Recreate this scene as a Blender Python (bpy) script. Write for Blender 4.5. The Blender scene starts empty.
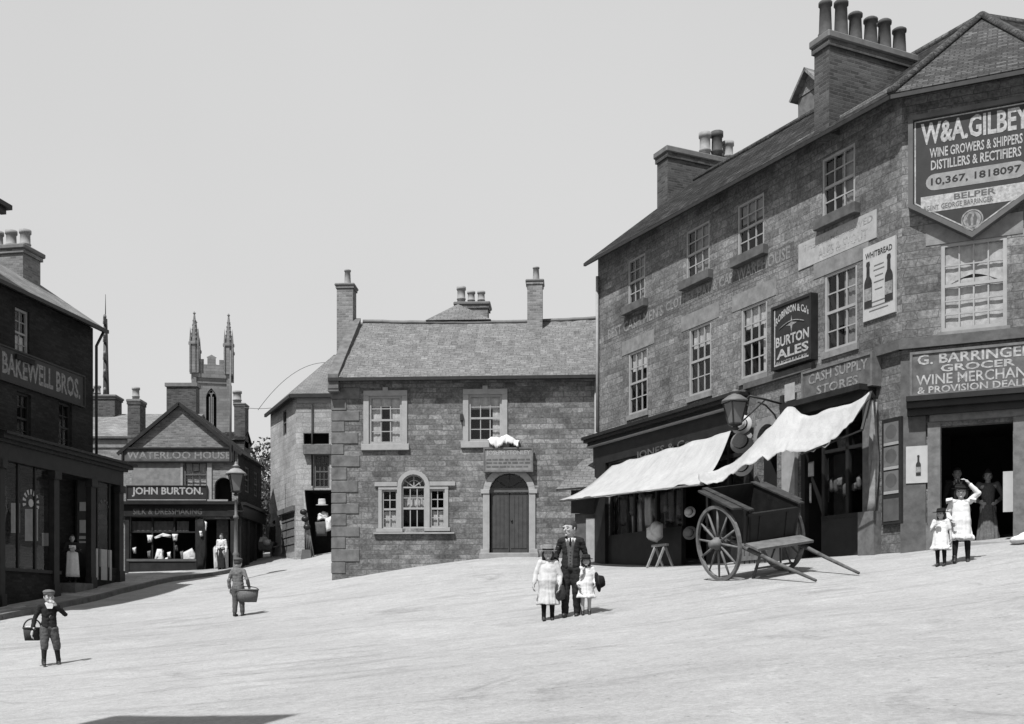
import bpy, bmesh, math, random
import numpy as np
from mathutils import Vector as V, Matrix, noise as mnoise
random.seed(7)
rnd = random.Random(11)
SC = bpy.context.scene
COL = SC.collection
FPX, CX, HY, EYE = 1100.0, 512.0, 617.0, 1.6     # focal length in pixels, centre column, horizon row, eye height

# ------------------------------------------------------------------ layout helpers
def at(px, py, y):
    """surveyed point of the place: bearing of a photo pixel at depth y"""
    return V(((px-CX)/FPX*y, y, EYE+(HY-py)/FPX*y))
class Frame:
    """an upright plane: u runs along it, v is height, w stands out from it"""
    def __init__(s, ox, oy, dx, dy):
        l = math.hypot(dx, dy); s.o = V((ox, oy)); s.d = V((dx/l, dy/l)); s.n = V((dy/l, -dx/l))
    def p(s, u, v, w=0):
        return V((s.o.x+s.d.x*u+s.n.x*w, s.o.y+s.d.y*u+s.n.y*w, v))
    def u(s, px, w=0):
        k = (px-CX)/FPX; bx, by = s.o.x+s.n.x*w, s.o.y+s.n.y*w
        return (k*by-bx)/(s.d.x-k*s.d.y)
    def uv(s, px, py, w=0):
        u = s.u(px, w); y = s.o.y+s.d.y*u+s.n.y*w
        return u, EYE+(HY-py)/FPX*y
    def shift(s, u=0, w=0):
        q = s.p(u, 0, w); return Frame(q.x, q.y, s.d.x, s.d.y)
    def side(s, u):        # frame of the wall turning back at u (facing +u)
        q = s.p(u, 0, 0); return Frame(q.x, q.y, -s.n.x, -s.n.y)

# ------------------------------------------------------------------ terrain
CT = [(0,0,-1.5),(-6,3,-1.85),(6,3,-.75),(0,9,-.8),(-5,12,-1.1),(6,12,.15),(-8,19.3,-.84),(.98,18.5,-.03),(7.6,18.8,.86),
      (3.9,20.5,.69),(-6.5,26.5,.02),(-.06,33.6,1.98),(-5.5,33.6,1.11),(-2.6,33.8,1.55),(2.4,32.8,1.52),(4.9,28,1.36),(7.2,22.6,1.27),(9.2,20.9,1.42),
      (-14,30,-.05),(-12.3,42,1.4),(-14.3,40.3,1.47),(-15.3,45,1.66),(-11.6,45,1.75),(-9.2,48,2.62),(-11.4,50,2.7),(-7,45,2.6),
      (-9.5,60,3.8),(-20,60,3),(12,30,2.2),(14,18,1.9),(-16,33.2,.32),(-11,36,.62),(-16,22,-1.2),(0,45,3.2),(-14,10,-1.9)]
_cp = np.array([(a,b) for a,b,c in CT], float); _cz = np.array([c for a,b,c in CT], float)
def _phi(r):
    return np.where(r > 1e-9, r*r*np.log(np.maximum(r,1e-9)), 0.0)
_n = len(CT); _K = _phi(np.linalg.norm(_cp[:,None]-_cp[None],axis=2)) + np.eye(_n)*6.0
_P = np.hstack([np.ones((_n,1)), _cp]); _A = np.block([[_K,_P],[_P.T,np.zeros((3,3))]])
_w = np.linalg.solve(_A, np.concatenate([_cz, np.zeros(3)]))
def gz(x, y):
    q = np.array([[min(max(x,-20),16), min(max(y,-2),62)]])
    r = _phi(np.linalg.norm(q[:,None]-_cp[None],axis=2))
    return EYE + float((r@_w[:_n] + _w[_n] + q@_w[_n+1:])[0])

# ------------------------------------------------------------------ mesh builder
class MB:
    def __init__(s): s.v=[]; s.f=[]; s.sm=[]
    def add(s, pts, faces, smooth=False):
        b=len(s.v); s.v += [V(p) for p in pts]
        for f in faces: s.f.append([b+i for i in f]); s.sm.append(smooth)
        return s
    def poly(s, pts): return s.add(pts, [list(range(len(pts)))])
    def hexa(s, c):   # 8 corners: bottom 4 then top 4
        return s.add(c, [[3,2,1,0],[4,5,6,7],[0,1,5,4],[1,2,6,5],[2,3,7,6],[3,0,4,7]])
    def box(s, F, u0,u1,v0,v1,w0,w1):
        c=[F.p(u0,v0,w1),F.p(u1,v0,w1),F.p(u1,v0,w0),F.p(u0,v0,w0),F.p(u0,v1,w1),F.p(u1,v1,w1),F.p(u1,v1,w0),F.p(u0,v1,w0)]
        return s.hexa(c)
    def abox(s, x0,x1,y0,y1,z0,z1):
        return s.hexa([V((x0,y0,z0)),V((x1,y0,z0)),V((x1,y1,z0)),V((x0,y1,z0)),V((x0,y0,z1)),V((x1,y0,z1)),V((x1,y1,z1)),V((x0,y1,z1))])
    def prism(s, pts, off):
        """flat outline pts pushed along off"""
        n=len(pts); off=V(off); q=[V(p) for p in pts]
        s.add(q+[p+off for p in q], [list(range(n))[::-1], list(range(n,2*n))]+[[i,(i+1)%n,n+(i+1)%n,n+i] for i in range(n)])
        return s
    def slab(s, pts, t):   # polygon thickened downwards along its normal
        q=[V(p) for p in pts]; n=(q[1]-q[0]).cross(q[2]-q[0]).normalized()
        if n.z<0: n=-n
        return s.prism(q, -n*t)
    def bar(s, a, b, w, h=None):
        a,b=V(a),V(b); h=h or w; d=(b-a).normalized(); x=d.cross(V((0,0,1)))
        if x.length<1e-4: x=V((1,0,0))
        x=x.normalized()*w/2; z=x.cross(d).normalized()*h/2
        return s.hexa([a-x-z,a+x-z,b+x-z,b-x-z,a-x+z,a+x+z,b+x+z,b-x+z])
    def tube(s, pts, rad, seg=8, cap=True, closed=False):
        pts=[V(p) for p in pts]; n=len(pts)
        if not hasattr(rad,'__len__'): rad=[rad]*n
        vs=[]; prev=None
        for i,p in enumerate(pts):
            if closed: d=(pts[(i+1)%n]-pts[i-1]).normalized()
            else: d=(pts[min(i+1,n-1)]-pts[max(i-1,0)]).normalized()
            if prev is None:
                x=d.cross(V((0,0,1)))
                if x.length<1e-3: x=d.cross(V((0,1,0)))
            else: x=prev-d*prev.dot(d)
            x.normalize(); prev=x; y=d.cross(x)
            for k in range(seg):
                a=2*math.pi*k/seg; vs.append(p+(x*math.cos(a)+y*math.sin(a))*rad[i])
        fs=[]
        m=n if closed else n-1
        for i in range(m):
            for k in range(seg):
                j=(i+1)%n; fs.append([i*seg+k,i*seg+(k+1)%seg,j*seg+(k+1)%seg,j*seg+k])
        if cap and not closed: fs += [list(range(seg))[::-1], [(n-1)*seg+k for k in range(seg)]]
        return s.add(vs,fs,True)
    def lathe(s, prof, c, seg=16, axis=None, sx=1, sy=1, smooth=True, rot=0):
        """prof: (r,z) pairs; revolve about z at c, or about the axis vector"""
        c=V(c); vs=[]; n=len(prof)
        if axis is not None:
            ax=V(axis).normalized(); x=ax.cross(V((0,0,1)))
            if x.length<1e-3: x=V((1,0,0))
            x.normalize(); y=ax.cross(x)
        for r,z in prof:
            for k in range(seg):
                a=2*math.pi*k/seg+rot
                vs.append(c+(V((r*math.cos(a)*sx,r*math.sin(a)*sy,z)) if axis is None else x*math.cos(a)*r+y*math.sin(a)*r+ax*z))
        fs=[[i*seg+k,i*seg+(k+1)%seg,(i+1)*seg+(k+1)%seg,(i+1)*seg+k] for i in range(n-1) for k in range(seg)]
        if prof[0][0]>1e-6: fs.append(list(range(seg))[::-1])
        if prof[-1][0]>1e-6: fs.append([(n-1)*seg+k for k in range(seg)])
        return s.add(vs,fs,smooth)
    def cap(s, a, ra, b, rb, seg=10):
        a,b=V(a),V(b); d=b-a; L=d.length
        if L<1e-5: d=V((0,0,1)); L=0
        else: d=d/L
        x=d.cross(V((0,0,1)))
        if x.length<1e-3: x=V((1,0,0))
        x.normalize(); y=d.cross(x)
        prof=[(ra*math.sin(t),-ra*math.cos(t)) for t in (.12,.55,1.05,1.57)]+[(rb*math.cos(t),L+rb*math.sin(t)) for t in (0.0,.52,1.02,1.45)]
        vs=[]
        for r,h in prof:
            for k in range(seg):
                q=2*math.pi*k/seg; vs.append(a+d*h+(x*math.cos(q)+y*math.sin(q))*r)
        n=len(prof)
        fs=[[i*seg+k,i*seg+(k+1)%seg,(i+1)*seg+(k+1)%seg,(i+1)*seg+k] for i in range(n-1) for k in range(seg)]
        fs += [list(range(seg))[::-1],[(n-1)*seg+k for k in range(seg)]]
        return s.add(vs,fs,True)
    def ell(s, c, rx, ry, rz, seg=14, rings=9, M=None):
        c=V(c); vs=[];
        for i in range(rings):
            t=math.pi*(i+.5)/rings
            for k in range(seg):
                q=2*math.pi*k/seg; p=V((rx*math.sin(t)*math.cos(q),ry*math.sin(t)*math.sin(q),-rz*math.cos(t)))
                vs.append(c+(M@p if M else p))
        fs=[[i*seg+k,i*seg+(k+1)%seg,(i+1)*seg+(k+1)%seg,(i+1)*seg+k] for i in range(rings-1) for k in range(seg)]
        fs += [list(range(seg))[::-1],[(rings-1)*seg+k for k in range(seg)]]
        return s.add(vs,fs,True)
    def grid(s, rows, thick=0, smooth=True):
        """rows of points -> sheet, thickened by thick along z-ish normal"""
        n=len(rows); m=len(rows[0]); pts=[V(p) for r in rows for p in r]
        fs=[[i*m+j,i*m+j+1,(i+1)*m+j+1,(i+1)*m+j] for i in range(n-1) for j in range(m-1)]
        if thick:
            nor=[V((0,0,0)) for _ in pts]
            for f in fs:
                k=(pts[f[1]]-pts[f[0]]).cross(pts[f[3]]-pts[f[0]])
                for i in f: nor[i]+=k
            q=[p-(k.normalized() if k.length>0 else V((0,0,1)))*thick for p,k in zip(pts,nor)]
            b=len(pts); fs2=[[i+b for i in f[::-1]] for f in fs]
            ed=[(j,j+1) for j in range(m-1)]+[((n-1)*m+j+1,(n-1)*m+j) for j in range(m-1)]+[((i+1)*m,i*m) for i in range(n-1)]+[(i*m+m-1,(i+1)*m+m-1) for i in range(n-1)]
            fs=fs+fs2+[[b_,a_,a_+b,b_+b] for a_,b_ in ed]; pts=pts+q
        return s.add(pts,fs,smooth)
    def mesh(s, org=V((0,0,0)), name='m', fixn=True):
        me=bpy.data.meshes.new(name)
        me.from_pydata([tuple(p-org) for p in s.v],[],s.f); me.validate()
        if len(me.polygons)==len(s.sm): me.polygons.foreach_set('use_smooth', s.sm)
        if fixn:
            bm=bmesh.new(); bm.from_mesh(me); bmesh.ops.recalc_face_normals(bm,faces=bm.faces); bm.to_mesh(me); bm.free()
        uvmap(me, org)
        return me
    def build(s, name, mat, parent=None, org=None, fixn=True, bevel=0, local=False, **tags):
        if local: org=V((0,0,0))
        elif org is None: org = world_loc(parent) if parent else V((0,0,0))
        me=s.mesh(org,name,fixn); o=bpy.data.objects.new(name,me); COL.objects.link(o); me.materials.append(mat)
        if parent:
            o.parent=parent; o.location=V((0,0,0)) if local else org-world_loc(parent)
        else: o.location=org
        if bevel:
            md=o.modifiers.new('b','BEVEL'); md.width=bevel; md.segments=1; md.limit_method='ANGLE'
        for k,v in tags.items(): o[k]=v
        return o
def split_build(mb,name,mat,parent,step=6,**k):
    """each solid box of the builder becomes its own part"""
    par=list(range(len(mb.v)))
    def find(i):
        while par[i]!=i: par[i]=par[par[i]]; i=par[i]
        return i
    for f in mb.f:
        for q in f[1:]: par[find(f[0])]=find(q)
    gr={}
    for f,s in zip(mb.f,mb.sm): gr.setdefault(find(f[0]),[]).append((f,s))
    for fs in gr.values():
        m=MB(); ix={}
        for f,s in fs:
            for q in f:
                if q not in ix: ix[q]=len(m.v); m.v.append(mb.v[q])
            m.f.append([ix[q] for q in f]); m.sm.append(s)
        o=m.build(name,mat,parent,**k)
    return o
def world_loc(o):
    l=V((0,0,0))
    while o: l=l+o.location; o=o.parent
    return l
def uvmap(me, org):
    uv=me.uv_layers.new(name='UVMap').data
    n=len(me.loops)
    if not n: return
    co=np.zeros(len(me.vertices)*3); me.vertices.foreach_get('co',co); co=co.reshape(-1,3)+np.array(org)
    li=np.zeros(n,int); me.loops.foreach_get('vertex_index',li)
    nr=np.zeros(len(me.polygons)*3); me.polygons.foreach_get('normal',nr); nr=nr.reshape(-1,3)
    lt=np.zeros(len(me.polygons),int); me.polygons.foreach_get('loop_total',lt)
    t=np.stack([-nr[:,1],nr[:,0],np.zeros(len(nr))],1); L=np.linalg.norm(t,axis=1); fl=L<.12
    t[fl]=(1,0,0); L[fl]=1; t/=L[:,None]; b=np.cross(nr,t); b[fl]=(0,1,0)
    T=np.repeat(t,lt,0); B=np.repeat(b,lt,0); P=co[li]
    out=np.stack([(P*T).sum(1),(P*B).sum(1)],1)
    uv.foreach_set('uv',out.astype(np.float32).ravel())
def thing(name,label,cat,loc,group=None,rz=0):
    o=bpy.data.objects.new(name,None); COL.objects.link(o); o.location=loc; o.rotation_euler=(0,0,rz); o.empty_display_size=.2
    o['label']=label; o['category']=cat
    if group: o['group']=group
    return o
def tags(label,cat,group=None):
    d=dict(label=label,category=cat)
    if group: d['group']=group
    return d
def evaluated(o):
    dg=bpy.context.evaluated_depsgraph_get(); dg.update()
    me=bpy.data.meshes.new_from_object(o.evaluated_get(dg)); return me
def remesh(mb, voxel, smooth=2):
    me=mb.mesh(fixn=True); o=bpy.data.objects.new('tmp',me); COL.objects.link(o)
    md=o.modifiers.new('r','REMESH'); md.mode='VOXEL'; md.voxel_size=voxel
    r=evaluated(o); bpy.data.objects.remove(o); bpy.data.meshes.remove(me)
    bm=bmesh.new(); bm.from_mesh(r)
    for _ in range(smooth): bmesh.ops.smooth_vert(bm,verts=bm.verts,factor=.5,use_axis_x=True,use_axis_y=True,use_axis_z=True)
    for f in bm.faces: f.smooth=True
    bm.to_mesh(r); bm.free(); uvmap(r,V((0,0,0)))
    return r
def link(name, me, mat, parent, loc=None, **tg):
    o=bpy.data.objects.new(name,me); COL.objects.link(o); me.materials.clear(); me.materials.append(mat); o.parent=parent
    if loc is not None: o.location=loc
    for k,v in tg.items(): o[k]=v
    return o
_tx={}
def text_pts(s, bold=0.0):
    if (s,bold) in _tx: return _tx[(s,bold)]
    cu=bpy.data.curves.new('t','FONT'); cu.body=s; cu.extrude=.0; cu.offset=bold; cu.resolution_u=2; cu.fill_mode='FRONT'
    o=bpy.data.objects.new('t',cu); COL.objects.link(o); me=evaluated(o)
    vs=[v.co.copy() for v in me.vertices]; fs=[list(p.vertices) for p in me.polygons]
    bpy.data.objects.remove(o); bpy.data.curves.remove(cu); bpy.data.meshes.remove(me)
    _tx[(s,bold)]=(vs,fs); return vs,fs
def lettering(mb, F, lines, w):
    """lines: (text,u0,u1,v0,v1[,bold[,arc]]) fitted into their boxes on plane w"""
    for ln in lines:
        s,u0,u1,v0,v1=ln[:5]; bold=ln[5] if len(ln)>5 else .012; arc=ln[6] if len(ln)>6 else 0
        vs,fs=text_pts(s,bold)
        x0=min(p.x for p in vs); x1=max(p.x for p in vs); y0=min(p.y for p in vs); y1=max(p.y for p in vs)
        q=[]
        for p in vs:
            a=(p.x-x0)/(x1-x0); q.append(F.p(u0+(u1-u0)*a, v0+(v1-v0)*(p.y-y0)/(y1-y0)+arc*(1-(2*a-1)**2), w))
        mb.add(q,fs)
    return mb
def plines(F, L, w, sag=None):
    """photo-measured lettering boxes -> plane boxes: (text,pxL,pxR,pyMid at the middle,height px)"""
    out=[]
    for t,pl,pr,pm,hp,*r in L:
        u0=F.u(pl,w); u1=F.u(pr,w); um,vm=F.uv((pl+pr)/2,pm,w); _,va=F.uv((pl+pr)/2,pm-hp/2,w); h=va-vm
        out.append((t,u0,u1,vm-h,vm+h,*r))
    return out

# ------------------------------------------------------------------ materials (all grey: it is a monochrome photograph)
class NT:
    def __init__(s,name):
        s.m=bpy.data.materials.new(name); s.m.use_nodes=True; s.t=s.m.node_tree; s.t.nodes.clear()
        s.out=s.n('ShaderNodeOutputMaterial'); s.b=s.n('ShaderNodeBsdfPrincipled'); s.l(s.b.outputs[0],s.out.inputs[0])
        s.b.inputs['Specular IOR Level'].default_value=.25
    def n(s,t,**k):
        x=s.t.nodes.new(t)
        for a,b in k.items(): setattr(x,a,b)
        return x
    def l(s,a,b): s.t.links.new(a,b)
    def val(s,x,inp,v): x.inputs[inp].default_value=v; return x
    def co(s,kind='UV',scale=(1,1,1)):
        c=s.n('ShaderNodeTexCoord'); m=s.n('ShaderNodeMapping'); m.inputs['Scale'].default_value=scale; s.l(c.outputs[kind],m.inputs[0]); return m.outputs[0]
    def noise(s,vec,scale,detail=4,rough=.6,dist=0):
        x=s.n('ShaderNodeTexNoise'); s.l(vec,x.inputs['Vector']); x.inputs['Scale'].default_value=scale; x.inputs['Detail'].default_value=detail
        x.inputs['Roughness'].default_value=rough; x.inputs['Distortion'].default_value=dist; return x.outputs['Fac']
    def ramp(s,f,a,b,lo,hi):
        x=s.n('ShaderNodeMapRange'); s.l(f,x.inputs[0]); x.inputs[1].default_value=a; x.inputs[2].default_value=b; x.inputs[3].default_value=lo; x.inputs[4].default_value=hi; return x.outputs[0]
    def math(s,op,a,b):
        x=s.n('ShaderNodeMath',operation=op)
        for i,q in enumerate((a,b)):
            if isinstance(q,(int,float)): x.inputs[i].default_value=q
            else: s.l(q,x.inputs[i])
        return x.outputs[0]
    def grey(s,f):
        s.l(f,s.b.inputs['Base Color'])
    def bump(s,h,strength=.5,dist=.02):
        x=s.n('ShaderNodeBump'); s.l(h,x.inputs['Height']); x.inputs['Strength'].default_value=strength; x.inputs['Distance'].default_value=dist; s.l(x.outputs[0],s.b.inputs['Normal'])
def plain(name, g, rough=.7, var=.18, scale=6, spec=.25, metal=0, bump=0):
    k=NT(name); v=k.co('Object'); a=k.noise(v,scale,5); k.grey(k.math('MULTIPLY',k.ramp(a,.3,.7,1-var,1+var),g*AL))
    k.b.inputs['Roughness'].default_value=rough; k.b.inputs['Specular IOR Level'].default_value=spec; k.b.inputs['Metallic'].default_value=metal
    if bump: k.bump(k.noise(v,scale*4,4),bump,.01)
    return k.m
def masonry(name, g, bw, bh, mortar=.02, mg=None, var=.5, grain=.25, off=.5, rough_edge=.03, bump=.6, stain=.25, coursed=True,irr=0.0,patch=0.0):
    """coursed stone or brick in metres; each block its own tone"""
    g*=AL; mg=mg*AL if mg else mg; k=NT(name); uv=k.co('UV')
    nz=k.n('ShaderNodeTexNoise'); k.l(uv,nz.inputs['Vector']); nz.inputs['Scale'].default_value=3.5; nz.inputs['Detail'].default_value=3
    sub=k.n('ShaderNodeVectorMath',operation='SUBTRACT'); k.l(nz.outputs['Color'],sub.inputs[0]); sub.inputs[1].default_value=(.5,.5,.5)
    sc=k.n('ShaderNodeVectorMath',operation='SCALE'); k.l(sub.outputs[0],sc.inputs[0]); sc.inputs['Scale'].default_value=rough_edge
    src=uv
    if irr:      # uneven course heights and block lengths
        sx=k.n('ShaderNodeSeparateXYZ'); k.l(uv,sx.inputs[0]); cy=k.n('ShaderNodeCombineXYZ'); k.l(sx.outputs[1],cy.inputs[1])
        ny=k.noise(cy.outputs[0],1.7,2); yy=k.math('ADD',sx.outputs[1],k.math('MULTIPLY',k.math('SUBTRACT',ny,.5),irr*1.6))
        c2=k.n('ShaderNodeCombineXYZ'); k.l(k.math('MULTIPLY',sx.outputs[0],.9),c2.inputs[0]); k.l(k.math('MULTIPLY',sx.outputs[1],3.2),c2.inputs[1])
        nx=k.noise(c2.outputs[0],1.0,2); xx=k.math('ADD',sx.outputs[0],k.math('MULTIPLY',k.math('SUBTRACT',nx,.5),irr*2.2))
        c3=k.n('ShaderNodeCombineXYZ'); k.l(xx,c3.inputs[0]); k.l(yy,c3.inputs[1]); src=c3.outputs[0]
    ad=k.n('ShaderNodeVectorMath',operation='ADD'); k.l(src,ad.inputs[0]); k.l(sc.outputs[0],ad.inputs[1])
    br=k.n('ShaderNodeTexBrick'); k.l(ad.outputs[0],br.inputs['Vector']); br.inputs['Scale'].default_value=1
    br.inputs['Brick Width'].default_value=bw; br.inputs['Row Height'].default_value=bh; br.inputs['Mortar Size'].default_value=mortar; br.inputs['Mortar Smooth'].default_value=.4
    br.offset=off; br.inputs['Color1'].default_value=(0,0,0,1); br.inputs['Color2'].default_value=(1,1,1,1); br.inputs['Mortar'].default_value=(.5,.5,.5,1)
    br.inputs['Bias'].default_value=0
    tone=k.ramp(br.outputs['Color'],0,1,1-var/2,1+var/2)
    if coursed:   # a second, larger bond with other tones breaks up the regularity
        b2=k.n('ShaderNodeTexBrick'); k.l(ad.outputs[0],b2.inputs['Vector']); b2.inputs['Scale'].default_value=1; b2.inputs['Brick Width'].default_value=bw*1.61; b2.inputs['Row Height'].default_value=bh
        b2.inputs['Mortar Size'].default_value=0; b2.offset=.37; b2.inputs['Color1'].default_value=(0,0,0,1); b2.inputs['Color2'].default_value=(1,1,1,1)
        tone=k.math('MULTIPLY',tone,k.ramp(b2.outputs['Color'],0,1,1-var/3,1+var/3))
    gr=k.ramp(k.noise(uv,14,6,.7),.3,.7,1-grain,1+grain); st=k.ramp(k.noise(uv,.55,5,.6,.4),.3,.7,1-stain,1+stain)
    if patch: gr=k.math('MULTIPLY',gr,k.ramp(k.noise(uv,3.2,6,.75,.8),.35,.65,1-patch,1+patch))
    t=k.math('MULTIPLY',k.math('MULTIPLY',tone,gr),k.math('MULTIPLY',st,g))
    mx=k.n('ShaderNodeMix',data_type='FLOAT'); k.l(br.outputs['Fac'],mx.inputs[0]); k.l(t,mx.inputs[2])
    if mg is None: mg=g*.75
    k.l(k.math('MULTIPLY',st,mg),mx.inputs[3]); k.grey(mx.outputs[0])
    h=k.math('ADD',k.math('MULTIPLY',br.outputs['Fac'],-1.0),k.math('MULTIPLY',k.noise(uv,22,5,.7),.8)); k.bump(h,bump,.025)
    k.b.inputs['Roughness'].default_value=.9; k.b.inputs['Specular IOR Level'].default_value=.15
    return k.m
def glassy(name, tint=.75, gl=.12):
    k=NT(name); k.t.nodes.remove(k.b)
    tr=k.n('ShaderNodeBsdfTransparent'); tr.inputs[0].default_value=(tint,tint,tint,1); g=k.n('ShaderNodeBsdfGlossy'); g.inputs['Roughness'].default_value=.03; g.inputs[0].default_value=(.9,.9,.9,1)
    fr=k.n('ShaderNodeLayerWeight'); fr.inputs[0].default_value=.5; nz=k.noise(k.co('UV'),1.2,2); bp=k.n('ShaderNodeBump'); k.l(nz,bp.inputs['Height']); bp.inputs['Strength'].default_value=.08; bp.inputs['Distance'].default_value=.05
    k.l(bp.outputs[0],g.inputs['Normal'])
    mx=k.n('ShaderNodeMixShader'); k.l(k.math('ADD',k.math('MULTIPLY',k.math('POWER',fr.outputs[1],4.0),.55),.035+gl),mx.inputs[0]); k.l(tr.outputs[0],mx.inputs[1]); k.l(g.outputs[0],mx.inputs[2]); k.l(mx.outputs[0],k.out.inputs[0])
    return k.m
M={}
AL=.61
M['stone_main']=masonry('coursed_gritstone',.195,.43,.17,.008,.13,var=.46,grain=.55,stain=.42,irr=.11,patch=.26,bump=.6,rough_edge=.035)
M['stone_house']=masonry('rubble_gritstone',.2,.38,.16,.01,.15,var=.56,grain=.5,rough_edge=.05,bump=.6,stain=.42,irr=.15,patch=.3)
M['ashlar']=plain('ashlar_dressings',.25,.9,.25,5,.15,bump=.3)
M['band']=masonry('paint_darkened_stone',.16,.5,.19,.01,.09,var=.4,grain=.5,stain=.35,irr=.16,patch=.2)
M['ashlar_dark']=plain('sooty_dressings',.12,.9,.3,5,.15,bump=.3)
M['quoin']=plain('quoin_stone',.17,.9,.35,4,.15,bump=.5)
M['brick']=masonry('dark_brick',.095,.23,.078,.009,.13,var=.7,coursed=False,rough_edge=.01,bump=.5)
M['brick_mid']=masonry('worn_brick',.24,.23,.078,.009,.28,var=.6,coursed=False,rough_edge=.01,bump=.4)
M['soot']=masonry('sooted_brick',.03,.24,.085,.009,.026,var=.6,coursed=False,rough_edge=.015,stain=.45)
M['render']=masonry('limewashed_rubble',.4,.5,.22,.012,.3,var=.22,grain=.3,stain=.25,irr=.2,patch=.15,bump=.5)
M['slate']=masonry('stone_slates',.21,.24,.15,.01,.14,var=.26,coursed=True,rough_edge=.02,bump=.8,stain=.28)
M['slate_pale']=masonry('weathered_slates',.23,.28,.2,.012,.18,var=.35,rough_edge=.02,bump=.6)
M['tile']=masonry('dark_clay_tiles',.034,.24,.17,.02,.012,var=1.2,grain=.6,rough_edge=.06,bump=1.0,stain=.5,patch=.4)
M['tile_hip']=masonry('hip_clay_tiles',.088,.2,.13,.012,.05,var=.7,grain=.5,rough_edge=.03,bump=1.0,stain=.3)
M['white']=plain('weathered_white_paint',.38,.6,.12,5)
M['cream']=plain('pale_paint',.36,.6,.15,5)
M['black']=plain('black_paint',.022,.45,.35,4)
M['dark']=plain('dark_paint',.026,.5,.3,4)
M['mid']=plain('drab_paint',.11,.6,.25,3)
M['woodmid']=plain('worn_wood',.16,.75,.3,7,bump=.2)
M['woodpale']=plain('grey_weathered_wood',.3,.8,.25,7,bump=.2)
M['door']=plain('door_paint',.065,.55,.25,5)
M['iron']=plain('cast_iron',.03,.5,.3,8)
M['lead']=plain('grey_lead',.17,.6,.2,6)
M['glass']=glassy('window_glass',.86,.0)
M['lampglass']=plain('frosted_lamp_glass',.2,.25,.1,3,.5)
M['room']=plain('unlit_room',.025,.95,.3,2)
M['lace']=plain('lace_curtain',.6,.9,.25,9)
M['lace_dim']=plain('drab_blind',.28,.9,.25,9)
def canvasmat():
    k=NT('awning_canvas'); uv=k.co('UV'); v=k.co('Object'); st=k.co('UV',(3.5,.7,1))
    f=k.math('MULTIPLY',k.math('MULTIPLY',k.ramp(k.noise(v,1.3,6,.7),.32,.68,.86,1.05),k.ramp(k.noise(st,1.2,5,.7),.35,.7,1.04,.87)),k.math('MULTIPLY',k.ramp(k.noise(uv,40,3,.7),.3,.7,.93,1.06),.33)); k.grey(f); k.b.inputs['Roughness'].default_value=.95; k.b.inputs['Specular IOR Level'].default_value=.05
    k.bump(k.math('ADD',k.noise(uv,30,3),k.math('MULTIPLY',k.noise(v,3,4),2.0)),.4,.02); return k.m
M['canvas']=canvasmat()
M['pot_light']=plain('buff_chimney_pot',.33,.8,.2,6)
M['pot_dark']=plain('sooty_chimney_pot',.085,.8,.3,6)
M['cloth_white']=plain('white_cotton',.78,.95,.1,14,.1,bump=.3)
M['cloth_pale']=plain('pale_cotton',.64,.95,.12,14,.1,bump=.3)
M['cloth_grey']=plain('grey_tweed',.11,.95,.3,40,.1,bump=.3)
M['cloth_mid']=plain('mid_grey_wool',.17,.95,.25,30,.1,bump=.3)
M['cloth_dark']=plain('dark_wool',.03,.95,.35,30,.1,bump=.3)
M['cloth_black']=plain('black_wool',.016,.95,.3,30,.1,bump=.2)
M['skin']=plain('skin',.48,.6,.06,9,.3)
M['hair']=plain('brown_hair',.045,.7,.4,60,.3)
M['leather']=plain('dark_leather',.028,.5,.3,20,.4)
M['straw']=plain('straw',.22,.85,.25,60)
M['wicker']=plain('dark_wicker',.05,.8,.5,50,bump=.6)
M['wickermid']=plain('grey_wicker',.15,.8,.5,50,bump=.6)
M['sign_dark']=plain('dark_sign_board',.03,.5,.25,4)
M['sign_mid']=plain('grey_sign_board',.12,.7,.4,5)
M['gilt']=plain('pale_letter_paint',.42,.7,.4,16)
M['faded']=plain('faded_letter_paint',.27,.9,.5,14)
M['ink']=plain('poster_ink',.03,.8,.3,9)
M['paper']=plain('paper',.5,.9,.08,6)
M['faded_wall']=plain('faded_wall_lettering',.25,.9,.35,9)
M['faded_white']=plain('worn_whitewash',.42,.9,.16,5)
M['cart_dull']=plain('cart_dull_wood',.11,.8,.5,7,bump=.3)
M['cart_mid']=plain('cart_scuffed_paint',.045,.7,.5,6,bump=.3)
M['cart']=plain('cart_dark_paint',.015,.5,.45,5,bump=.2)
M['cartwood']=plain('cart_bare_wood',.17,.8,.3,8,bump=.3)
M['church']=masonry('church_stone',.21,1.1,.4,.03,.15,var=.25,grain=.15,bump=.2,stain=.15)
M['bark']=plain('bark',.06,.9,.3,6,bump=.5)

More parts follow.
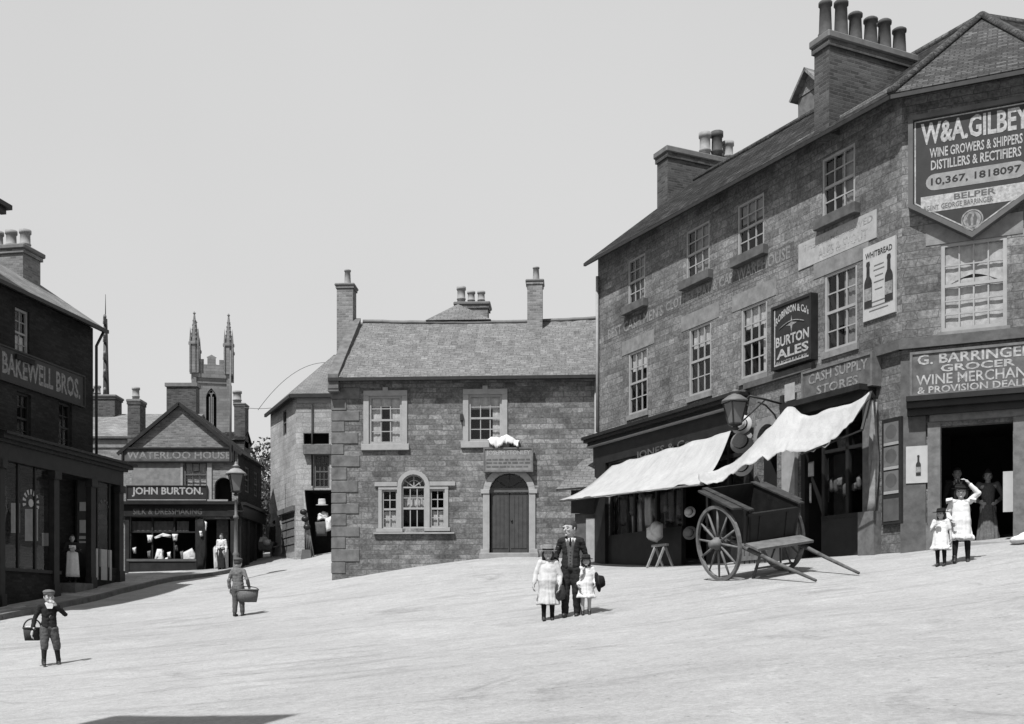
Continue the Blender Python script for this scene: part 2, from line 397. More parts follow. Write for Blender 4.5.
def leafmat():
    k=NT('tree_leaves'); v=k.co('Object'); a=k.noise(v,.9,3); k.grey(k.ramp(a,.3,.7,.022,.055)); k.b.inputs['Roughness'].default_value=.7; return k.m
M['leaf']=leafmat()
def groundmat():
    k=NT('dusty_limestone_road'); v=k.co('Object'); s=k.co('Object',(.75,1.0,1)); rot=k.n('ShaderNodeMapping'); k.l(v,rot.inputs[0]); rot.inputs['Rotation'].default_value=(0,0,-.5); rot.inputs['Scale'].default_value=(.16,1.3,1)
    A=k.ramp(k.noise(s,1.1,8,.7,.8),.32,.68,.9,1.06)                   # swept dust
    B=k.ramp(k.noise(v,.2,4,.6,.5),.35,.65,.93,1.05)                   # broad worn areas
    C=k.ramp(k.noise(v,21,5,.8),.34,.66,.84,1.14)                      # grit
    D=k.ramp(k.noise(s,.42,9,.74,1.2),.57,.70,1,.66)                   # scuffed damp patches
    E_=k.ramp(k.noise(v,4.5,6,.75,.6),.34,.66,.9,1.08)
    T=k.ramp(k.noise(rot.outputs[0],1.2,6,.66,.5),.55,.66,1,.83)       # cart tracks leading across the square
    vo=k.n('ShaderNodeTexVoronoi'); k.l(v,vo.inputs['Vector']); vo.inputs['Scale'].default_value=6; P=k.ramp(vo.outputs['Distance'],.04,.12,.5,1)   # loose stones and dung
    f=k.math('MULTIPLY',k.math('MULTIPLY',k.math('MULTIPLY',A,B),k.math('MULTIPLY',C,D)),k.math('MULTIPLY',k.math('MULTIPLY',E_,T),k.math('MULTIPLY',P,.283)))
    k.grey(f); k.bump(k.math('ADD',k.math('ADD',k.noise(v,10,7,.75),k.math('MULTIPLY',k.noise(s,2.0,6),1.6)),k.math('MULTIPLY',T,2.0)),.8,.04); k.b.inputs['Roughness'].default_value=.95; k.b.inputs['Specular IOR Level'].default_value=.1
    return k.m
M['road']=groundmat()
M['paving']=masonry('pavement_flags',.36,.9,.6,.012,.24,var=.35,grain=.25,bump=.3,stain=.25)
M['kerb']=plain('kerb_stone',.16,.9,.3,4,bump=.4)
M['step']=plain('worn_step',.33,.9,.2,4,bump=.3)
# ------------------------------------------------------------------ ground sheet, pavement
def ground():
    xs=[-400,-250,-150,-90,-60,-45,-34,-27]+[-22+i*.75 for i in range(54)]+[20,25,32,45,60,90,150,250,400]
    ys=[-300,-150,-60,-25,-10,-4]+[-2+i*.8 for i in range(82)]+[66,72,80,90,110,150,220,320,500]
    mb=MB(); pts=[(x,y,gz(x,y)+.02*math.sin(x*1.3+y*.7)*math.sin(y*1.1-x*.4)) for y in ys for x in xs]; m=len(xs)
    mb.add(pts,[[i*m+j,i*m+j+1,(i+1)*m+j+1,(i+1)*m+j] for i in range(len(ys)-1) for j in range(m-1)],True)
    mb.build('ground',M['road'],fixn=False,kind='structure')
ground()
def strip(name, inner, outer, lift, mat, thick=.4, n=24):
    """paved strip between two polylines, following the ground"""
    def samp(pl,t):
        k=t*(len(pl)-1); i=min(int(k),len(pl)-2); f=k-i
        return pl[i][0]+(pl[i+1][0]-pl[i][0])*f, pl[i][1]+(pl[i+1][1]-pl[i][1])*f
    rows=[]
    for i in range(n+1):
        a=samp(inner,i/n); b=samp(outer,i/n); r=[]
        for j in range(7):
            f=j/6; x=a[0]+(b[0]-a[0])*f; y=a[1]+(b[1]-a[1])*f; r.append(V((x,y,gz(x,y)+lift)))
        rows.append(r)
    mb=MB(); mb.grid(rows,0)
    # sides down into the ground
    for k in (0,6):
        c=[r[k] for r in rows]; mb.grid([c,[p-V((0,0,thick)) for p in c]],0,False)
    for r in (rows[0],rows[-1]): mb.grid([r,[p-V((0,0,thick)) for p in r]],0,False)
    return mb.build(name,mat,kind='structure')

# ------------------------------------------------------------------ walls, windows
def wall(mb,F,u0,u1,v0,v1,holes=(),depth=.18):
    us=sorted({u0,u1,*[h[0] for h in holes],*[h[1] for h in holes]}); vs=sorted({v0,v1,*[h[2] for h in holes],*[h[3] for h in holes]})
    us=[u for u in us if u0-1e-6<=u<=u1+1e-6]; vs=[v for v in vs if v0-1e-6<=v<=v1+1e-6]
    for a,b in zip(us,us[1:]):
        for c,d in zip(vs,vs[1:]):
            m,n=(a+b)/2,(c+d)/2
            if any(h[0]<m<h[1] and h[2]<n<h[3] for h in holes): continue
            mb.poly([F.p(a,c),F.p(b,c),F.p(b,d),F.p(a,d)])
    for h in holes:
        a,b,c,d=h[:4]; w=-depth
        mb.poly([F.p(a,c),F.p(a,d),F.p(a,d,w),F.p(a,c,w)]); mb.poly([F.p(b,c),F.p(b,c,w),F.p(b,d,w),F.p(b,d)])
        mb.poly([F.p(a,d),F.p(b,d),F.p(b,d,w),F.p(a,d,w)]); mb.poly([F.p(a,c),F.p(a,c,w),F.p(b,c,w),F.p(b,c)])
def spandrels(mb,F,u0,u1,vs,w=0,n=10,depth=.18):
    """fill the corners of a hole above spring line vs with a round arch; returns arch points"""
    c=(u0+u1)/2; r=(u1-u0)/2; arc=[(c-r*math.cos(math.pi*i/(2*n)),vs+r*math.sin(math.pi*i/(2*n))) for i in range(2*n+1)]
    for i in range(n):
        a,b=arc[i],arc[i+1]; mb.poly([F.p(a[0],a[1],w),F.p(b[0],b[1],w),F.p(b[0],vs+r,w),F.p(a[0],vs+r,w)])
        a,b=arc[2*n-i],arc[2*n-i-1]; mb.poly([F.p(a[0],a[1],w),F.p(a[0],vs+r,w),F.p(b[0],vs+r,w),F.p(b[0],b[1],w)])
    for a,b in zip(arc,arc[1:]): mb.poly([F.p(*a,w),F.p(*b,w),F.p(*b,w-depth),F.p(*a,w-depth)])
    return arc
def archivolt(mb,F,u0,u1,vs,wid,w0,w1,n=12):
    c=(u0+u1)/2; r=(u1-u0)/2
    for i in range(n):
        a,b=math.pi*i/n,math.pi*(i+1)/n
        q=[(c-rr*math.cos(t),vs+rr*math.sin(t)) for rr,t in ((r,a),(r+wid,a),(r+wid,b),(r,b))]
        mb.hexa([F.p(*q[0],w0),F.p(*q[1],w0),F.p(*q[2],w0),F.p(*q[3],w0),F.p(*q[0],w1),F.p(*q[1],w1),F.p(*q[2],w1),F.p(*q[3],w1)])
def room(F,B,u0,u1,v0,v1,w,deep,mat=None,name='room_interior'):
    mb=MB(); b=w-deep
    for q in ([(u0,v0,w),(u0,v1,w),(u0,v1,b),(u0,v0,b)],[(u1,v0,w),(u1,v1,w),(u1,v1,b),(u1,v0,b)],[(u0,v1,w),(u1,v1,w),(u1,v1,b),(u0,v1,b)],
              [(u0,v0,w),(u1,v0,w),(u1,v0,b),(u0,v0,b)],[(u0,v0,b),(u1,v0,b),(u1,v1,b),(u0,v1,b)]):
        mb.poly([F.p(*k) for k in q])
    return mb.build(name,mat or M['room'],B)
def drape(mb,F,u0,u1,v0,v1,w,amp=.03,waves=5,n=24,swag=0,ph=0):
    rows=[]
    for j in range(4):
        f=j/3; rows.append([F.p(u0+(u1-u0)*i/n, (v0+swag*abs(2*i/n-1)**1.5 if f==0 else v0+(v1-v0)*f), w+amp*math.sin(waves*2*math.pi*i/n+ph+f*.4)) for i in range(n+1)])
    mb.grid(rows,0)
def window(F,B,u0,u1,v0,v1,nx=3,rt=2,rb=2,depth=.1,mat='white',curtain='top',fr=.075,bar=.028,name='window',mid=None,gap=0):
    w=-depth; mb=MB(); m=mid if mid is not None else (v0+v1)/2
    mb.box(F,u0,u0+fr,v0,v1,w,w+.07); mb.box(F,u1-fr,u1,v0,v1,w,w+.07); mb.box(F,u0+fr,u1-fr,v0,v0+fr*1.1,w,w+.068); mb.box(F,u0+fr,u1-fr,v1-fr*.9,v1,w,w+.068)
    if rt: mb.box(F,u0+fr,u1-fr,m-.03,m+.03,w+.004,w+.06)
    a,b=u0+fr,u1-fr
    for i in range(1,nx): x=a+(b-a)*i/nx; mb.box(F,x-bar/2,x+bar/2,v0+fr*1.1,m-.03 if rt else v1-fr*.9,w+.008,w+.042)
    if rt:
        for i in range(1,nx): x=a+(b-a)*i/nx; mb.box(F,x-bar/2,x+bar/2,m+.03,v1-fr*.9,w+.012,w+.048)
        for i in range(1,rt): y=m+.03+(v1-fr*.9-m-.03)*i/rt; mb.box(F,a,b,y-bar/2,y+bar/2,w+.014,w+.045)
    lo=v0+fr*1.1; hi=(m-.03) if rt else v1-fr*.9
    for i in range(1,rb): y=lo+(hi-lo)*i/rb; mb.box(F,a,b,y-bar/2,y+bar/2,w+.01,w+.04)
    wi=mb.build(name,M[mat],B)
    MB().poly([F.p(a,v0+.02,w+.02),F.p(b,v0+.02,w+.02),F.p(b,v1-.02,w+.02),F.p(a,v1-.02,w+.02)]).build('pane',M['glass'],wi,fixn=False)
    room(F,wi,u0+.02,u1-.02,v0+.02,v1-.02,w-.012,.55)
    H=v1-v0; c=MB(); cm='lace'
    if curtain=='top': drape(c,F,a,b,v1-.3*H,v1,w-.03,.005,6)
    elif curtain=='topsides': drape(c,F,a,b,v1-.3*H,v1,w-.03,.005,6); drape(c,F,b-.25*(b-a),b,v0,v1-.3*H,w-.04,.005,2,8)
    elif curtain=='blindright': drape(c,F,a+.3*(b-a),b,v0,v1,w-.035,.004,4); cm='lace_dim'
    elif curtain=='half': drape(c,F,a,b,v0,v0+.45*H,w-.03,.004,5)
    elif curtain=='sides':
        drape(c,F,a,a+.36*(b-a),v0,v1,w-.035,.006,3,10); drape(c,F,b-.36*(b-a),b,v0,v1,w-.035,.006,3,10,0,1); drape(c,F,a,b,v1-.22*H,v1,w-.02,.004,5)
    elif curtain=='swag': drape(c,F,a,b,v0,v1-.4*H,w-.035,.004,3); drape(c,F,a,b,v1-.36*H,v1-.05,w-.022,.004,5,24,-.12*H)
    elif curtain=='full': drape(c,F,a,b,v0,v1,w-.1,.02,4)
    elif curtain=='blind': drape(c,F,a,b,v0+.62*H,v1,w-.03,.001,1); cm='lace_dim'
    elif curtain=='oneside': drape(c,F,b-.5*(b-a),b,v0,v1,w-.035,.006,4,12); cm='lace_dim'
    if curtain and c.v: c.build('curtain',M[cm],wi,fixn=False)
    return wi
def pot(mb,c,r,h,kind=0):
    if kind==0: prof=[(r*1.15,-.05),(r*1.15,.05),(r,.1),(r*.86,h*.86),(r*1.05,h*.88),(r*1.05,h*.96),(r*.8,h),(r*.6,h-.03),(r*.55,h-.3)]
    else: prof=[(r,-.05),(r*.95,h*.25),(r*1.08,h*.28),(r*1.08,h*.33),(r*.95,h*.36),(r*.92,h*.8),(r*1.12,h*.83),(r*1.12,h),(r*.8,h),(r*.75,h-.3)]
    mb.lathe(prof,c,14)
def stack(F,B,u0,u1,w0,w1,v0,v1,pots,mat='brick',capt=.16,over=.1,potmat='pot_dark',capmat='lead'):
    """chimney stack (part) with oversailing cap and its pots (sub-parts); pots: (u,w,r,h,kind,mat)"""
    mb=MB(); mb.box(F,u0,u1,v0,v1-capt*1.8,w0,w1); mb.box(F,u0-over*.5,u1+over*.5,v1-capt*1.8,v1-capt*1.01,w0-over*.5,w1+over*.5)
    st=mb.build('chimney',M[mat],B)
    MB().box(F,u0-over,u1+over,v1-capt,v1,w0-over,w1+over).build('chimney_cap',M[capmat],st,bevel=.03)
    for u,w,r,h,k,pm in pots:
        q=MB(); pot(q,F.p(u,v1,w),r,h,k); q.build('chimney_pot',M[pm or potmat],st)
    return st

# ================================================================== corner building (the shops up the hill)
FM=Frame(2.563,32.79,7.75-2.563,21.86-32.79); LM=math.hypot(7.75-2.563,21.86-32.79)
FC=Frame(7.75,21.86,.9065,-.4222); LC=2.7
_t=FC.p(LC,0); FT=Frame(_t.x,_t.y,.9677,.252); LT=9.0
VE=10.42+EYE; VR=13.3+EYE
CB=thing('corner_building','tall dark stone corner shop building with steep tiled roof, stepping round the street corner','building',V((7.75,21.86,gz(7.75,21.86))))
def holes_px(F,L):
    out=[]
    for l,r,t,b in L:
        m=(l+r)/2; out.append((F.u(l),F.u(r),F.uv(m,b)[1],F.uv(m,t)[1]))
    return out
HU=holes_px(FM,[(628,645,257,303),(686,709.5,226,276),(737.5,764,199,252),(822,855,151,212)])
HL=holes_px(FM,[(628.5,647.5,350,413),(689,711,325,394),(741,767,304,376),(824.5,857,269,348)])
HC=holes_px(FC,[(941,1007,240,329)])[0]
VG=EYE+.6
S1=(FM.u(609),FM.u(748),VG,4.5+EYE); PA=(FM.u(757),FM.u(777),VG,0); PA=(PA[0],PA[1],VG,FM.uv(767,424)[1]); S2=(FM.u(801),FM.u(866),VG,4.45+EYE)
DOOR=(FC.u(941),FC.u(1013),1.45+EYE,FC.uv(975,424)[1])
mb=MB(); wall(mb,FM,0,LM,VG-.6,VE+.27,HU+HL+[S1,S2,PA],.2); spandrels(mb,FM,PA[0],PA[1],PA[3]-(PA[1]-PA[0])/2)
wall(mb,FC,0,LC,VG-.6,VE+.05,[HC,DOOR],.2); wall(mb,FT,0,LT,VG-.6,VE+.05)
FE=FM.side(0); e=[FM.p(0,VG-.6),FM.p(0,VE+.3),FM.p(0,VR+.27,-3.5),FM.p(0,VE,-7),FM.p(0,VG-.6,-7)]; mb.poly(e)
# back walls
bk=[FM.p(0,0,-7),FM.p(LM*.72,0,-7)]; b2=[FT.p(LT,0,-7),FT.p(2.2,0,-7)]
for p,q in ((bk[0],bk[1]),(bk[1],b2[1]),(b2[1],b2[0])):
    mb.poly([V((p.x,p.y,VG)),V((q.x,q.y,VG)),V((q.x,q.y,VE)),V((p.x,p.y,VE))])
mb.poly([FT.p(LT,VG-.6),FT.p(LT,VE),FT.p(LT,VR,-3.5),FT.p(LT,VE,-7),FT.p(LT,VG-.6,-7)])
mb.build('wall',M['stone_main'],CB,fixn=False)
# roof
def inter(F1,w1,F2,w2):
    a=F1.p(0,0,w1); b=F2.p(0,0,w2); d1=F1.d; d2=F2.d; det=-d1.x*d2.y+d2.x*d1.y
    k=(-(b.x-a.x)*d2.y+d2.x*(b.y-a.y))/det; return V((a.x+d1.x*k,a.y+d1.y*k,0))
OV=.46; VEE=VE-.02
apex=inter(FM,-3.5,FT,-3.5); apex.z=VR
c1=inter(FM,OV,FC,OV); c1.z=VEE-.17; c2=inter(FC,OV,FT,OV); c2.z=VEE-.17
rl=FM.p(-.04,VR+.33,-3.5); el=FM.p(.0,VEE+.1,OV); bl=FM.p(-.04,VEE,-7-OV); bi=inter(FM,-7-OV,FT,-7-OV); bi.z=VEE
er=FT.p(LT+.1,VEE,OV); rr=FT.p(LT+.1,VR,-3.5); br_=FT.p(LT+.1,VEE,-7-OV)
mb=MB(); mb.slab([el,c1,apex,rl],.06); mb.slab([rl,apex,bi,bl],.09); mb.slab([c2,er,rr,apex],.09); mb.slab([apex,rr,br_,bi],.09)
roof=mb.build('roof',M['tile'],CB)
MB().slab([c1+V((0,0,.012)),c2+V((0,0,.012)),apex+V((0,0,.012))],.1).build('hip_slope',M['tile_hip'],roof)
mb=MB(); mb.tube([c1+V((0,0,.04)),apex+V((0,0,.05))],.085,6); mb.tube([c2+V((0,0,.04)),apex+V((0,0,.05))],.085,6); mb.tube([rl,apex,rr],.1,6); mb.build('ridge_tiles',M['tile_hip'],roof)
mb=MB()
for a,b in ((el,c1),(c1,c2),(c2,er)):
    a=a-V((0,0,.07)); b=b-V((0,0,.07)); mb.bar(a,b,.07,.08)
mb.build('gutter',M['iron'],roof)
# roof hit helper
def onroof(px,py):
    # main front slope: height = VEE + (OV-w)*k
    k=(VR-VEE)/(3.5+OV)
    lo,hi=-3.5,OV
    best=None
    for i in range(400):
        w=OV-(3.5+OV)*i/399; u,v=FM.uv(px,py,w); e=abs(v-(VEE+(OV-w)*k))
        if best is None or e<best[0]: best=(e,u,w,v)
    return best[1:]
# big stack
u,w,v=onroof(829,121); ul=u-.46
wb=w
vt=FM.uv(829,31,w)[1]
for i in range(400):
    wb=w-i*.01
    if FM.p(u,0,wb).x/FM.p(u,0,wb).y*FPX+CX>913: break
W1=(ul,u,wb,w,v-.25,vt); uc=(ul+u)/2
pts=[]
for i,px in enumerate((830,846,862,877,893,906)):
    ww=w-.12-(w-wb-.3)*i/5
    pts.append((uc+(.0 if i%2 else -.02),ww,.15 if i else .14,(.78,.88,.72,.7,.76,.66)[i],0,'pot_dark'))
stack(FM,CB,*W1[:4],W1[4],W1[5],pts,'brick',.17,.09)
# second stack
u,w,v=onroof(667.6,201); ul=u-.62; vt=FM.uv(667.6,146,w)[1]
for i in range(600):
    wb=w-i*.01
    if FM.p(u,0,wb).x/FM.p(u,0,wb).y*FPX+CX>738: break
W2=(ul,u,wb,w,v-.25,vt); uc=(ul+u)/2; dl=w-wb
stack(FM,CB,*W2[:4],W2[4],W2[5],[(uc,w-dl*.6,.19,.85,1,'pot_light'),(uc+.05,w-dl*.76,.19,.95,1,'pot_dark'),(uc,w-dl*.93,.19,.72,1,'pot_light')],'brick',.2,.1)
# dormer behind the big stack
u,w,v=onroof(803,118)
mb=MB(); u0,u1=u-.2,u+.75; t=FM.uv(803,96,w)[1]
mb.box(FM,u0,u1,v-.3,t,w-1.6,w); dm=mb.build('dormer',M['woodmid'],CB)
mb=MB(); um=(u0+u1)/2
mb.slab([FM.p(u0-.15,t-.05,w+.2),FM.p(um,t+.62,w+.2),FM.p(um,t+.62,w-2),FM.p(u0-.15,t-.05,w-2)],.07); mb.slab([FM.p(um,t+.62,w+.2),FM.p(u1+.15,t-.05,w+.2),FM.p(u1+.15,t-.05,w-2),FM.p(um,t+.62,w-2)],.07)
mb.add([FM.p(u0,t,w+.02),FM.p(u1,t,w+.02),FM.p(um,t+.55,w+.02)],[[0,1,2]])
mb.build('dormer_roof',M['slate_pale'],dm)
# windows
cu=['blindright','blindright','blindright','sides']
for i,h in enumerate(HU):
    wi=window(FM,CB,*h,nx=3,rt=2,rb=2,depth=.085,curtain=('oneside','blindright','blind','oneside')[i],fr=.06)
    s=MB(); s.box(FM,h[0]-.1,h[1]+.16,h[2]-.24,h[2]-.01,.003,.17); s.build('sill',M['ashlar_dark'],wi,bevel=.01)
for i,h in enumerate(HL):
    wi=window(FM,CB,*h,nx=3,rt=2,rb=2,depth=.085,curtain=('top','top','topsides','oneside')[i],fr=.06)
    MB().box(FM,h[0]-.34,h[1]+.34,h[3]+.005,h[3]+(.4 if i<3 else .36),-.1,.012).build('lintel',M['ashlar'],wi); MB().box(FM,h[0]-.06,h[1]+.06,h[2]-.14,h[2]-.005,-.02,.05).build('sill',M['ashlar'],wi)
h=HC; wi=window(FC,CB,*h,nx=4,rt=2,rb=3,depth=.085,curtain='swag',fr=.07,mid=h[2]+(h[3]-h[2])*.52)
MB().box(FC,h[0]-.28,h[1]+.28,h[3]+.005,h[3]+.42,-.1,.012).build('lintel',M['ashlar'],wi); MB().box(FC,h[0]-.06,h[1]+.06,h[2]-.13,h[2]-.005,-.02,.05).build('sill',M['ashlar'],wi)
# string course (the band under the first-floor windows) and the corner cornice
mb=MB(); va=FM.uv(770,380)[1]; mb.box(FM,S1[1]-.05,LM-2.55,va-.07,va+.07,.003,.11)
mb.build('string_course',M['ashlar_dark'],CB); mb=MB()
vb=FC.uv(920,345)[1]; mb.box(FM,LM-.62,LM+.05,vb-.08,vb+.12,.003,.14); mb.box(FC,-.05,LC+.05,vb-.08,vb+.12,.004,.142); mb.build('corner_band',M['ashlar_dark'],CB)
# painted lettering on the stone
L_=plines(FM,[("BEST CASH MEN'S",608,663,320.5,9.5,.018),("CLOTHES, HAT & CAP",666,733,297,10.5,.018),("WAREHOUSE",737,790,269.5,11.5,.018)],.006)
vq0=min(l[3] for l in L_); hq=.42; vq0=sum(l[3] for l in L_)/3+.05
L_=[(t,u0,u1,vq0,vq0+hq-.12,bo) for t,u0,u1,v0,v1,bo in L_]
mb=MB(); mb.box(FM,FM.u(604),FM.u(794),vq0-.08,vq0+hq-.03,-.05,.004); pb_=mb.build('painted_band',M['band'],CB)
for l in L_: mb=MB(); lettering(mb,FM,[l],.008); mb.build('painted_lettering',M['faded_wall'],pb_,fixn=False)
# worn whitewashed panel with two rows of faint letters
u0,u1=FM.u(799),FM.u(877); v0,v1=FM.uv(838,254)[1],FM.uv(838,227)[1]
mb=MB(); mb.box(FM,u0,u1,v0,v1,-.05,.018); pn=mb.build('whitewashed_panel',M['faded_white'],CB)
for l in (("THE HOME BREWED",u0+.15,u1-.1,v0+.36,v1-.07,.015),("ALES & STOUT",u0+.65,u1-.25,v0+.06,v0+.28,.015)): mb=MB(); lettering(mb,FM,[l],.021); mb.build('faint_lettering',M['render'],pn,fixn=False)
# ---- shopfront of the clothier
mb=MB(); a,b=-.28,FM.u(750); vt=5.36+EYE
for k,(dz,w0) in enumerate(((0,.42),(.09,.36),(.18,.24))): mb.box(FM,a+.03*k,b-.02*k,vt-.09*(k+1),vt-.09*k-.002,.003,w0)
shop=mb.build('shopfront_cornice',M['black'],CB)
MB().box(FM,a+.05,b-.06,vt-.31,vt-.28,.003,.27).build('cornice_bead',M['cream'],shop)
MB().box(FM,a+.2,b-.1,4.5+EYE,vt-.315,.003,.12).build('fascia',M['black'],shop)
mb=MB(); lettering(mb,FM,plines(FM,[("JONES & Co",636,690,450,10)],.125),.125); mb.build('fascia_lettering',M['mid'],shop,fixn=False)
mb=MB(); g=gz(*FM.p(.6,0,0).xy)
mb.box(FM,.02,S1[0]-.01,VG,4.5+EYE,.003,.13); mb.box(FM,S1[1]+.01,S1[1]+.22,VG,4.5+EYE,.003,.13); split_build(mb,'pilaster',M['black'],shop)
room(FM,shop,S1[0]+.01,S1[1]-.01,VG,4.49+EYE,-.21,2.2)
ud0,ud1=FM.u(682),FM.u(707)
vs=g+.75
mb=MB(); mb.box(FM,S1[0],ud0,VG,vs,-.12,.02); mb.box(FM,ud1,S1[1],VG,vs,-.12,.02); split_build(mb,'stall_riser',M['dark'],shop)
mb=MB()
for x in (S1[0]+.03,FM.u(633),FM.u(655),ud0-.04,ud1+.04,FM.u(727),S1[1]-.04): mb.box(FM,x-.04,x+.04,vs,4.45+EYE,-.12,-.03)
mb.box(FM,S1[0],ud0,vs,vs+.08,-.13,.0); mb.box(FM,ud1,S1[1],vs,vs+.08,-.13,.0); mb.box(FM,S1[0],S1[1],3.9+EYE,4.0+EYE,-.125,-.035); mb.build('shop_window_frame',M['dark'],shop)
mb=MB(); mb.poly([FM.p(S1[0],vs,-.09),FM.p(ud0-.04,vs,-.09),FM.p(ud0-.04,4.4+EYE,-.09),FM.p(S1[0],4.4+EYE,-.09)]); mb.poly([FM.p(ud1+.04,vs,-.09),FM.p(S1[1],vs,-.09),FM.p(S1[1],4.4+EYE,-.09),FM.p(ud1+.04,4.4+EYE,-.09)]); split_build(mb,'shop_window_pane',M['glass'],shop,fixn=False)
# ---- passage door under the small arch
room(FM,CB,PA[0],PA[1],VG,PA[3],-.19,1.2,name='passage_interior')
mb=MB(); archivolt(mb,FM,PA[0],PA[1],PA[3]-(PA[1]-PA[0])/2,.16,-.1,.015); mb.build('passage_arch',M['ashlar'],CB)
# ---- the second shop
u0,u1=FM.u(797),FM.u(876); 
mb=MB(); mb.box(FM,u0-.05,u1+.02,4.62+EYE,4.74+EYE,.003,.46); mb.box(FM,u0,u1,4.45+EYE,4.617+EYE,.003,.3); sh2=mb.build('shopfront_cornice',M['black'],CB)
room(FM,sh2,S2[0]+.01,S2[1]-.01,VG,4.44+EYE,-.21,2.2)
g2=gz(*FM.p(S2[0]+1.2,0,0).xy)
mb=MB(); 
up0,up1=FM.u(785),FM.u(798); mb.box(FM,up0,up1,VG,4.45+EYE,.003,.1); mb.box(FM,up0-.04,up1+.02,4.25+EYE,4.44+EYE,.004,.14); mb.box(FM,up0-.04,up1+.02,VG,g2+.5,.004,.14)
mb.build('pale_pilaster',M['cream'],sh2)
mb=MB(); up0,up1=S2[1]+.005,FM.u(879); mb.box(FM,up0,up1,VG,4.44+EYE,.003,.1); mb.box(FM,up0-.03,up1+.06,VG,g2+.85,.004,.2); mb.box(FM,up0+.04,up1-.02,g2+.95,g2+1.9,.1,.13); mb.build('shop_pilaster',M['woodmid'],sh2)
mb=MB(); vs=g2+.8; um=FM.u(822)
mb.box(FM,um,S2[1],VG,vs,-.12,.02); mb.box(FM,S2[0],S2[0]+.12,VG,vs+1.6,-.12,.0)
split_build(mb,'stall_riser',M['dark'],sh2)
mb=MB()
for x in (S2[0]+.04,um,FM.u(846),S2[1]-.04): mb.box(FM,x-.045,x+.045,vs-.3,4.4+EYE,-.12,-.03)
mb.box(FM,um,S2[1],vs,vs+.08,-.13,.03); mb.box(FM,um,S2[1],3.55+EYE,3.62+EYE,-.12,-.03); mb.build('shop_window_frame',M['black'],sh2)
MB().poly([FM.p(um,vs,-.09),FM.p(S2[1],vs,-.09),FM.p(S2[1],4.4+EYE,-.09),FM.p(um,4.4+EYE,-.09)]).build('shop_window_pane',M['glass'],sh2,fixn=False)
mb=MB(); mb.box(FM,S2[0]+.1,um-.05,g2,g2+2.35,-.9,-.85); 
for k in range(2): mb.box(FM,S2[0]+.2,um-.15,g2+.2+k*1.1,g2+1.05+k*1.1,-.85,-.83)
mb.build('shop_door',M['door'],sh2)
# ---- grocer's doorway on the corner
gs=DOOR[2]
mb=MB(); 
for k,(v0,v1,w1) in enumerate(((4.2,4.3,.42),(4.08,4.196,.34),(3.95,4.076,.2))): mb.box(FC,FC.u(908),LC,v0+EYE,v1+EYE,.005,w1)
gr=mb.build('grocer_cornice',M['black'],CB)
mb=MB(); mb.box(FC,FC.u(930),LC-.02,DOOR[3]+.08,DOOR[3]+.22,.004,.12); mb.box(FC,FC.u(928),DOOR[0]-.006,gs-.45,DOOR[3]+.076,.004,.1); mb.box(FC,DOOR[1]+.006,LC-.02,gs-.45,DOOR[3]+.076,.004,.1)
mb.box(FC,FC.u(928)-.03,DOOR[0]-.002,gs-.45,gs+.35,.005,.13); mb.box(FC,DOOR[1]+.002,LC-.01,gs-.45,gs+.35,.005,.13)
mb.build('door_case',M['woodmid'],gr)
MB().box(FC,FC.u(930),LC-.02,DOOR[3]+.222,3.949+EYE,.004,.07).build('fascia',M['black'],gr)
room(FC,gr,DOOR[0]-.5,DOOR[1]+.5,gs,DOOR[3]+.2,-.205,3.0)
mb=MB(); mb.box(FC,DOOR[0],DOOR[1],gs-.35,gs-.004,-.2,.25); mb.box(FC,DOOR[0]-.1,DOOR[1]+.2,gs-.5,gs-.17,.251,.5); split_build(mb,'doorstep',M['step'],gr,bevel=.015)
mb=MB(); mb.box(FC,-.02,FC.u(926),VG,vb-.3,.003,.06); mb.box(FC,-.02,FC.u(926)+.03,VG,gs+.4,.004,.1); mb.build('corner_pier',M['ashlar_dark'],CB)
mb=MB(); mb.tube([FM.p(.08,VE-.3,.07),FM.p(.08,5.5+EYE,.07)],.045,8); mb.build('downpipe',M['cream'],CB)

# ------------------------------------------------------------------ signs on the corner building (each a thing)
def board(F,u0,u1,v0,v1,w0,w1,name,label,face,frame,fw=.07,lines=(),lmat='gilt',extra=None,cat='sign',fd=.03):
    t=thing(name,label,cat,F.p((u0+u1)/2,v0,w0))
    MB().box(F,u0,u1,v0,v1,w0,w1).build('board',M[face],t)
    if fw:
        m=MB(); m.box(F,u0-fw,u0,v0-fw,v1+fw,w0,w1+fd); m.box(F,u1,u1+fw,v0-fw,v1+fw,w0,w1+fd); m.box(F,u0,u1,v1,v1+fw,w0,w1+fd-.002); m.box(F,u0,u1,v0-fw,v0,w0,w1+fd-.002); m.build('frame',M[frame],t)
    for ln in lines: m=MB(); lettering(m,F,[ln],w1+.006); m.build('lettering',M[lmat],t,fixn=False)
    return t
def rows(u0,u1,v0,v1,L):
    """fractions of the board, from its top-left corner: (text,x0,x1,y0,y1,bold,arc)"""
    return [(t,u0+(u1-u0)*a,u0+(u1-u0)*b,v1-(v1-v0)*d,v1-(v1-v0)*c,*r) for t,a,b,c,d,*r in L]
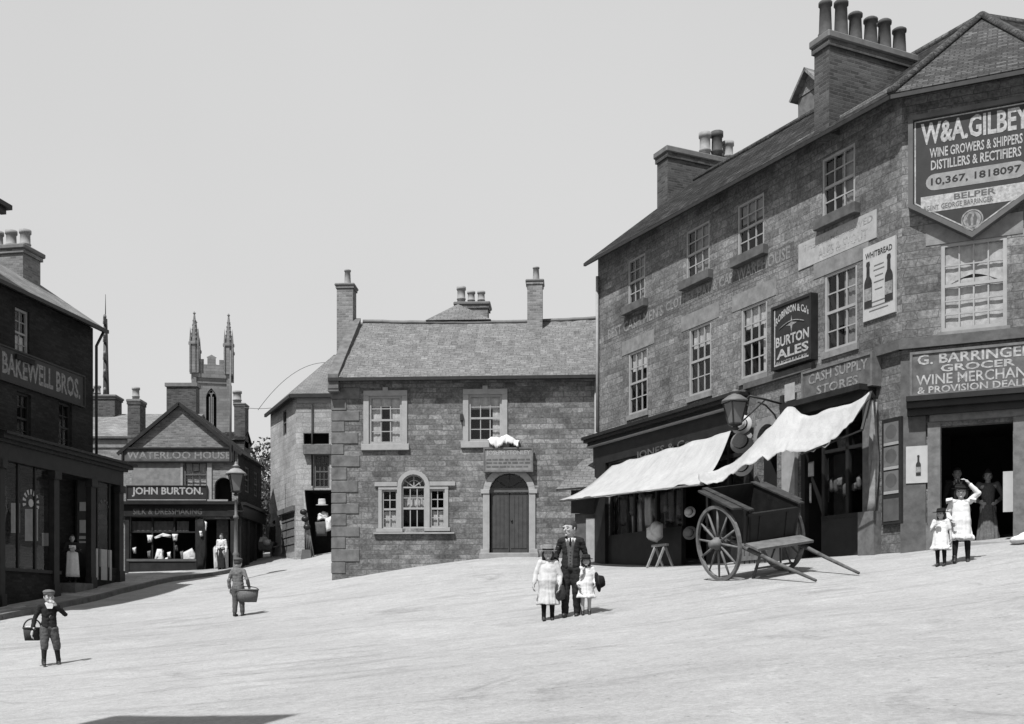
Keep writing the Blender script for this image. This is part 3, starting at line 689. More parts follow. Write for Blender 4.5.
# brewery board
u0,u1=FM.u(771,.2),FM.u(811,.2); v0=FM.uv(791,365,.2)[1]; v1=FM.uv(791,300,.2)[1]
t=board(FM,u0+.06,u1-.06,v0+.06,v1-.06,.003,.17,'brewery_board','black brewery board lettered BURTON ALES with pale cross emblem between first-floor windows','sign_dark','black',.06,
  rows(u0,u1,v0,v1,[("ROBINSON & Co's",.1,.92,.2,.32,.03,.2),("BURTON",.1,.93,.5,.66,.03),("ALES",.12,.92,.7,.85,.03),("IN BOTTLE & CASK",.12,.9,.885,.93,.01)]))
m=MB(); c=((u0+u1)/2,(v0*.58+v1*.42)+.2)
cc=((u0+u1)/2, v1-(v1-v0)*.36)
m.poly([FM.p(cc[0]+.19*math.sin(a*math.pi/4)*(1 if a%2==0 else .25),cc[1]+.2*math.cos(a*math.pi/4)*(1 if a%2==0 else .25),.176) for a in range(8)])
m.tube([FM.p(cc[0]-.42+.84*i/10,cc[1]-.03+.1*math.sin(i/10*math.pi),.178) for i in range(11)],.012,5); m.build('cross_emblem',M['faded'],t,fixn=False)
m=MB(); fw=.035; a,b,c_,d=u0+.08,u1-.08,v0+.08,v1-.08
m.box(FM,a,a+fw,c_,d,.171,.176); m.box(FM,a+fw,b-fw,c_,c_+fw,.171,.1755); m.build('border_line',M['gilt'],t)
# stores sign
u0,u1=FM.u(801,.25),FM.u(872,.25); v0=FM.uv(836,394,.25)[1]; v1=FM.uv(836,361,.25)[1]
board(FM,u0+.05,u1-.05,v0+.04,v1-.07,.003,.22,'stores_sign','grey shop sign reading CASH SUPPLY STORES over torn canvas awning','sign_mid','woodmid',.05,
  rows(u0,u1,v0,v1,[("CASH SUPPLY",.1,.93,.18,.5,.02,.04),("STORES",.22,.8,.58,.86,.02)]),'faded')
# stout poster on the wall
u0,u1=FM.u(863,.05),FM.u(895,.05); v0=FM.uv(879,317,.05)[1]; v1=FM.uv(879,242,.05)[1]
t=board(FM,u0,u1,v0,v1,.003,.05,'stout_poster','white enamel plate picturing two dark bottles below WHITBREAD, high beside corner','paper','black',0)
m=MB(); lettering(m,FM,rows(u0,u1,v0,v1,[("WHITBREAD",.08,.92,.09,.17,.015)]),.056); m.build('lettering',M['ink'],t,fixn=False)
m=MB()
for yy,a,b in ((.3,.36,.66),(.36,.34,.68),(.44,.38,.64),(.52,.35,.66),(.62,.38,.62),(.78,.2,.8),(.84,.15,.85),(.89,.2,.8)):
    m.poly([FM.p(u0+(u1-u0)*a,v1-(v1-v0)*yy,.056),FM.p(u0+(u1-u0)*b,v1-(v1-v0)*yy,.056),FM.p(u0+(u1-u0)*b,v1-(v1-v0)*(yy-.012),.056),FM.p(u0+(u1-u0)*a,v1-(v1-v0)*(yy-.012),.056)])
m.build('small_print',M['lead'],t,fixn=False)
def bottle(F,uc,vb,h,w,t):
    r=h*.115; prof=[(r,0),(r,.52),(r*.9,.58),(r*.42,.68),(r*.36,.9),(r*.48,.91),(r*.48,.95),(r*.36,1)]
    p=[(uc+a,vb+b*h) for a,b in prof]+[(uc-a,vb+b*h) for a,b in prof[::-1]]
    o=MB().prism([F.p(a,b,w) for a,b in p],F.p(0,0,.004)-F.p(0,0,0)).build('bottle_picture',M['ink'],t)
    MB().poly([F.p(uc-r*.95,vb+h*.15,w+.0065),F.p(uc+r*.95,vb+h*.15,w+.0065),F.p(uc+r*.95,vb+h*.42,w+.0065),F.p(uc-r*.95,vb+h*.42,w+.0065)]).build('bottle_label',M['faded'],o,fixn=False)
for fx in (.17,.82): bottle(FM,u0+(u1-u0)*fx,v0+(v1-v0)*.17,(v1-v0)*.62,.056,t)
# the big pointed wine board
u0=FC.u(908,.22); u1=2*FC.u(972,.22)-u0; vt=FC.uv(908,116,.22)[1]; vm=FC.uv(908,207,.22)[1]; vp=FC.uv(972,237,.22)[1]
t=thing('wine_board','large dark pointed wine merchants board W & A GILBEY under the hipped corner eaves','sign',FC.p((u0+u1)/2,vp,0))
um=(u0+u1)/2; out=[(u0,vt),(u0,vm),(um,vp),(u1,vm),(u1,vt)]
nn=FC.p(0,0,.16)-FC.p(0,0,0)
def inset(o,d): return [(o[0][0]+d,o[0][1]-d),(o[1][0]+d,o[1][1]+d*.5),(o[2][0],o[2][1]+d*1.2),(o[3][0]-d,o[3][1]+d*.5),(o[4][0]-d,o[4][1]-d)]
ins=inset(out,.09)
MB().prism([FC.p(a,b,.004) for a,b in ins],FC.p(0,0,.15)-FC.p(0,0,0)).build('board',M['sign_dark'],t)
m=MB()
for i in range(5):
    a,b,c,d=out[i],out[(i+1)%5],ins[(i+1)%5],ins[i]
    m.hexa([FC.p(*q,.003) for q in (a,b,c,d)]+[FC.p(*q,.21) for q in (a,b,c,d)])
m.build('frame',M['mid'],t)
i2=inset(out,.115); i3=inset(out,.14); m=MB()
for i in range(5):
    a,b,c,d=i2[i],i2[(i+1)%5],i3[(i+1)%5],i3[i]; m.poly([FC.p(*q,.158) for q in (a,b,c,d)])
m.build('border_line',M['gilt'],t,fixn=False)
BW=u1-u0; BH=vt-vp
R=lambda L: rows(u0,u1,vp,vt,L)
m=MB(); lettering(m,FC,R([("W&A.GILBEY",.1,.93,.07,.24,.03),("WINE GROWERS & SHIPPERS",.17,.88,.27,.345,.02),("DISTILLERS & RECTIFIERS",.18,.87,.365,.44,.02)]),.16); m.build('lettering',M['gilt'],t,fixn=False)
def rrect(F,a,b,c,d,w,n=8):
    r=(d-c)/2; p=[(b-r+r*math.cos(-math.pi/2+math.pi*i/n),c+r+r*math.sin(-math.pi/2+math.pi*i/n)) for i in range(n+1)]+[(a+r+r*math.cos(math.pi/2+math.pi*i/n),c+r+r*math.sin(math.pi/2+math.pi*i/n)) for i in range(n+1)]
    return [F.p(x,y,w) for x,y in p]
m=MB(); m.poly(rrect(FC,u0+.14*BW,u0+.91*BW,vt-.595*BH,vt-.47*BH,.159)); m.build('number_panel',M['woodpale'],t,fixn=False)
m=MB(); lettering(m,FC,R([("10,367, 1818097",.18,.87,.5,.565,.02)]),.163); m.build('number_lettering',M['ink'],t,fixn=False)
m=MB(); m.poly([FC.p(u0+.1*BW,vt-.76*BH,.159),FC.p(u0+.93*BW,vt-.76*BH,.159),FC.p(u0+.93*BW,vt-.635*BH,.159),FC.p(u0+.1*BW,vt-.635*BH,.159)]); m.build('agent_panel',M['gilt'],t,fixn=False)
m=MB(); lettering(m,FC,R([("BELPER",.36,.68,.645,.69,.02),("AGENT",.12,.24,.71,.745,.0),("GEORGE BARRINGER",.26,.66,.705,.745,.01)]),.163); m.build('agent_lettering',M['mid'],t,fixn=False)
m=MB(); cx,cy,r=um,vt-.86*BH,.2
for k in range(20):
    a,b=2*math.pi*k/20,2*math.pi*(k+1)/20
    m.poly([FC.p(cx+q*math.cos(x),cy+q*math.sin(x),.16) for q,x in ((r,a),(r,b),(r*.86,b),(r*.86,a))])
m.poly([FC.p(cx+r*.8*math.cos(2*math.pi*k/20),cy+r*.8*math.sin(2*math.pi*k/20),.16) for k in range(20)]); m.build('round_emblem',M['faded'],t,fixn=False)
m=MB()
for q in ([(-.06,-.11),(-.02,-.11),(-.03,.02),(.0,.1),(-.05,.12),(-.09,.05)],[(.02,-.11),(.07,-.11),(.09,.03),(.05,.12),(.02,.04)]): m.poly([FC.p(cx+a,cy+b,.164) for a,b in q])
m.build('emblem_figure',M['mid'],t,fixn=False)
# grocer's fascia sign
u0,u1=FC.u(910,.12),FC.u(1043,.12); v0=FC.uv(960,394,.12)[1]; v1=FC.uv(960,343,.12)[1]-.1
t=board(FC,u0+.05,u1-.05,v0+.06,v1-.05,.005,.14,'grocer_sign','long grey sign of G. BARRINGER grocer and wine merchant above open doorway','sign_mid','woodmid',.05,
  rows(u0,u1,v0,v1,[("G. BARRINGER",.06,.93,.07,.3,.02),("GROCER",.24,.8,.33,.49,.025),("WINE MERCHANT",.05,.95,.52,.75,.012),("& PROVISION DEALER",.06,.95,.78,.94,.02)]))
# bottle poster and the triple frame
u0,u1=FC.u(906,.07),FC.u(931,.07); v0=FC.uv(918,483,.07)[1]; v1=FC.uv(918,446,.07)[1]
t=board(FC,u0,u1,v0,v1,.061,.08,'bottle_poster','small white poster with single dark bottle pasted beside grocer doorway','paper','black',0)
bottle(FC,(u0+u1)/2,v0+(v1-v0)*.2,(v1-v0)*.55,.086,t)
u0,u1=FM.u(881.5,.1),FM.u(900.5,.1); v0=FM.uv(891,524,.1)[1]; v1=FM.uv(891,418,.1)[1]
t=thing('poster_case','tall narrow dark case of three portrait cards by the corner pier','poster case',FM.p((u0+u1)/2,v0,0))
MB().box(FM,u0,u1,v0,v1,.003,.09).build('case',M['dark'],t)
H=v1-v0
for k in range(3):
    a=v1-H*(.04+.23*k); m=MB(); m.box(FM,u0+.06,u1-.06,a-H*.185,a,.091,.1); c=m.build('card',M['lead'],t)
    m=MB(); m.box(FM,u0+.06,u1-.06,a-H*.215,a-H*.187,.091,.101); m.build('card_strip',M['white'],c)
    m=MB(); m.poly([FM.p((u0+u1)/2+(u1-u0)*.3*math.cos(q*math.pi/6),a-H*.09+H*.07*math.sin(q*math.pi/6),.102) for q in range(12)]); m.build('portrait',M['mid'],c,fixn=False)
m=MB(); m.box(FM,u0+.05,u1-.05,v0+.06,v0+H*.24,.091,.1); m.build('lower_panel',M['mid'],t)
# small white notice between the shops
u0,u1=FM.u(787,.05),FM.u(796,.05); v0=FM.uv(791,401,.05)[1]; v1=FM.uv(791,384,.05)[1]
u1=FM.u(797,.05)
board(FM,u0,u1,v0,v1,.105,.12,'wall_notice','small white paper notice above torn awning beside stores sign','faded_white','black',0)
# ================================================================== stone house closing the square
FH=Frame(*at(332,0,34).xy, 1,-.0537); LH=FH.u(600)+.25
def hv(px,py,w=0): return FH.uv(px,py,w)
ve=hv(465,378)[1]; gl=gz(*FH.p(0,0).xy); 
SH=thing('stone_house','two-storey rubble stone house with white framed windows and slate roof across the square','building',V((FH.p(0,0).x,FH.p(0,0).y,gl)))
vr=ve+2.6; VB=gl-.5
HW=[]
for l,r,t,b in ((369,402,396,444),(468.5,502,394.5,441.5)):
    HW.append((FH.u(l),FH.u(r),hv((l+r)/2,b)[1],hv((l+r)/2,t)[1]))
v3=[(FH.u(382),FH.u(397.5),hv(390,528.5)[1],hv(390,490)[1]),(FH.u(430),FH.u(445),hv(437,527.5)[1],hv(437,489.5)[1])]
vc=(FH.u(401.5),FH.u(425.5),hv(413,528.5)[1],hv(413,474.5)[1])
dr=(FH.u(489.5),FH.u(529),hv(509,553)[1],hv(509,473)[1])
mb=MB(); wall(mb,FH,0,LH,VB,ve+.1,HW+v3+[vc,dr],.16)
spandrels(mb,FH,vc[0],vc[1],vc[3]-(vc[1]-vc[0])/2,depth=.16); spandrels(mb,FH,dr[0],dr[1],dr[3]-(dr[1]-dr[0])/2,depth=.16)
D=7.0
for u in (0,LH): mb.poly([FH.p(u,VB),FH.p(u,ve),FH.p(u,vr,-D/2),FH.p(u,ve,-D),FH.p(u,VB,-D)])
mb.poly([FH.p(0,VB,-D),FH.p(LH,VB,-D),FH.p(LH,ve,-D),FH.p(0,ve,-D)])
mb.build('wall',M['stone_house'],SH,fixn=False)
mb=MB(); ov=.3; ee=ve-.0
q=random.Random(8); R_=[]
for j in range(15):
    f=j/14; R_.append([FH.p(.1+(LH-.1)*i/40, ee+(vr+.1-ee)*f-.09*math.sin(math.pi*i/40)*(.4+.6*f)+.018*q.uniform(-1,1), ov+(-D/2-ov)*f) for i in range(41)])
mb.grid(R_,.07,False); mb.slab([FH.p(.1,vr+.1,-D/2),FH.p(LH,vr+.1,-D/2),FH.p(LH,ee,-D-ov),FH.p(.1,ee,-D-ov)],.08)
rf=mb.build('roof',M['slate'],SH)
mb=MB(); mb.tube([FH.p(.3+(LH-.3)*i/24,vr+.12-.09*math.sin(math.pi*i/24)+.012*q.uniform(-1,1),-D/2) for i in range(25)],.075,6); mb.build('ridge_tiles',M['lead'],rf)
# raised hip of the rear wing
ua,ub,um=FH.u(426,-D/2),FH.u(491,-D/2),FH.u(458,-D/2-1); vt=FH.uv(458,304,-D/2-1.0)[1]
mb=MB(); P0,P1,P2=FH.p(ua,vr+.12,-D/2+.1),FH.p(ub,vr+.12,-D/2+.1),FH.p(um,vt,-D/2-1.0)
B0,B1,B2=FH.p(ua-.3,vr-.4,-D-3),FH.p(ub+.3,vr-.4,-D-3),FH.p(um,vt,-D-3)
mb.add([P0,P1,P2,B0,B1,B2],[[0,1,2],[0,2,5,3],[1,4,5,2],[3,5,4],[0,3,4,1]]); mb.build('rear_roof',M['slate'],rf)
# gutter
mb=MB(); mb.bar(FH.p(-.05,ve-.07,ov+.02),FH.p(LH,ve-.07,ov+.02),.12,.1); mb.build('gutter',M['iron'],rf)
# gable parapet with kneeler at the road end
mb=MB(); k=(vr-ve)/(D/2)
def gp(w,dv): return ve+(0-w)*k+dv
pts=[(.34,-.32),(.34,.12)]; 
mb.hexa([FH.p(-.06,gp(.32,-.1),.32),FH.p(.26,gp(.32,-.1),.32),FH.p(.26,gp(-3.3,-.1),-3.3),FH.p(-.06,gp(-3.3,-.1),-3.3),FH.p(-.06,gp(.32,.34),.32),FH.p(.26,gp(.32,.34),.32),FH.p(.26,gp(-3.3,.34),-3.3),FH.p(-.06,gp(-3.3,.34),-3.3)])
mb.box(FH,-.07,.27,ve-.42,ve-.12,.003,.3)
mb.build('gable_coping',M['quoin'],SH)
# quoins
mb=MB(); v=gl+.2; i=0
while v<ve-.5:
    h=.36+rnd.uniform(-.04,.05); L=.86 if i%2 else .42; mb.box(FH,-.02,L+rnd.uniform(-.05,.05),v,v+h-.02,-.2,.03); v+=h; i+=1
mb.build('quoins',M['quoin'],SH,bevel=.015)
# chimneys
stack(FH,SH,FH.u(338,-3.3),FH.u(354,-3.3),-3.7,-3.1,ve+1.4,FH.uv(346,285,-3.3)[1],[(FH.u(347,-3.3),-3.4,.11,.55,0,'pot_light')],'brick_mid',.09,.07)
stack(FH,SH,FH.u(527.5,-3.1),FH.u(542.5,-3.1),-3.5,-2.9,ve+1.4,FH.uv(535,281,-3.1)[1],[(FH.u(536,-3.1),-3.2,.11,.5,0,'pot_light')],'brick_mid',.09,.06)
c=-D/2-1.9
stack(FH,SH,FH.u(457,c),FH.u(488,c),c-.5,c+.2,vr-.5,FH.uv(472,303.5,c)[1],[(FH.u(461,c),c-.1,.15,.62,1,'pot_light'),(FH.u(471,c),c-.1,.13,.45,1,'pot_light'),(FH.u(481,c),c-.1,.13,.45,1,'pot_light')],'brick_mid',.12,.1)
# dressed windows
def surround(F,h,wi,fw,sillh=.2,top=True,mat='white',arch=False):
    s=MB(); vt_=h[3]
    s.box(F,h[0]-fw,h[0]+.005,h[2]-.005,vt_,-.15,.05); s.box(F,h[1]-.005,h[1]+fw,h[2]-.005,vt_,-.15,.05)
    if top: s.box(F,h[0]-fw,h[1]+fw,vt_+.001,vt_+fw,-.15,.052)
    s.box(F,h[0]-fw-.06,h[1]+fw+.06,h[2]-sillh,h[2]-.006,-.15,.09)
    s.build('window_surround',M[mat],wi,bevel=.01)
for i,h in enumerate(HW):
    wi=window(FH,SH,*h,nx=3,rt=2,rb=2,depth=.085,curtain='sides' if i==0 else 'topsides',fr=.07); surround(FH,h,wi,.17,.2)
    s=MB(); m=(h[0]+h[1])/2; s.box(FH,m-.08,m+.08,h[3]+.03,h[3]+.26,.003,.07); s.build('keystone',M['white'],wi)
for h in v3:
    wi=window(FH,SH,*h,nx=2,rt=2,rb=2,depth=.085,curtain='half',fr=.05)
    surround(FH,h,wi,.11,.12)
wi=window(FH,SH,vc[0],vc[1],vc[2],vc[3]-(vc[1]-vc[0])/2,nx=3,rt=2,rb=1,depth=.085,curtain='',fr=.05,mid=vc[2]+.62)
m=MB(); drape(m,FH,vc[0]+.05,vc[1]-.05,vc[2]+.62,vc[2]+1.05,-.2,.02,5); m.build('curtain',M['lace'],wi,fixn=False)
m=MB(); sp=vc[3]-(vc[1]-vc[0])/2; archivolt(m,FH,vc[0],vc[1],sp,.13,-.15,.055); m.box(FH,vc[0]-.13,vc[0]+.004,vc[2],sp,-.15,.056); m.box(FH,vc[1]-.004,vc[1]+.13,vc[2],sp,-.15,.056)
m.box(FH,v3[0][0]-.22,vc[0]-.13,v3[0][3]+.112,v3[0][3]+.24,.003,.075); m.box(FH,vc[1]+.13,v3[1][1]+.32,v3[1][3]+.112,v3[1][3]+.24,.003,.075); m.box(FH,v3[0][0]-.25,v3[1][1]+.3,vc[2]-.17,vc[2]-.125,.003,.12)
m.build('window_surround',M['white'],wi)
m=MB(); r=(vc[1]-vc[0])/2; cu_=(vc[0]+vc[1])/2   # fanlight bars and pane of the arched head
for a in (35,90,145): m.bar(FH.p(cu_,sp,-.09),FH.p(cu_+r*math.cos(math.radians(a)),sp+r*math.sin(math.radians(a)),-.09),.03)
m.tube([FH.p(cu_+r*.55*math.cos(math.pi*k/10),sp+r*.55*math.sin(math.pi*k/10),-.09) for k in range(11)],.015,5); archivolt(m,FH,vc[0]+.04,vc[1]-.04,sp,.05,-.12,-.06); m.build('fanlight_bars',M['white'],wi)
m=MB(); m.poly([FH.p(cu_+r*math.cos(math.pi*k/16),sp+r*math.sin(math.pi*k/16),-.1) for k in range(17)]); m.build('fanlight_pane',M['glass'],wi,fixn=False)
room(FH,wi,vc[0],vc[1],sp-.06,vc[3],-.165,.5)
# front door
m=MB(); sp=dr[3]-(dr[1]-dr[0])/2; archivolt(m,FH,dr[0],dr[1],sp,.2,-.15,.06); m.box(FH,dr[0]-.2,dr[0]+.004,dr[2]-.4,sp,-.15,.061); m.box(FH,dr[1]-.004,dr[1]+.2,dr[2]-.4,sp,-.15,.061)
m.box(FH,dr[0]-.26,dr[0]+.002,sp-.03,sp+.1,.003,.09); m.box(FH,dr[1]-.002,dr[1]+.26,sp-.03,sp+.1,.003,.09); m.box(FH,dr[0]-.27,dr[0]-.002,dr[2]-.4,dr[2]+.12,.003,.1); m.box(FH,dr[1]+.002,dr[1]+.27,dr[2]-.4,dr[2]+.12,.003,.1)
m.build('door_surround',M['white'],SH,bevel=.008)
m=MB(); a,b=dr[0],dr[1]; c=(a+b)/2; vt=hv(509,492)[1]
for x0,x1 in ((a+.04,c-.008),(c+.008,b-.04)):
    m.box(FH,x0,x1,dr[2],vt,-.16,-.12)
    n=4
    for k in range(n): m.box(FH,x0+.03+(x1-x0-.06)*k/n+.006,x0+.03+(x1-x0-.06)*(k+1)/n-.006,dr[2]+.15,vt-.1,-.12,-.105)
door=m.build('door',M['door'],SH)
MB().ell(FH.p(c+.07,dr[2]+1.0,-.08),.035,.035,.035,8,6).build('handle',M['iron'],door)
m=MB(); m.box(FH,a,b,vt+.001,vt+.13,-.16,-.07); m.build('transom',M['mid'],door)
m=MB(); r=(b-a)/2; cc=(a+b)/2
for ang in (45,90,135): m.bar(FH.p(cc,vt+.13,-.1),FH.p(cc+r*math.cos(math.radians(ang)),sp+r*math.sin(math.radians(ang))-.02,-.1),.03)
m.build('fanlight_bars',M['dark'],door)
m=MB(); m.poly([FH.p(a,vt+.1,-.11),FH.p(b,vt+.1,-.11)]+[FH.p(cc+r*math.cos(math.pi*k/16),sp+r*math.sin(math.pi*k/16),-.11) for k in range(17)]); m.build('fanlight_pane',M['glass'],door,fixn=False)
room(FH,door,a,b,vt,dr[3],-.165,.5)
MB().box(FH,dr[0]-.3,dr[1]+.3,dr[2]-.45,dr[2]-.004,-.12,.24).build('doorstep',M['step'],SH,bevel=.02)
m=MB(); u=LH-.42; m.tube([FH.p(FH.u(596,.1),ve-.1,.1),FH.p(FH.u(596,.1),gl+.6,.1)],.05,8); m.build('downpipe',M['cream'],SH)
m=MB(); m.box(FH,FH.u(460.5),FH.u(463.5),hv(461,421)[1],hv(461,415)[1],.003,.15); m.build('wall_lamp_hook',M['iron'],SH)
# low lean-to at the foot of the house
u0,u1=FH.u(560,1.2),FH.u(602,1.0); v1=FH.uv(578,470,.1)[1]; v0=FH.uv(575,489,1.3)[1]
LT_=thing('lean_to','low slate lean-to porch tucked between stone house and clothing shop awning','lean-to',FH.p(FH.u(588),gz(*FH.p(FH.u(588),0).xy)))
m=MB(); m.slab([FH.p(FH.u(556,1.3),v0,1.3),FH.p(u1,v0+.1,1.3),FH.p(u1,v1+.5,.02),FH.p(FH.u(582,.02),v1+.3,.02)],.07); m.build('roof',M['slate'],LT_)
m=MB(); m.box(FH,FH.u(571,.8),FH.u(604,.8),FH.uv(585,513,.8)[1],FH.uv(585,490,.8)[1],.7,.8); m.build('fascia_board',M['dark'],LT_)
m=MB(); a,b=FH.u(575,.8),FH.u(606,.8); m.box(FH,a,b,gl,FH.uv(590,513,.8)[1]-.01,.003,.72); m.build('wall',M['ashlar_dark'],LT_)
m=MB(); m.box(FH,FH.u(586,.8),FH.u(609,.8),FH.uv(595,562,.8)[1],FH.uv(595,518,.8)[1],.721,.78); m.build('whitewashed_board',M['faded_white'],LT_)
# sign over the house door
u0,u1=FH.u(483.5,.2),FH.u(533,.2); v0=hv(508,471.5,.2)[1]; v1=hv(508,448,.2)[1]
t=board(FH,u0+.04,u1-.04,v0+.03,v1-.03,.08,.2,'house_sign','drab painted sign of JOSEPH STONLEY fixed above arched house door','ashlar','woodmid',.045,
  rows(u0,u1,v0,v1,[("JOSEPH STONLEY",.06,.95,.1,.34,.03)]),'white')
m=MB()
for y in (.46,.6,.76): 
    x=.06
    while x<.9:
        L=rnd.uniform(.05,.14); m.poly([FH.p(u0+(u1-u0)*q,v1-(v1-v0)*(y+d_),.207) for q,d_ in ((x,.06),(min(x+L,.94),.06),(min(x+L,.94),0),(x,0))]); x+=L+.025
m.build('small_print',M['sign_mid'],t,fixn=False)
# white cloth over the sill
def lumpy(name,label,cat,c,r,mat,n=9,seed=1,flat=.6,vox=.025,group=None):
    q=random.Random(seed); m=MB()
    for i in range(n): m.ell(V((q.uniform(-1,1)*r[0],q.uniform(-1,1)*r[1],q.uniform(0,1)*r[2])),q.uniform(.3,.55)*r[0],q.uniform(.5,.9)*r[1]+.03,q.uniform(.35,.6)*r[2]+.02,10,7)
    me=remesh(m,vox,2); o=bpy.data.objects.new(name,me); COL.objects.link(o); me.materials.append(M[mat]); o.location=c
    for k,v in tags(label,cat,group).items(): o[k]=v
    return o
m=MB(); a,b=FH.u(488.5,.2),FH.u(519,.2); zs=HW[1][2]-.01; R_=[]; q=random.Random(5)
wob=[q.uniform(-1,1) for _ in range(40)]
for j in range(9):
    f=j/8; row=[]
    for i in range(33):
        s=i/32; env=math.sin(math.pi*min(1,s*1.08))**.5 if s<.93 else .35; hump=.19*env*(.75+.25*math.sin(s*11+1)); drop=(.12+.1*math.sin(s*7)+.05*wob[i])*env+(.1*s)
        ang=f*math.pi; w=.04+.2*(1-math.cos(ang))*.5+.02*math.sin(s*23+f*4); v=zs+hump*math.sin(ang*.62+.35)*(1-f*.15)-(drop+hump*.55)*max(0,f-.55)/.45+.012*math.sin(s*37+f*9)-.12*max(0,s-.6)
        row.append(FH.p(a+(b-a)*s+.02*math.sin(f*6),v,w))
    R_.append(row)
m.grid(R_,.03); m.build('bedding',M['cloth_white'],**tags('white bedding bundled over the sill of window above JOSEPH STONLEY sign','bedding'))

# ================================================================== Waterloo House (small gabled shop down the side street)
YB=46.0; FB=Frame(*at(123,0,YB).xy,1,0); LB=FB.u(238)
bv=lambda px,py,w=0: FB.uv(px,py,w)
gB=gz(*FB.p(2.4,0).xy); veB=bv(180,450)[1]; vaB=bv(180,404)[1]; um=FB.u(180)
WH=thing('gabled_shop','small brick gabled shop named WATERLOO HOUSE with draper shopfront at the side street','building',FB.p(um,gB))
win=(FB.u(184.5),FB.u(207),bv(195,487)[1],bv(195,462)[1]); arch=(FB.u(214.5),FB.u(232),bv(223,503)[1],bv(223,477.5)[1])
shp=(FB.u(130),FB.u(196),gB+.5,bv(160,517)[1]); drB=(FB.u(199),FB.u(231),gB-.3,bv(160,519)[1])
mb=MB(); wall(mb,FB,0,LB,gB-.6,veB,[win,arch,shp,drB],.15); spandrels(mb,FB,arch[0],arch[1],arch[3]-(arch[1]-arch[0])/2)
mb.add([FB.p(0,veB),FB.p(LB,veB),FB.p(um,vaB)],[[0,1,2]])
DB=4.3
mb.poly([FB.p(0,gB-.6),FB.p(0,veB),FB.p(0,veB,-DB),FB.p(0,gB-.6,-DB)]); mb.add([FB.p(0,veB,-DB),FB.p(LB,veB,-DB),FB.p(um,vaB,-DB)],[[0,1,2]]); mb.poly([FB.p(0,gB-.6,-DB),FB.p(LB,gB-.6,-DB),FB.p(LB,veB,-DB),FB.p(0,veB,-DB)])
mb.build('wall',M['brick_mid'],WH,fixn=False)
FS=FB.side(LB)     # street side wall, u runs back
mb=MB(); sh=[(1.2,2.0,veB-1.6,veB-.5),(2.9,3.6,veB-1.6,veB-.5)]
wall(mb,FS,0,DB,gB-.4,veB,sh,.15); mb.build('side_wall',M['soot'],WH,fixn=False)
for h in sh: window(FS,WH,*h,nx=2,rt=2,rb=2,curtain='',mat='mid')
mb=MB(); 
for s,e in ((0,-.14),(1,LB+.14)):
    b=FB.p(e,veB-.12,.14); b2=FB.p(e,veB-.12,-DB); t0=FB.p(um,vaB+.06,.14); t2=FB.p(um,vaB+.06,-DB); mb.slab([b,t0,t2,b2] if s else [t0,b,b2,t2],.09)
rfB=mb.build('roof',M['tile'],WH)
mb=MB(); mb.bar(FB.p(-.18,veB-.2,.16),FB.p(um,vaB+.0,.16),.06,.13); mb.bar(FB.p(LB+.18,veB-.2,.16),FB.p(um,vaB+.0,.16),.06,.13); mb.build('bargeboard',M['dark'],rfB)
wi=window(FB,WH,*win,nx=3,rt=1,rb=2,depth=.085,curtain='swag',mat='mid',fr=.05)
room(FB,WH,*arch,-.16,.6)
m=MB(); m.box(FB,FB.u(132),FB.u(183),bv(150,487)[1],bv(150,463)[1],.003,.05); pnl=m.build('pale_panel',M['ashlar'],WH)
m=MB(); m.box(FB,FB.u(181),FB.u(183.2),bv(150,487)[1],bv(150,463)[1],.051,.07); m.box(FB,FB.u(207.5),FB.u(212),bv(150,500)[1],bv(150,463)[1],.003,.06);m.build('pale_post',M['cream'],WH)
# shopfront
m=MB(); m.box(FB,-.05,LB+.05,bv(180,517)[1]+.01,bv(180,504.5)[1],.003,.2); m.box(FB,-.1,LB+.1,bv(180,505)[1],bv(180,502)[1],.004,.35); m.box(FS,0,DB,bv(180,517)[1]+.01,bv(180,505)[1],.003,.2); m.box(FS,0,DB,bv(180,505)[1]+.002,bv(180,502)[1],.004,.32)
sfB=m.build('shopfront_cornice',M['black'],WH)
m=MB(); lettering(m,FB,plines(FB,[("SILK & DRESSMAKING",133,202,511.5,6)],.205),.206); m.build('fascia_lettering',M['mid'],sfB,fixn=False)
m=MB(); m.box(FB,FB.u(126),shp[0],gB-.5,shp[3],.003,.12); m.box(FB,shp[1],drB[0],gB-.5,shp[3],.003,.12); m.box(FB,drB[1],LB,gB-.5,shp[3],.003,.1); m.box(FB,shp[0],shp[1],gB-.5,shp[2],-.1,.1); m.box(FS,0.02,DB,gB-.4,gB+.35,.003,.06)
for u in (.1,1.5,2.9,4.1): m.box(FS,u-.08,u+.08,gB+.3,shp[3],.003,.1)
m.build('pilaster',M['dark'],sfB)
m=MB(); m.box(FB,shp[0]-.1,shp[1]+.05,shp[2]+.0,shp[2]+.1,-.1,.14); m.build('window_board',M['mid'],sfB)
m=MB()
for px in (152,174): m.box(FB,FB.u(px)-.03,FB.u(px)+.03,shp[2]+.1,shp[3],-.1,-.04)
m.box(FB,shp[0],shp[1],bv(150,532)[1]-.03,bv(150,532)[1]+.03,-.101,-.041); m.build('shop_window_frame',M['dark'],sfB)
room(FB,sfB,shp[0],shp[1],shp[2],shp[3],-.16,1.4); room(FB,sfB,drB[0],drB[1],gB-.3,drB[3],-.16,1.5)
m=MB(); m.poly([FB.p(shp[0],shp[2],-.07),FB.p(shp[1],shp[2],-.07),FB.p(shp[1],shp[3],-.07),FB.p(shp[0],shp[3],-.07)]); m.build('shop_window_pane',M['glass'],sfB,fixn=False)
for a,b in ((131,151),(153,173),(176,188)):
    m=MB(); drape(m,FB,FB.u(a),FB.u(b),bv(150,531)[1],bv(150,521)[1],-.12,.01,4); m.build('window_blind',M['lead'],sfB,fixn=False)
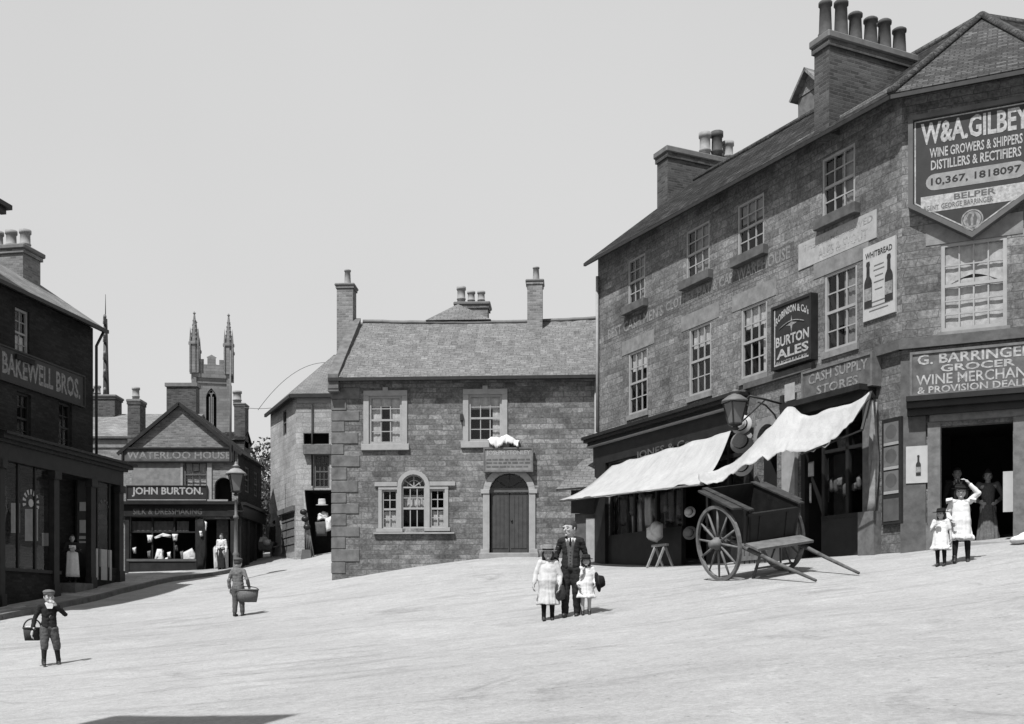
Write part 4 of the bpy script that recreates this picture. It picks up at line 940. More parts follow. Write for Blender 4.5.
m=MB(); m.box(FB,FB.u(213),FB.u(225),gB,gB+2.3,-.6,-.55); m.box(FB,FB.u(201),FB.u(204),gB,drB[3],-.3,-.1); m.build('shop_door',M['woodmid'],sfB)
m=MB(); m.tube([FB.p(FB.u(232),bv(232,463)[1],.25),FB.p(FB.u(232),bv(232,352)[1],.25)],[.05,.03],7); m.build('flagpole',M['lead'],WH)
m=MB(); m.box(FB,-.1,LB-.2,gB-.5,gB-.002,.1,.45); m.build('doorstep',M['step'],WH)
# its signs
u0,u1=FB.u(123.5,.1),FB.u(233,.1); v0=bv(180,461,.1)[1]; v1=bv(180,449,.1)[1]
t=board(FB,u0,u1,v0,v1,.01,.1,'house_name_sign','narrow name board WATERLOO HOUSE across foot of brick gable','sign_mid','dark',.06,rows(u0,u1,v0,v1,[("WATERLOO HOUSE",.03,.98,.2,.82,.02)]),'faded',fd=.08)
u0,u1=FB.u(127.5,.1),FB.u(206.5,.1); v0=bv(180,498,.1)[1]; v1=bv(180,486.5,.1)[1]
t=board(FB,u0,u1,v0-.1,v1,.06,.14,'draper_sign','black shop sign JOHN BURTON over draper window below pale panel','sign_dark','dark',.04,rows(u0,u1,v0,v1,[("JOHN BURTON.",.06,.96,.06,.9,.03)]),'gilt')
m=MB(); m.box(FB,u0-.05,u1+.9,bv(180,503)[1],bv(180,499.8)[1],.06,.16); m.build('pale_strip',M['cream'],t)

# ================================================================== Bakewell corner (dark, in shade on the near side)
FK=Frame(*at(93,0,38.3).xy,.177,.984); 
kv=lambda px,py,w=0: FK.uv(px,py,w)
uL=FK.u(-28); gK=gz(*FK.p(-1,0,.6).xy); VKE=kv(60,313)[1]; VKR=VKE+2.45; DK=7.0
BK=thing('sooty_shop','soot-black three-storey shop lettered BAKEWELL BROS with pale weathered roof in shade','building',V((FK.p(0,0).x,FK.p(0,0).y,gK)))
kw=[(FK.u(15),FK.u(29.5),kv(22,357)[1],kv(22,309)[1]),(FK.u(17),FK.u(31),kv(24,444)[1],kv(24,393)[1]),(FK.u(59),FK.u(72),kv(65,452)[1],kv(65,403)[1])]
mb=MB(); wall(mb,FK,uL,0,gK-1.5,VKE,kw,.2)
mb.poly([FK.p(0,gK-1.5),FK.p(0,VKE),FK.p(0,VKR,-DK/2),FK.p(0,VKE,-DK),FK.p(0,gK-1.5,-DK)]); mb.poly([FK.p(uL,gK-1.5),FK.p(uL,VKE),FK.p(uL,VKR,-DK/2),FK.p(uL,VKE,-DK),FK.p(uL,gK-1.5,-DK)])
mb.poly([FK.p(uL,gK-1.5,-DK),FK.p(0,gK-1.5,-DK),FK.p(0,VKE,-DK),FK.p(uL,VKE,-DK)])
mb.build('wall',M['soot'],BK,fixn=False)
mb=MB(); mb.slab([FK.p(uL,VKE,.38),FK.p(.2,VKE,.38),FK.p(.2,VKR+.15,-DK/2),FK.p(uL,VKR+.15,-DK/2)],.09); mb.slab([FK.p(uL,VKR+.15,-DK/2),FK.p(.2,VKR+.15,-DK/2),FK.p(.2,VKE,-DK-.3),FK.p(uL,VKE,-DK-.3)],.09)
rk=mb.build('roof',M['slate_pale'],BK)
m=MB(); m.bar(FK.p(uL,VKE-.09,.42),FK.p(.22,VKE-.09,.42),.12,.12); m.tube([FK.p(.08,VKE-.1,.36),FK.p(.05,VKE-.6,.1),FK.p(.05,kv(93,478)[1],.1)],.05,7); m.build('gutter',M['iron'],rk)
stack(FK,BK,-1.25,-.25,-3.75,-1.85,VKE+.5,FK.uv(20,259,-2.9)[1],[(-.6,-2.2,.18,.72,1,'pot_light'),(-.62,-2.72,.18,.72,1,'pot_light'),(-.6,-3.25,.18,.72,1,'pot_light')],'brick_mid',.16,.13)
for i,h in enumerate(kw):
    wi=window(FK,BK,*h,nx=2,rt=2,rb=2,depth=.15,curtain='half' if i==0 else '',mat='white' if i==0 else 'dark',fr=.08)
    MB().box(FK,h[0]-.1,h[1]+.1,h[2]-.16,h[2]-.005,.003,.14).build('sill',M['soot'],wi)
u0,u1=FK.u(2,.1),FK.u(83,.1); v0=kv(45,393,.1)[1]; v1=kv(45,358.5,.1)[1]
v0=kv(40,391,.1)[1]; v1=kv(40,360,.1)[1]
t=board(FK,u0-.05,u1+.1,v0,v1,.005,.07,'shop_name_board','long dark name board BAKEWELL BROS. high on the sooty shop wall','sign_dark','dark',.05,rows(u0,u1,v0,v1,[("BAKEWELL BROS.",.01,.97,.14,.82,.03)]),'faded')
u0,u1=FK.u(-14,.05),FK.u(7.5,.05); v0=kv(-2,449,.05)[1]; v1=kv(-2,433.5,.05)[1]
board(FK,u0,u1,v0,v1,.005,.05,'enamel_notice','small white enamel notice low on the sooty shop wall','faded_white','dark',.02,rows(u0,u1,v0,v1,[("TEA",.55,.85,.3,.75,.02)]),'ink')
# projecting shopfront
we=.75; uR=FK.u(122,we); vc_=kv(60,463,we)[1]; 
cu0=FK.u(137,we+.35)
m=MB(); 
m.box(FK,uL,cu0,vc_+.42,vc_+.5,.003,we+.38); m.box(FK,uL,cu0-.12,vc_+.3,vc_+.417,.003,we+.28); m.box(FK,uL,cu0-.25,vc_+.2,vc_+.297,.003,we+.15)
m.slab([FK.p(uL,vc_+.51,we+.3),FK.p(cu0-.05,vc_+.51,we+.3),FK.p(0.02,vc_+.8,.01),FK.p(uL,vc_+.8,.01)],.05)
sk_=m.build('shopfront_cornice',M['black'],BK)
m=MB(); m.box(FK,uL,uR,vc_-.3,vc_+.197,.003,we+.06); m.build('fascia',M['dark'],sk_)
zt=vc_-.31; gk=lambda u: gz(*FK.p(u,0,we).xy)
W_=[(FK.u(4,we),FK.u(50,we),1.05),(FK.u(96,we),FK.u(116,we),.75)]; dK=(FK.u(62,we),FK.u(88,we))
m=MB()
for a in (FK.u(-6,we),FK.u(4,we)-.22,FK.u(54,we),FK.u(90,we)+.05,FK.u(119,we)): m=MB(); m.box(FK,a-.14,a+.14,gK-1.5,zt,we-.1,we+.1); m.box(FK,a-.17,a+.17,gK-1.5,gk(a)+.5,we-.1,we+.14); m.box(FK,a-.18,a+.18,zt-.25,zt-.003,we-.1,we+.16); m.build('pilaster',M['dark'],sk_)
pass
m=MB(); m.box(FK,FK.u(-6,we),FK.u(60,we),gK-1.5,gk(FK.u(30,we))+1.0,we-.2,we); m.box(FK,FK.u(92,we),FK.u(118,we),gK-1.5,gk(FK.u(104,we))+.75,we-.2,we)
m.poly([FK.p(uR,gK-1.5,we),FK.p(uR,zt,we),FK.p(uR,zt,0),FK.p(uR,gK-1.5,0)])
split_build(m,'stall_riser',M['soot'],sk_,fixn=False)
room(FK,sk_,FK.u(-6,we),uR-.02,gK-1.2,zt,we-.25,2.2)
g0=gk(FK.u(30,we))+1.0
m=MB()
for a in (FK.u(20,we),FK.u(37,we)): m.box(FK,a-.04,a+.04,g0,zt,we-.12,we-.04)
for a in (FK.u(99,we),FK.u(111,we)): m.box(FK,a-.03,a+.03,g0,zt,we-.12,we-.04)
m.box(FK,FK.u(-4,we),FK.u(60,we),g0,g0+.1,we-.15,we+.06); m.build('shop_window_frame',M['dark'],sk_)
m=MB(); m.poly([FK.p(FK.u(2,we),g0,we-.08),FK.p(FK.u(52,we),g0,we-.08),FK.p(FK.u(52,we),zt,we-.08),FK.p(FK.u(2,we),zt,we-.08)]); m.poly([FK.p(FK.u(92,we),g0,we-.08),FK.p(FK.u(117,we),g0,we-.08),FK.p(FK.u(117,we),zt,we-.08),FK.p(FK.u(92,we),zt,we-.08)]); split_build(m,'shop_window_pane',M['glass'],sk_,fixn=False)
m=MB(); 
for a,b,t_,bt in ((11,20,503,533),(25,38,509,541),(42,52,533,546)): m.poly([FK.p(*FK.uv(px,py,we-.3),we-.3) for px,py in ((a,bt),(b,bt),(b,t_),(a,t_))])
split_build(m,'window_display_card',M['paper'],sk_,fixn=False)
m=MB()
for (a,b,t_,bt) in ((79.5,86,502,511),(79.5,86,520,533),(79,87,536,539),(79,87,541,543)): m.poly([FK.p(*FK.uv(px,py,we-.5),we-.5) for px,py in ((a,bt),(b,bt),(b,t_),(a,t_))])
split_build(m,'door_notice',M['paper'],sk_,fixn=False)
m=MB(); m.box(FK,FK.u(78,we-.5),FK.u(88,we-.5),gK-.6,zt,we-.6,we-.52); m.build('shop_door',M['dark'],sk_)
m=MB(); m.box(FK,FK.u(96,we),FK.u(98,we),g0-.1,g0+.95,we-.06,we+.01);m.box(FK,FK.u(101,we),FK.u(107,we),g0-.1,g0+.95,we-.06,we+.01);m.box(FK,FK.u(109.5,we),FK.u(111.5,we),g0-.1,g0+.95,we-.06,we+.01); split_build(m,'white_shutter',M['paper'],sk_)
# sunburst transfers on the glass
m=MB(); c=FK.uv(31,503,we-.07)
for k in range(9):
    a=math.radians(-15+k*26); r0,r1=.26,.42
    m.poly([FK.p(c[0]+r*math.cos(a+d_)*1.0,c[1]+r*math.sin(a+d_),we-.07) for r,d_ in ((r0,-.1),(r1,-.12),(r1,.12),(r0,.1))])
m.poly([FK.p(c[0]+.13*math.cos(k*math.pi/5),c[1]+.13*math.sin(k*math.pi/5),we-.07) for k in range(10)])
m.build('sunburst_transfer',M['paper'],sk_,fixn=False)
c=FK.uv(104,511,we-.07); m=MB()
for k in range(7):
    a=math.radians(k*30); m.poly([FK.p(c[0]+r*math.cos(a+d_),c[1]+r*math.sin(a+d_),we-.07) for r,d_ in ((.3,-.12),(.4,-.12),(.4,.12),(.3,.12))])
m.build('arched_transfer',M['ashlar_dark'],sk_,fixn=False)
# neighbour whose cornice just shows
FN=Frame(*at(-3,0,32.6).xy,.177,.984); vN=FN.uv(0,209)[1]
NB=thing('tall_town_house','taller dark town house beyond picture edge, only its cornice tip showing above weathered roof','building',FN.p(0,gz(*FN.p(0,0).xy)))
m=MB(); m.box(FN,-7,0,-1.5,vN,-8,0); m.build('wall',M['soot'],NB)
m=MB(); m.box(FN,-7.4,.3,vN+.001,vN+.14,-8.3,.3); m.box(FN,-7.3,.18,vN-.16,vN-.001,.003,.18); m.build('cornice',M['dark'],NB)
m=MB(); m.slab([FN.p(-7.3,vN+.15,.2),FN.p(.2,vN+.15,.2),FN.p(-2,vN+1.9,-4),FN.p(-5,vN+1.9,-4)],.08); m.slab([FN.p(-5,vN+1.9,-4),FN.p(-2,vN+1.9,-4),FN.p(.2,vN+.15,-8.2),FN.p(-7.3,vN+.15,-8.2)],.08); m.slab([FN.p(.2,vN+.15,.2),FN.p(.2,vN+.15,-8.2),FN.p(-2,vN+1.9,-4)],.08); m.slab([FN.p(-7.3,vN+.15,.2),FN.p(-5,vN+1.9,-4),FN.p(-7.3,vN+.15,-8.2)],.08); m.build('roof',M['slate'],NB)

# ================================================================== buildings behind
# long brick house between
FG=Frame(*at(60,0,52).xy,1,0); a=FG.u(60); b=FG.u(178); vg=FG.uv(120,436)[1]; gG=gz(-17,52); vrg=FG.uv(120,414,-4)[1]
BH=thing('brick_house','plain brick house behind the sooty shop with pale slate roof and two chimneys','building',FG.p(3,gG))
m=MB(); m.box(FG,a,b,gG-1,vg,-8,0); m.poly([FG.p(b,vg,0),FG.p(b,vg,-8),FG.p(b,vrg,-4)]); m.build('wall',M['brick_mid'],BH)
m=MB(); m.slab([FG.p(a,vg-.05,.25),FG.p(b+.1,vg-.05,.25),FG.p(b+.1,vrg,-4),FG.p(a,vrg,-4)],.1); m.slab([FG.p(a,vrg,-4),FG.p(b+.1,vrg,-4),FG.p(b+.1,vg-.05,-8.2),FG.p(a,vg-.05,-8.2)],.1); r_=m.build('roof',M['slate_pale'],BH)
m=MB(); m.box(FG,a,b,vg-.55,vg-.2,.003,.06); m.build('eaves_band',M['ashlar'],BH)
stack(FG,BH,FG.u(92,-4),FG.u(119,-4),-4.4,-3.4,vrg-1.2,FG.uv(105,397,-4)[1],[(FG.u(98,-4),-3.9,.17,.55,1,'pot_light'),(FG.u(94,-4),-3.9,.15,.4,1,'pot_dark')],'brick',.12,.1)
stack(FG,BH,FG.u(127.5,.2),FG.u(140,.2),-.6,.2,gG,FG.uv(134,399,.2)[1],[(FG.u(133,.2),-.2,.17,.62,1,'pot_light')],'brick',.14,.06)
# flat-topped block behind the gable
FQ=Frame(*at(166.5,0,62).xy,1,0)
QB=thing('tall_brick_block','flat-topped plain brick block rising behind the WATERLOO HOUSE gable','building',FQ.p(.8,gz(-19,62)))
q=FQ.u(196); vq=FQ.uv(180,386.5)[1]; m=MB(); m.box(FQ,0,q,gz(-19,62)-2,vq,-.7,0); m.build('wall',M['brick'],QB); m=MB(); m.box(FQ,-.08,q+.08,vq+.001,vq+.2,-.78,.08); m.build('coping',M['lead'],QB)
# stack at the street side behind
FR=Frame(*at(233,0,52).xy,1,0); q=FR.u(244); gR=gz(-13,52)
RB=thing('narrow_brick_house','narrow dark brick house with single buff chimney pot behind the flagpole','building',FR.p(0,gR))
a_=FR.uv(238,440)[1]; m=MB(); m.box(FR,-2.5,q+.0,gR-1,a_,-1.3,0); m.build('wall',M['brick'],RB)
m=MB(); m.slab([FR.p(-2.6,a_,.1),FR.p(q+.06,a_,.1),FR.p(q+.06,a_+.5,-.65),FR.p(-2.6,a_+.5,-.65)],.08); m.slab([FR.p(-2.6,a_+.5,-.65),FR.p(q+.06,a_+.5,-.65),FR.p(q+.06,a_,-1.4),FR.p(-2.6,a_,-1.4)],.08); m.build('roof',M['tile'],RB)
stack(FR,RB,0,q,-.9,-.2,a_-.3,FR.uv(238,404,-.5)[1],[(FR.u(237,-.5),-.55,.2,.62,1,'pot_light')],'brick',.1,.04)
# street-side house with the corner shop doorway
FD=Frame(*at(296,0,47).xy,1,-.05); FE2=Frame(*at(270.5,0,51.3).xy,*(at(296,0,47)-at(270.5,0,51.3)).xy); LE2=(at(296,0,47)-at(270.5,0,51.3)).xy.length
gD=gz(-8.6,47); vD=FD.uv(312,394)[1]
SD=thing('corner_cottage','pale rendered house with hipped roof behind the quoined stone house','building',FD.p(0,gD))
dd=(FD.u(304.5),FD.u(340),gD-.2,FD.uv(318,490)[1]); w1_=(FD.u(314),FD.u(329.5),FD.uv(320,488)[1],FD.uv(320,455)[1]); w2_=(FD.u(303.5),FD.u(329),FD.uv(320,444)[1],FD.uv(320,433)[1])
sw=(FE2.u(281),FE2.u(294.5),gD+.25,FE2.uv(288,513)[1]); s2=(FE2.u(283),FE2.u(286.5),FE2.uv(285,435)[1],FE2.uv(285,410)[1])
m=MB(); LD=8.5; wall(m,FD,0,LD,gD-1,vD,[dd,w1_,w2_],.15); wall(m,FE2,0,LE2,gD-1,vD,[sw,s2],.1)
bq=FE2.p(0,0); bq2=FD.p(LD,0,-6)
for p,q in ((FE2.p(0,0),bq2),(bq2,FD.p(LD,0))): m.poly([V((p.x,p.y,gD-1)),V((q.x,q.y,gD-1)),V((q.x,q.y,vD)),V((p.x,p.y,vD))])
m.build('wall',M['render'],SD,fixn=False)
pk=at(334,355,51.5); 
cs=[FE2.p(-.2,vD-.02,.2),V((*FD.p(-.2,0,.22).xy,vD-.02)),FD.p(LD,vD-.02,.25),V((bq2.x,bq2.y+.3,vD-.02))]
pk2=pk+V((4,.3,0)); m=MB(); m.slab([cs[0],cs[1],pk],.09); m.slab([cs[1],cs[2],pk2,pk],.09); m.slab([cs[2],cs[3],pk2],.09); m.slab([cs[3],cs[0],pk,pk2],.09); rD=m.build('roof',M['slate'],SD)
m=MB(); m.bar(cs[0]-V((0,0,.1)),cs[1]-V((0,0,.1)),.1,.14); m.bar(cs[1]-V((0,0,.1)),cs[2]-V((0,0,.1)),.1,.14); m.build('gutter',M['dark'],rD)
m=MB(); m.box(FD,.05,1.9,FD.uv(312,403)[1],FD.uv(312,397)[1],.003,.06); m.build('painted_band',M['white'],SD)
m=MB(); m.tube([FD.p(FD.u(312.5),FD.uv(312,405)[1],.07),FD.p(FD.u(312.5),FD.uv(312,486)[1],.07)],.04,6); m.build('downpipe',M['dark'],SD)
window(FD,SD,*w1_,nx=3,rt=2,rb=2,curtain='',mat='mid'); room(FD,SD,*w2_,-.16,.5); room(FD,SD,*dd,-.16,1.5,name='shop_interior')
m=MB(); a,b=FD.u(303,.2),FD.u(331,.2); m.box(FD,a,b,FD.uv(316,454,.2)[1],FD.uv(316,444.5,.2)[1],.003,.25); m.build('shop_blind_box',M['woodmid'],SD)
m=MB(); m.box(FE2,sw[0],sw[1],sw[2],sw[3],-.09,-.05)
for k in range(5): m.box(FE2,sw[0],sw[1],sw[2]+(sw[3]-sw[2])*k/5,sw[2]+(sw[3]-sw[2])*k/5+.08,-.05,-.02)
m.box(FE2,sw[0]-.3,sw[1]+.1,sw[3],sw[3]+.22,.003,.12); m.build('shutter',M['woodmid'],SD)
window(FE2,SD,*s2,nx=1,rt=1,rb=1,curtain='',mat='mid',depth=.08)
# church tower far up the hill
YC=150; FX=Frame(*at(194,0,YC).xy,1,.24); cw=FX.u(229); xv=lambda px,py: FX.uv(px,py)[1]
CH=thing('church_tower','distant battlemented church tower with four crocketed pinnacles and traceried window','church tower',FX.p(cw/2,gz(-40,62)))
g_=0
m=MB(); wn=(FX.u(206),FX.u(216.5),xv(210,432),xv(210,388)); m2=(wn[0]+wn[1])/2
wall(m,FX,0,cw,g_,xv(210,376),[wn],.5)
hw=(wn[1]-wn[0])/2; spv=wn[3]-hw*1.7; N=8      # pointed arch infill
lf=[(wn[0]+hw*(i/N)**1.7,spv+(wn[3]-spv)*(i/N)) for i in range(N+1)]
for a,b in zip(lf,lf[1:]):
    m.poly([FX.p(a[0],a[1]),FX.p(b[0],b[1]),FX.p(wn[0],b[1]),FX.p(wn[0],a[1])]); m.poly([FX.p(2*m2-a[0],a[1]),FX.p(wn[1],a[1]),FX.p(wn[1],b[1]),FX.p(2*m2-b[0],b[1])])
FXs=FX.side(cw)
wall(m,FXs,0,cw,g_,xv(210,376)); m.poly([FX.p(0,g_),FX.p(0,xv(210,376)),FX.p(0,xv(210,376),-cw),FX.p(0,g_,-cw)]); m.poly([FX.p(0,g_,-cw),FX.p(0,xv(210,376),-cw),FX.p(cw,xv(210,376),-cw),FX.p(cw,g_,-cw)])
m.poly([FX.p(0,xv(210,376)-.3,0),FX.p(cw,xv(210,376)-.3,0),FX.p(cw,xv(210,376)-.3,-cw),FX.p(0,xv(210,376)-.3,-cw)])
m.build('wall',M['church'],CH,fixn=False)
m=MB()
for k in (-.33,0.33): m.box(FX,m2+k*hw*1.0-.07,m2+k*hw*1.0+.07,wn[2],spv,-.3,-.15)
m.box(FX,m2-.08,m2+.08,wn[2],spv+.3,-.3,-.15)
for k in (-1,1): m.tube([FX.p(m2+k*hw*.5+hw*.5*math.cos(q*math.pi/8),spv+hw*.8*math.sin(q*math.pi/8),-.22) for q in range(9)],.08,5)
m.tube([FX.p(m2+hw*.36*math.cos(q*math.pi/5),spv+hw*1.0+hw*.36*math.sin(q*math.pi/5),-.22) for q in range(10)],.07,5,closed=True); tr=m.build('tracery',M['church'],CH); room(FX,tr,*wn,-.51,1)
m=MB()
for F,L in ((FX,cw),(FXs,cw)):
    m.box(F,-.15,L+.15,xv(210,378),xv(210,374),.003,.25); m.box(F,-.1,L+.1,xv(210,383.5),xv(210,382),.003,.15)
    for u in (0,L): m.box(F,u-.32,u+.32,g_,xv(210,378)-.02,.003,.3)
m.build('cornice',M['church'],CH)
m=MB()
for F in (FX,FXs,FX.shift(0,-cw),FX.side(0)):
    b0=xv(210,374); m.box(F,.3,cw-.3,b0,b0+1.3,-.35,.0)
    for k,(a,b,h) in enumerate(((.14,.28,2.0),(.38,.62,2.3),(.72,.86,2.0))): m.box(F,cw*a,cw*b,b0+1.3,b0+h,-.34,-.01)
    m.add([F.p(cw*.36,b0+2.3,-.01),F.p(cw*.64,b0+2.3,-.01),F.p(cw*.5,b0+2.7,-.17),F.p(cw*.36,b0+2.3,-.34),F.p(cw*.64,b0+2.3,-.34)],[[0,1,2],[1,4,2],[4,3,2],[3,0,2]])
m.build('battlements',M['church'],CH)
for u,w in ((.05,.05),(cw-.05,.05),(.05,-cw-.05),(cw-.05,-cw-.05)):
    m=MB(); b0=xv(210,374); b1=xv(210,346); bt=xv(210,314.5)
    m.lathe([(.6,0),(.6,b1-b0),(.78,b1-b0+.02),(.78,b1-b0+.4),(.52,b1-b0+.45),(.26,(bt-b0)*.8),(.1,bt-b0-.1),(.22,bt-b0),(.05,bt-b0+.25)],FX.p(u,b0,w),8,smooth=False,rot=math.pi/8)
    for k in range(5):
        h=b1-b0+.9+k*(bt-b1-1.3)/5; r=.5*(1-(k+.6)/6.4)
        for a in range(4): m.ell(FX.p(u,b0+h,w)+V((r*math.cos(a*math.pi/2+.78),r*math.sin(a*math.pi/2+.78),0)),.13,.13,.16,6,5)
    for dx,dy in ((-.52,-.52),(.52,-.52),(-.52,.52),(.52,.52)): m.lathe([(.13,0),(.13,b1-b0+.6),(.0,b1-b0+2.4)],FX.p(u+dx,b0,w+dy),6,smooth=False)
    m.build('pinnacle',M['church'],CH)
# telegraph pole
yp=58; bp=at(107,470,yp); bp.z=gz(bp.x,yp); tp=at(105.5,338,yp)
TP=thing('telegraph_pole','tall telegraph pole with bristling insulator arms above brick house chimneys','telegraph pole',bp)
m=MB(); m.tube([bp,at(106.2,400,yp),tp+V((0,0,1.0))],[.2,.17,.1],8); m.tube([tp+V((0,0,1)),tp+V((0,0,2.3))],[.03,.012],5); m.build('pole',M['iron'],TP)
dv=V((-.36,.93,0)).normalized()
for k in range(6):
    z=tp.z+.7-k*.95; m=MB(); c=V((tp.x,yp-.12,z)); L=.85; m.bar(c-dv*L,c+dv*L,.08,.09); ca=m.build('cross_arm',M['iron'],TP)
    m=MB()
    for q in (-.75,-.35,.35,.75): m.lathe([(.03,0),(.03,.1),(.085,.11),(.085,.2),(.05,.3),(0,.32)],c+dv*L*q+V((0,0,.05)),7)
    m.build('insulators',M['lead'],ca)
# telegraph wires
def wire(a,b,sag,r,label):
    pts=[a+(b-a)*(i/16)-V((0,0,sag*(1-(2*i/16-1)**2))) for i in range(17)]
    m=MB(); m.tube(pts,r,5); m.build('telegraph_wire',M['lead'],org=V((0,0,0)),**tags(label,'wire'))
wire(at(244,407.5,52),at(271,408,50.8),.04,.014,'thin level wire from narrow brick chimney to the rendered house eaves')
wire(at(258,410,51.5),at(326,362.5,51.2),-.55,.014,'thin wire curving up to the peak of the hipped roof')
# trees at the end of the street
def tree(label,x,y,h,rx,rz,n,seed,leaf=.34):
    q=random.Random(seed); z=gz(x,y); t=thing('street_tree',label,'tree',V((x,y,z)),'trees at the end of the street')
    m=MB(); m.tube([V((x,y,z-.3)),V((x+.1,y,z+h*.3)),V((x-.1,y,z+h*.55))],[.3,.22,.14],8)
    cl=[]
    for k in range(9):
        a=q.uniform(0,6.28); r=q.uniform(.35,.95)*rx; c=V((x+r*math.cos(a),y+r*math.sin(a)*.8,z+h*q.uniform(.3,.88))); cl.append((c,q.uniform(.3,.5)*rx)); m.tube([V((x,y,z+h*q.uniform(.25,.5))),(V((x,y,z+h*.5))+c)/2,c],[.11,.07,.03],6)
    cl.append((V((x,y,z+h*.9)),rx*.4)); m.build('trunk',M['bark'],t)
    m=MB()
    for i in range(n):
        c,r=cl[q.randrange(len(cl))]; d=V((q.gauss(0,1),q.gauss(0,1),q.gauss(0,.85))).normalized()*r*q.uniform(.55,1.12); p=c+d
        a=V((q.gauss(0,1),q.gauss(0,1),q.gauss(0,1))).normalized(); b=a.cross(V((q.gauss(0,1),q.gauss(0,1),q.gauss(0,1)))).normalized(); s=leaf*q.uniform(.5,1.1)
        m.add([p-a*s*.5,p+b*s*.28,p+a*s*.5,p-b*s*.28],[[0,1,2,3]])
    m.build('crown',M['leaf'],t,fixn=False)
for i,(px,y,pt,rx,lb) in enumerate(((268,66,447,3.2,'taller leafy tree closing the side street, against the rendered house'),(250,76,456,3.6,'rounder leafy tree behind WATERLOO HOUSE roof at street end'),(262,84,470,4.2,'low broad tree deep in the street between the houses'))):
    p=at(px,pt,y); tree(lb,p.x,y,p.z-gz(p.x,y),rx,1,3200,20+i)
# ================================================================== pavement and helpers on the ground
def on_ground(px,py,y0=6,y1=70):
    k=(px-CX)/FPX; h=(HY-py)/FPX; y=y0; prev=None
    while y<y1:
        e=EYE+h*y-gz(k*y,y)
        if prev is not None and (e<=0)!=(prev<=0): return V((k*y,y,gz(k*y,y)))
        prev=e; y+=.05
    return V((k*y0,y0,gz(k*y0,y0)))
kerb=[on_ground(-70,633).xy, on_ground(0,620).xy, on_ground(60,608).xy, on_ground(120,594).xy, on_ground(165,583).xy, on_ground(192,579).xy, FB.p(LB+.1,0,.5).xy]
inn=[FK.p(FK.u(-60,.6),0,.5).xy, FK.p(FK.u(0,.6),0,.5).xy, FK.p(FK.u(40,.6),0,.5).xy, FK.p(FK.u(80,.6),0,.5).xy, FK.p(FK.u(121,.6),0,.4).xy, FB.p(.3,0,.1).xy, FB.p(LB-.2,0,.1).xy]
strip('pavement',[tuple(p) for p in inn],[tuple(p) for p in kerb],.13,M['paving'])
m=MB(); kp=[]
for i in range(len(kerb)-1):
    for k in range(8): q=V(kerb[i]).lerp(V(kerb[i+1]),k/8); kp.append(V((q.x,q.y,gz(q.x,q.y))))
for a,b in zip(kp,kp[1:]): m.bar(a+V((0,0,.03)),b+V((0,0,.03)),.16,.26)
m.build('kerb',M['kerb'],kind='structure')

# ================================================================== awnings
def sheet(name,label,rowsP,thick,mat,parent=None): pass
AW=thing('shop_awning','broad white canvas awning stretched over the clothing shop window','awning',FM.p(3,4.4+EYE,.15))
ua,ub=FM.u(612,.13),FM.u(731,.13); va=FM.uv(612,466,.13)[1]; vb_=FM.uv(731,431,.13)[1]
ul_,vl=FM.uv(558,500,1.6); ur_,vr_=FM.uv(703,483,1.55)
m=MB(); R_=[]
for j in range(13):
    f=j/12; row=[]
    for i in range(29):
        s=i/28; a=FM.p(ua+(ub-ua)*s,va+(vb_-va)*s,.13); b=FM.p(ul_+(ur_-ul_)*s,vl+(vr_-vl)*s+.09*mnoise.noise(V((s*11,0,7))),1.55)
        p=a.lerp(b,f); sagv=.16*math.sin(math.pi*f)*(1+.25*math.sin(s*9))+.05*math.sin(math.pi*s)*f
        p.z-=sagv-.05*mnoise.noise(V((s*9,f*1.2,4))); row.append(p)
    R_.append(row)
m.grid(R_,.012); cv_=m.build('canvas',M['canvas'],AW)
for i in (5,10,15,20,25): m=MB(); m.tube([r[i]+V((0,0,.004)) for r in R_],.011,5); m.build('seam',M['canvas'],cv_)
m=MB(); bl=[FM.p(ul_+(ur_-ul_)*s,vl+(vr_-vl)*s-.03,1.53) for s in (0,.5,1)]; m.tube(bl,.025,6); m.build('front_rail',M['woodmid'],AW)
for s in (.45,.82):
    m=MB(); m.bar(FM.p(ua+(ub-ua)*(s+.08),va-.75,.1),FM.p(ul_+(ur_-ul_)*s,vl+(vr_-vl)*s-.04,1.5),.04); m.build('arm',M['woodpale'],AW)
T2=thing('torn_awning','torn sagging white canvas sheet hung between clothing shop and stores sign','awning',FM.p(7.5,4.3+EYE,.4))
top=[(699,474,1.5),(717,470,1.4),(736,459,1.25),(757,440,1.1),(775,424,.9),(790,407,.55),(800,413,.5),(815,416,.55),(832,409,.6),(850,402,.62),(871,391,.6)]
bot=[(704,485,1.7),(722,482,1.7),(738,472,1.6),(756,460,1.5),(771,457,1.4),(786,454,1.3),(800,453,1.25),(818,447,1.25),(834,439,1.2),(851,426,1.1),(868,398,.8)]
m=MB(); R_=[]
def cat(P,t):
    k=t*(len(P)-1); i=min(int(k),len(P)-2); f=k-i; g=lambda j:P[min(max(j,0),len(P)-1)]
    p0,p1,p2,p3=[V(g(i+d)) for d in (-1,0,1,2)]
    return .5*((2*p1)+(p2-p0)*f+(2*p0-5*p1+4*p2-p3)*f*f+(3*p1-p0-3*p2+p3)*f**3)
def P3(q): u,v=FM.uv(q[0],q[1],q[2]); return FM.p(u,v,q[2])
tp=[P3(q) for q in top]; bt=[P3(q) for q in bot]
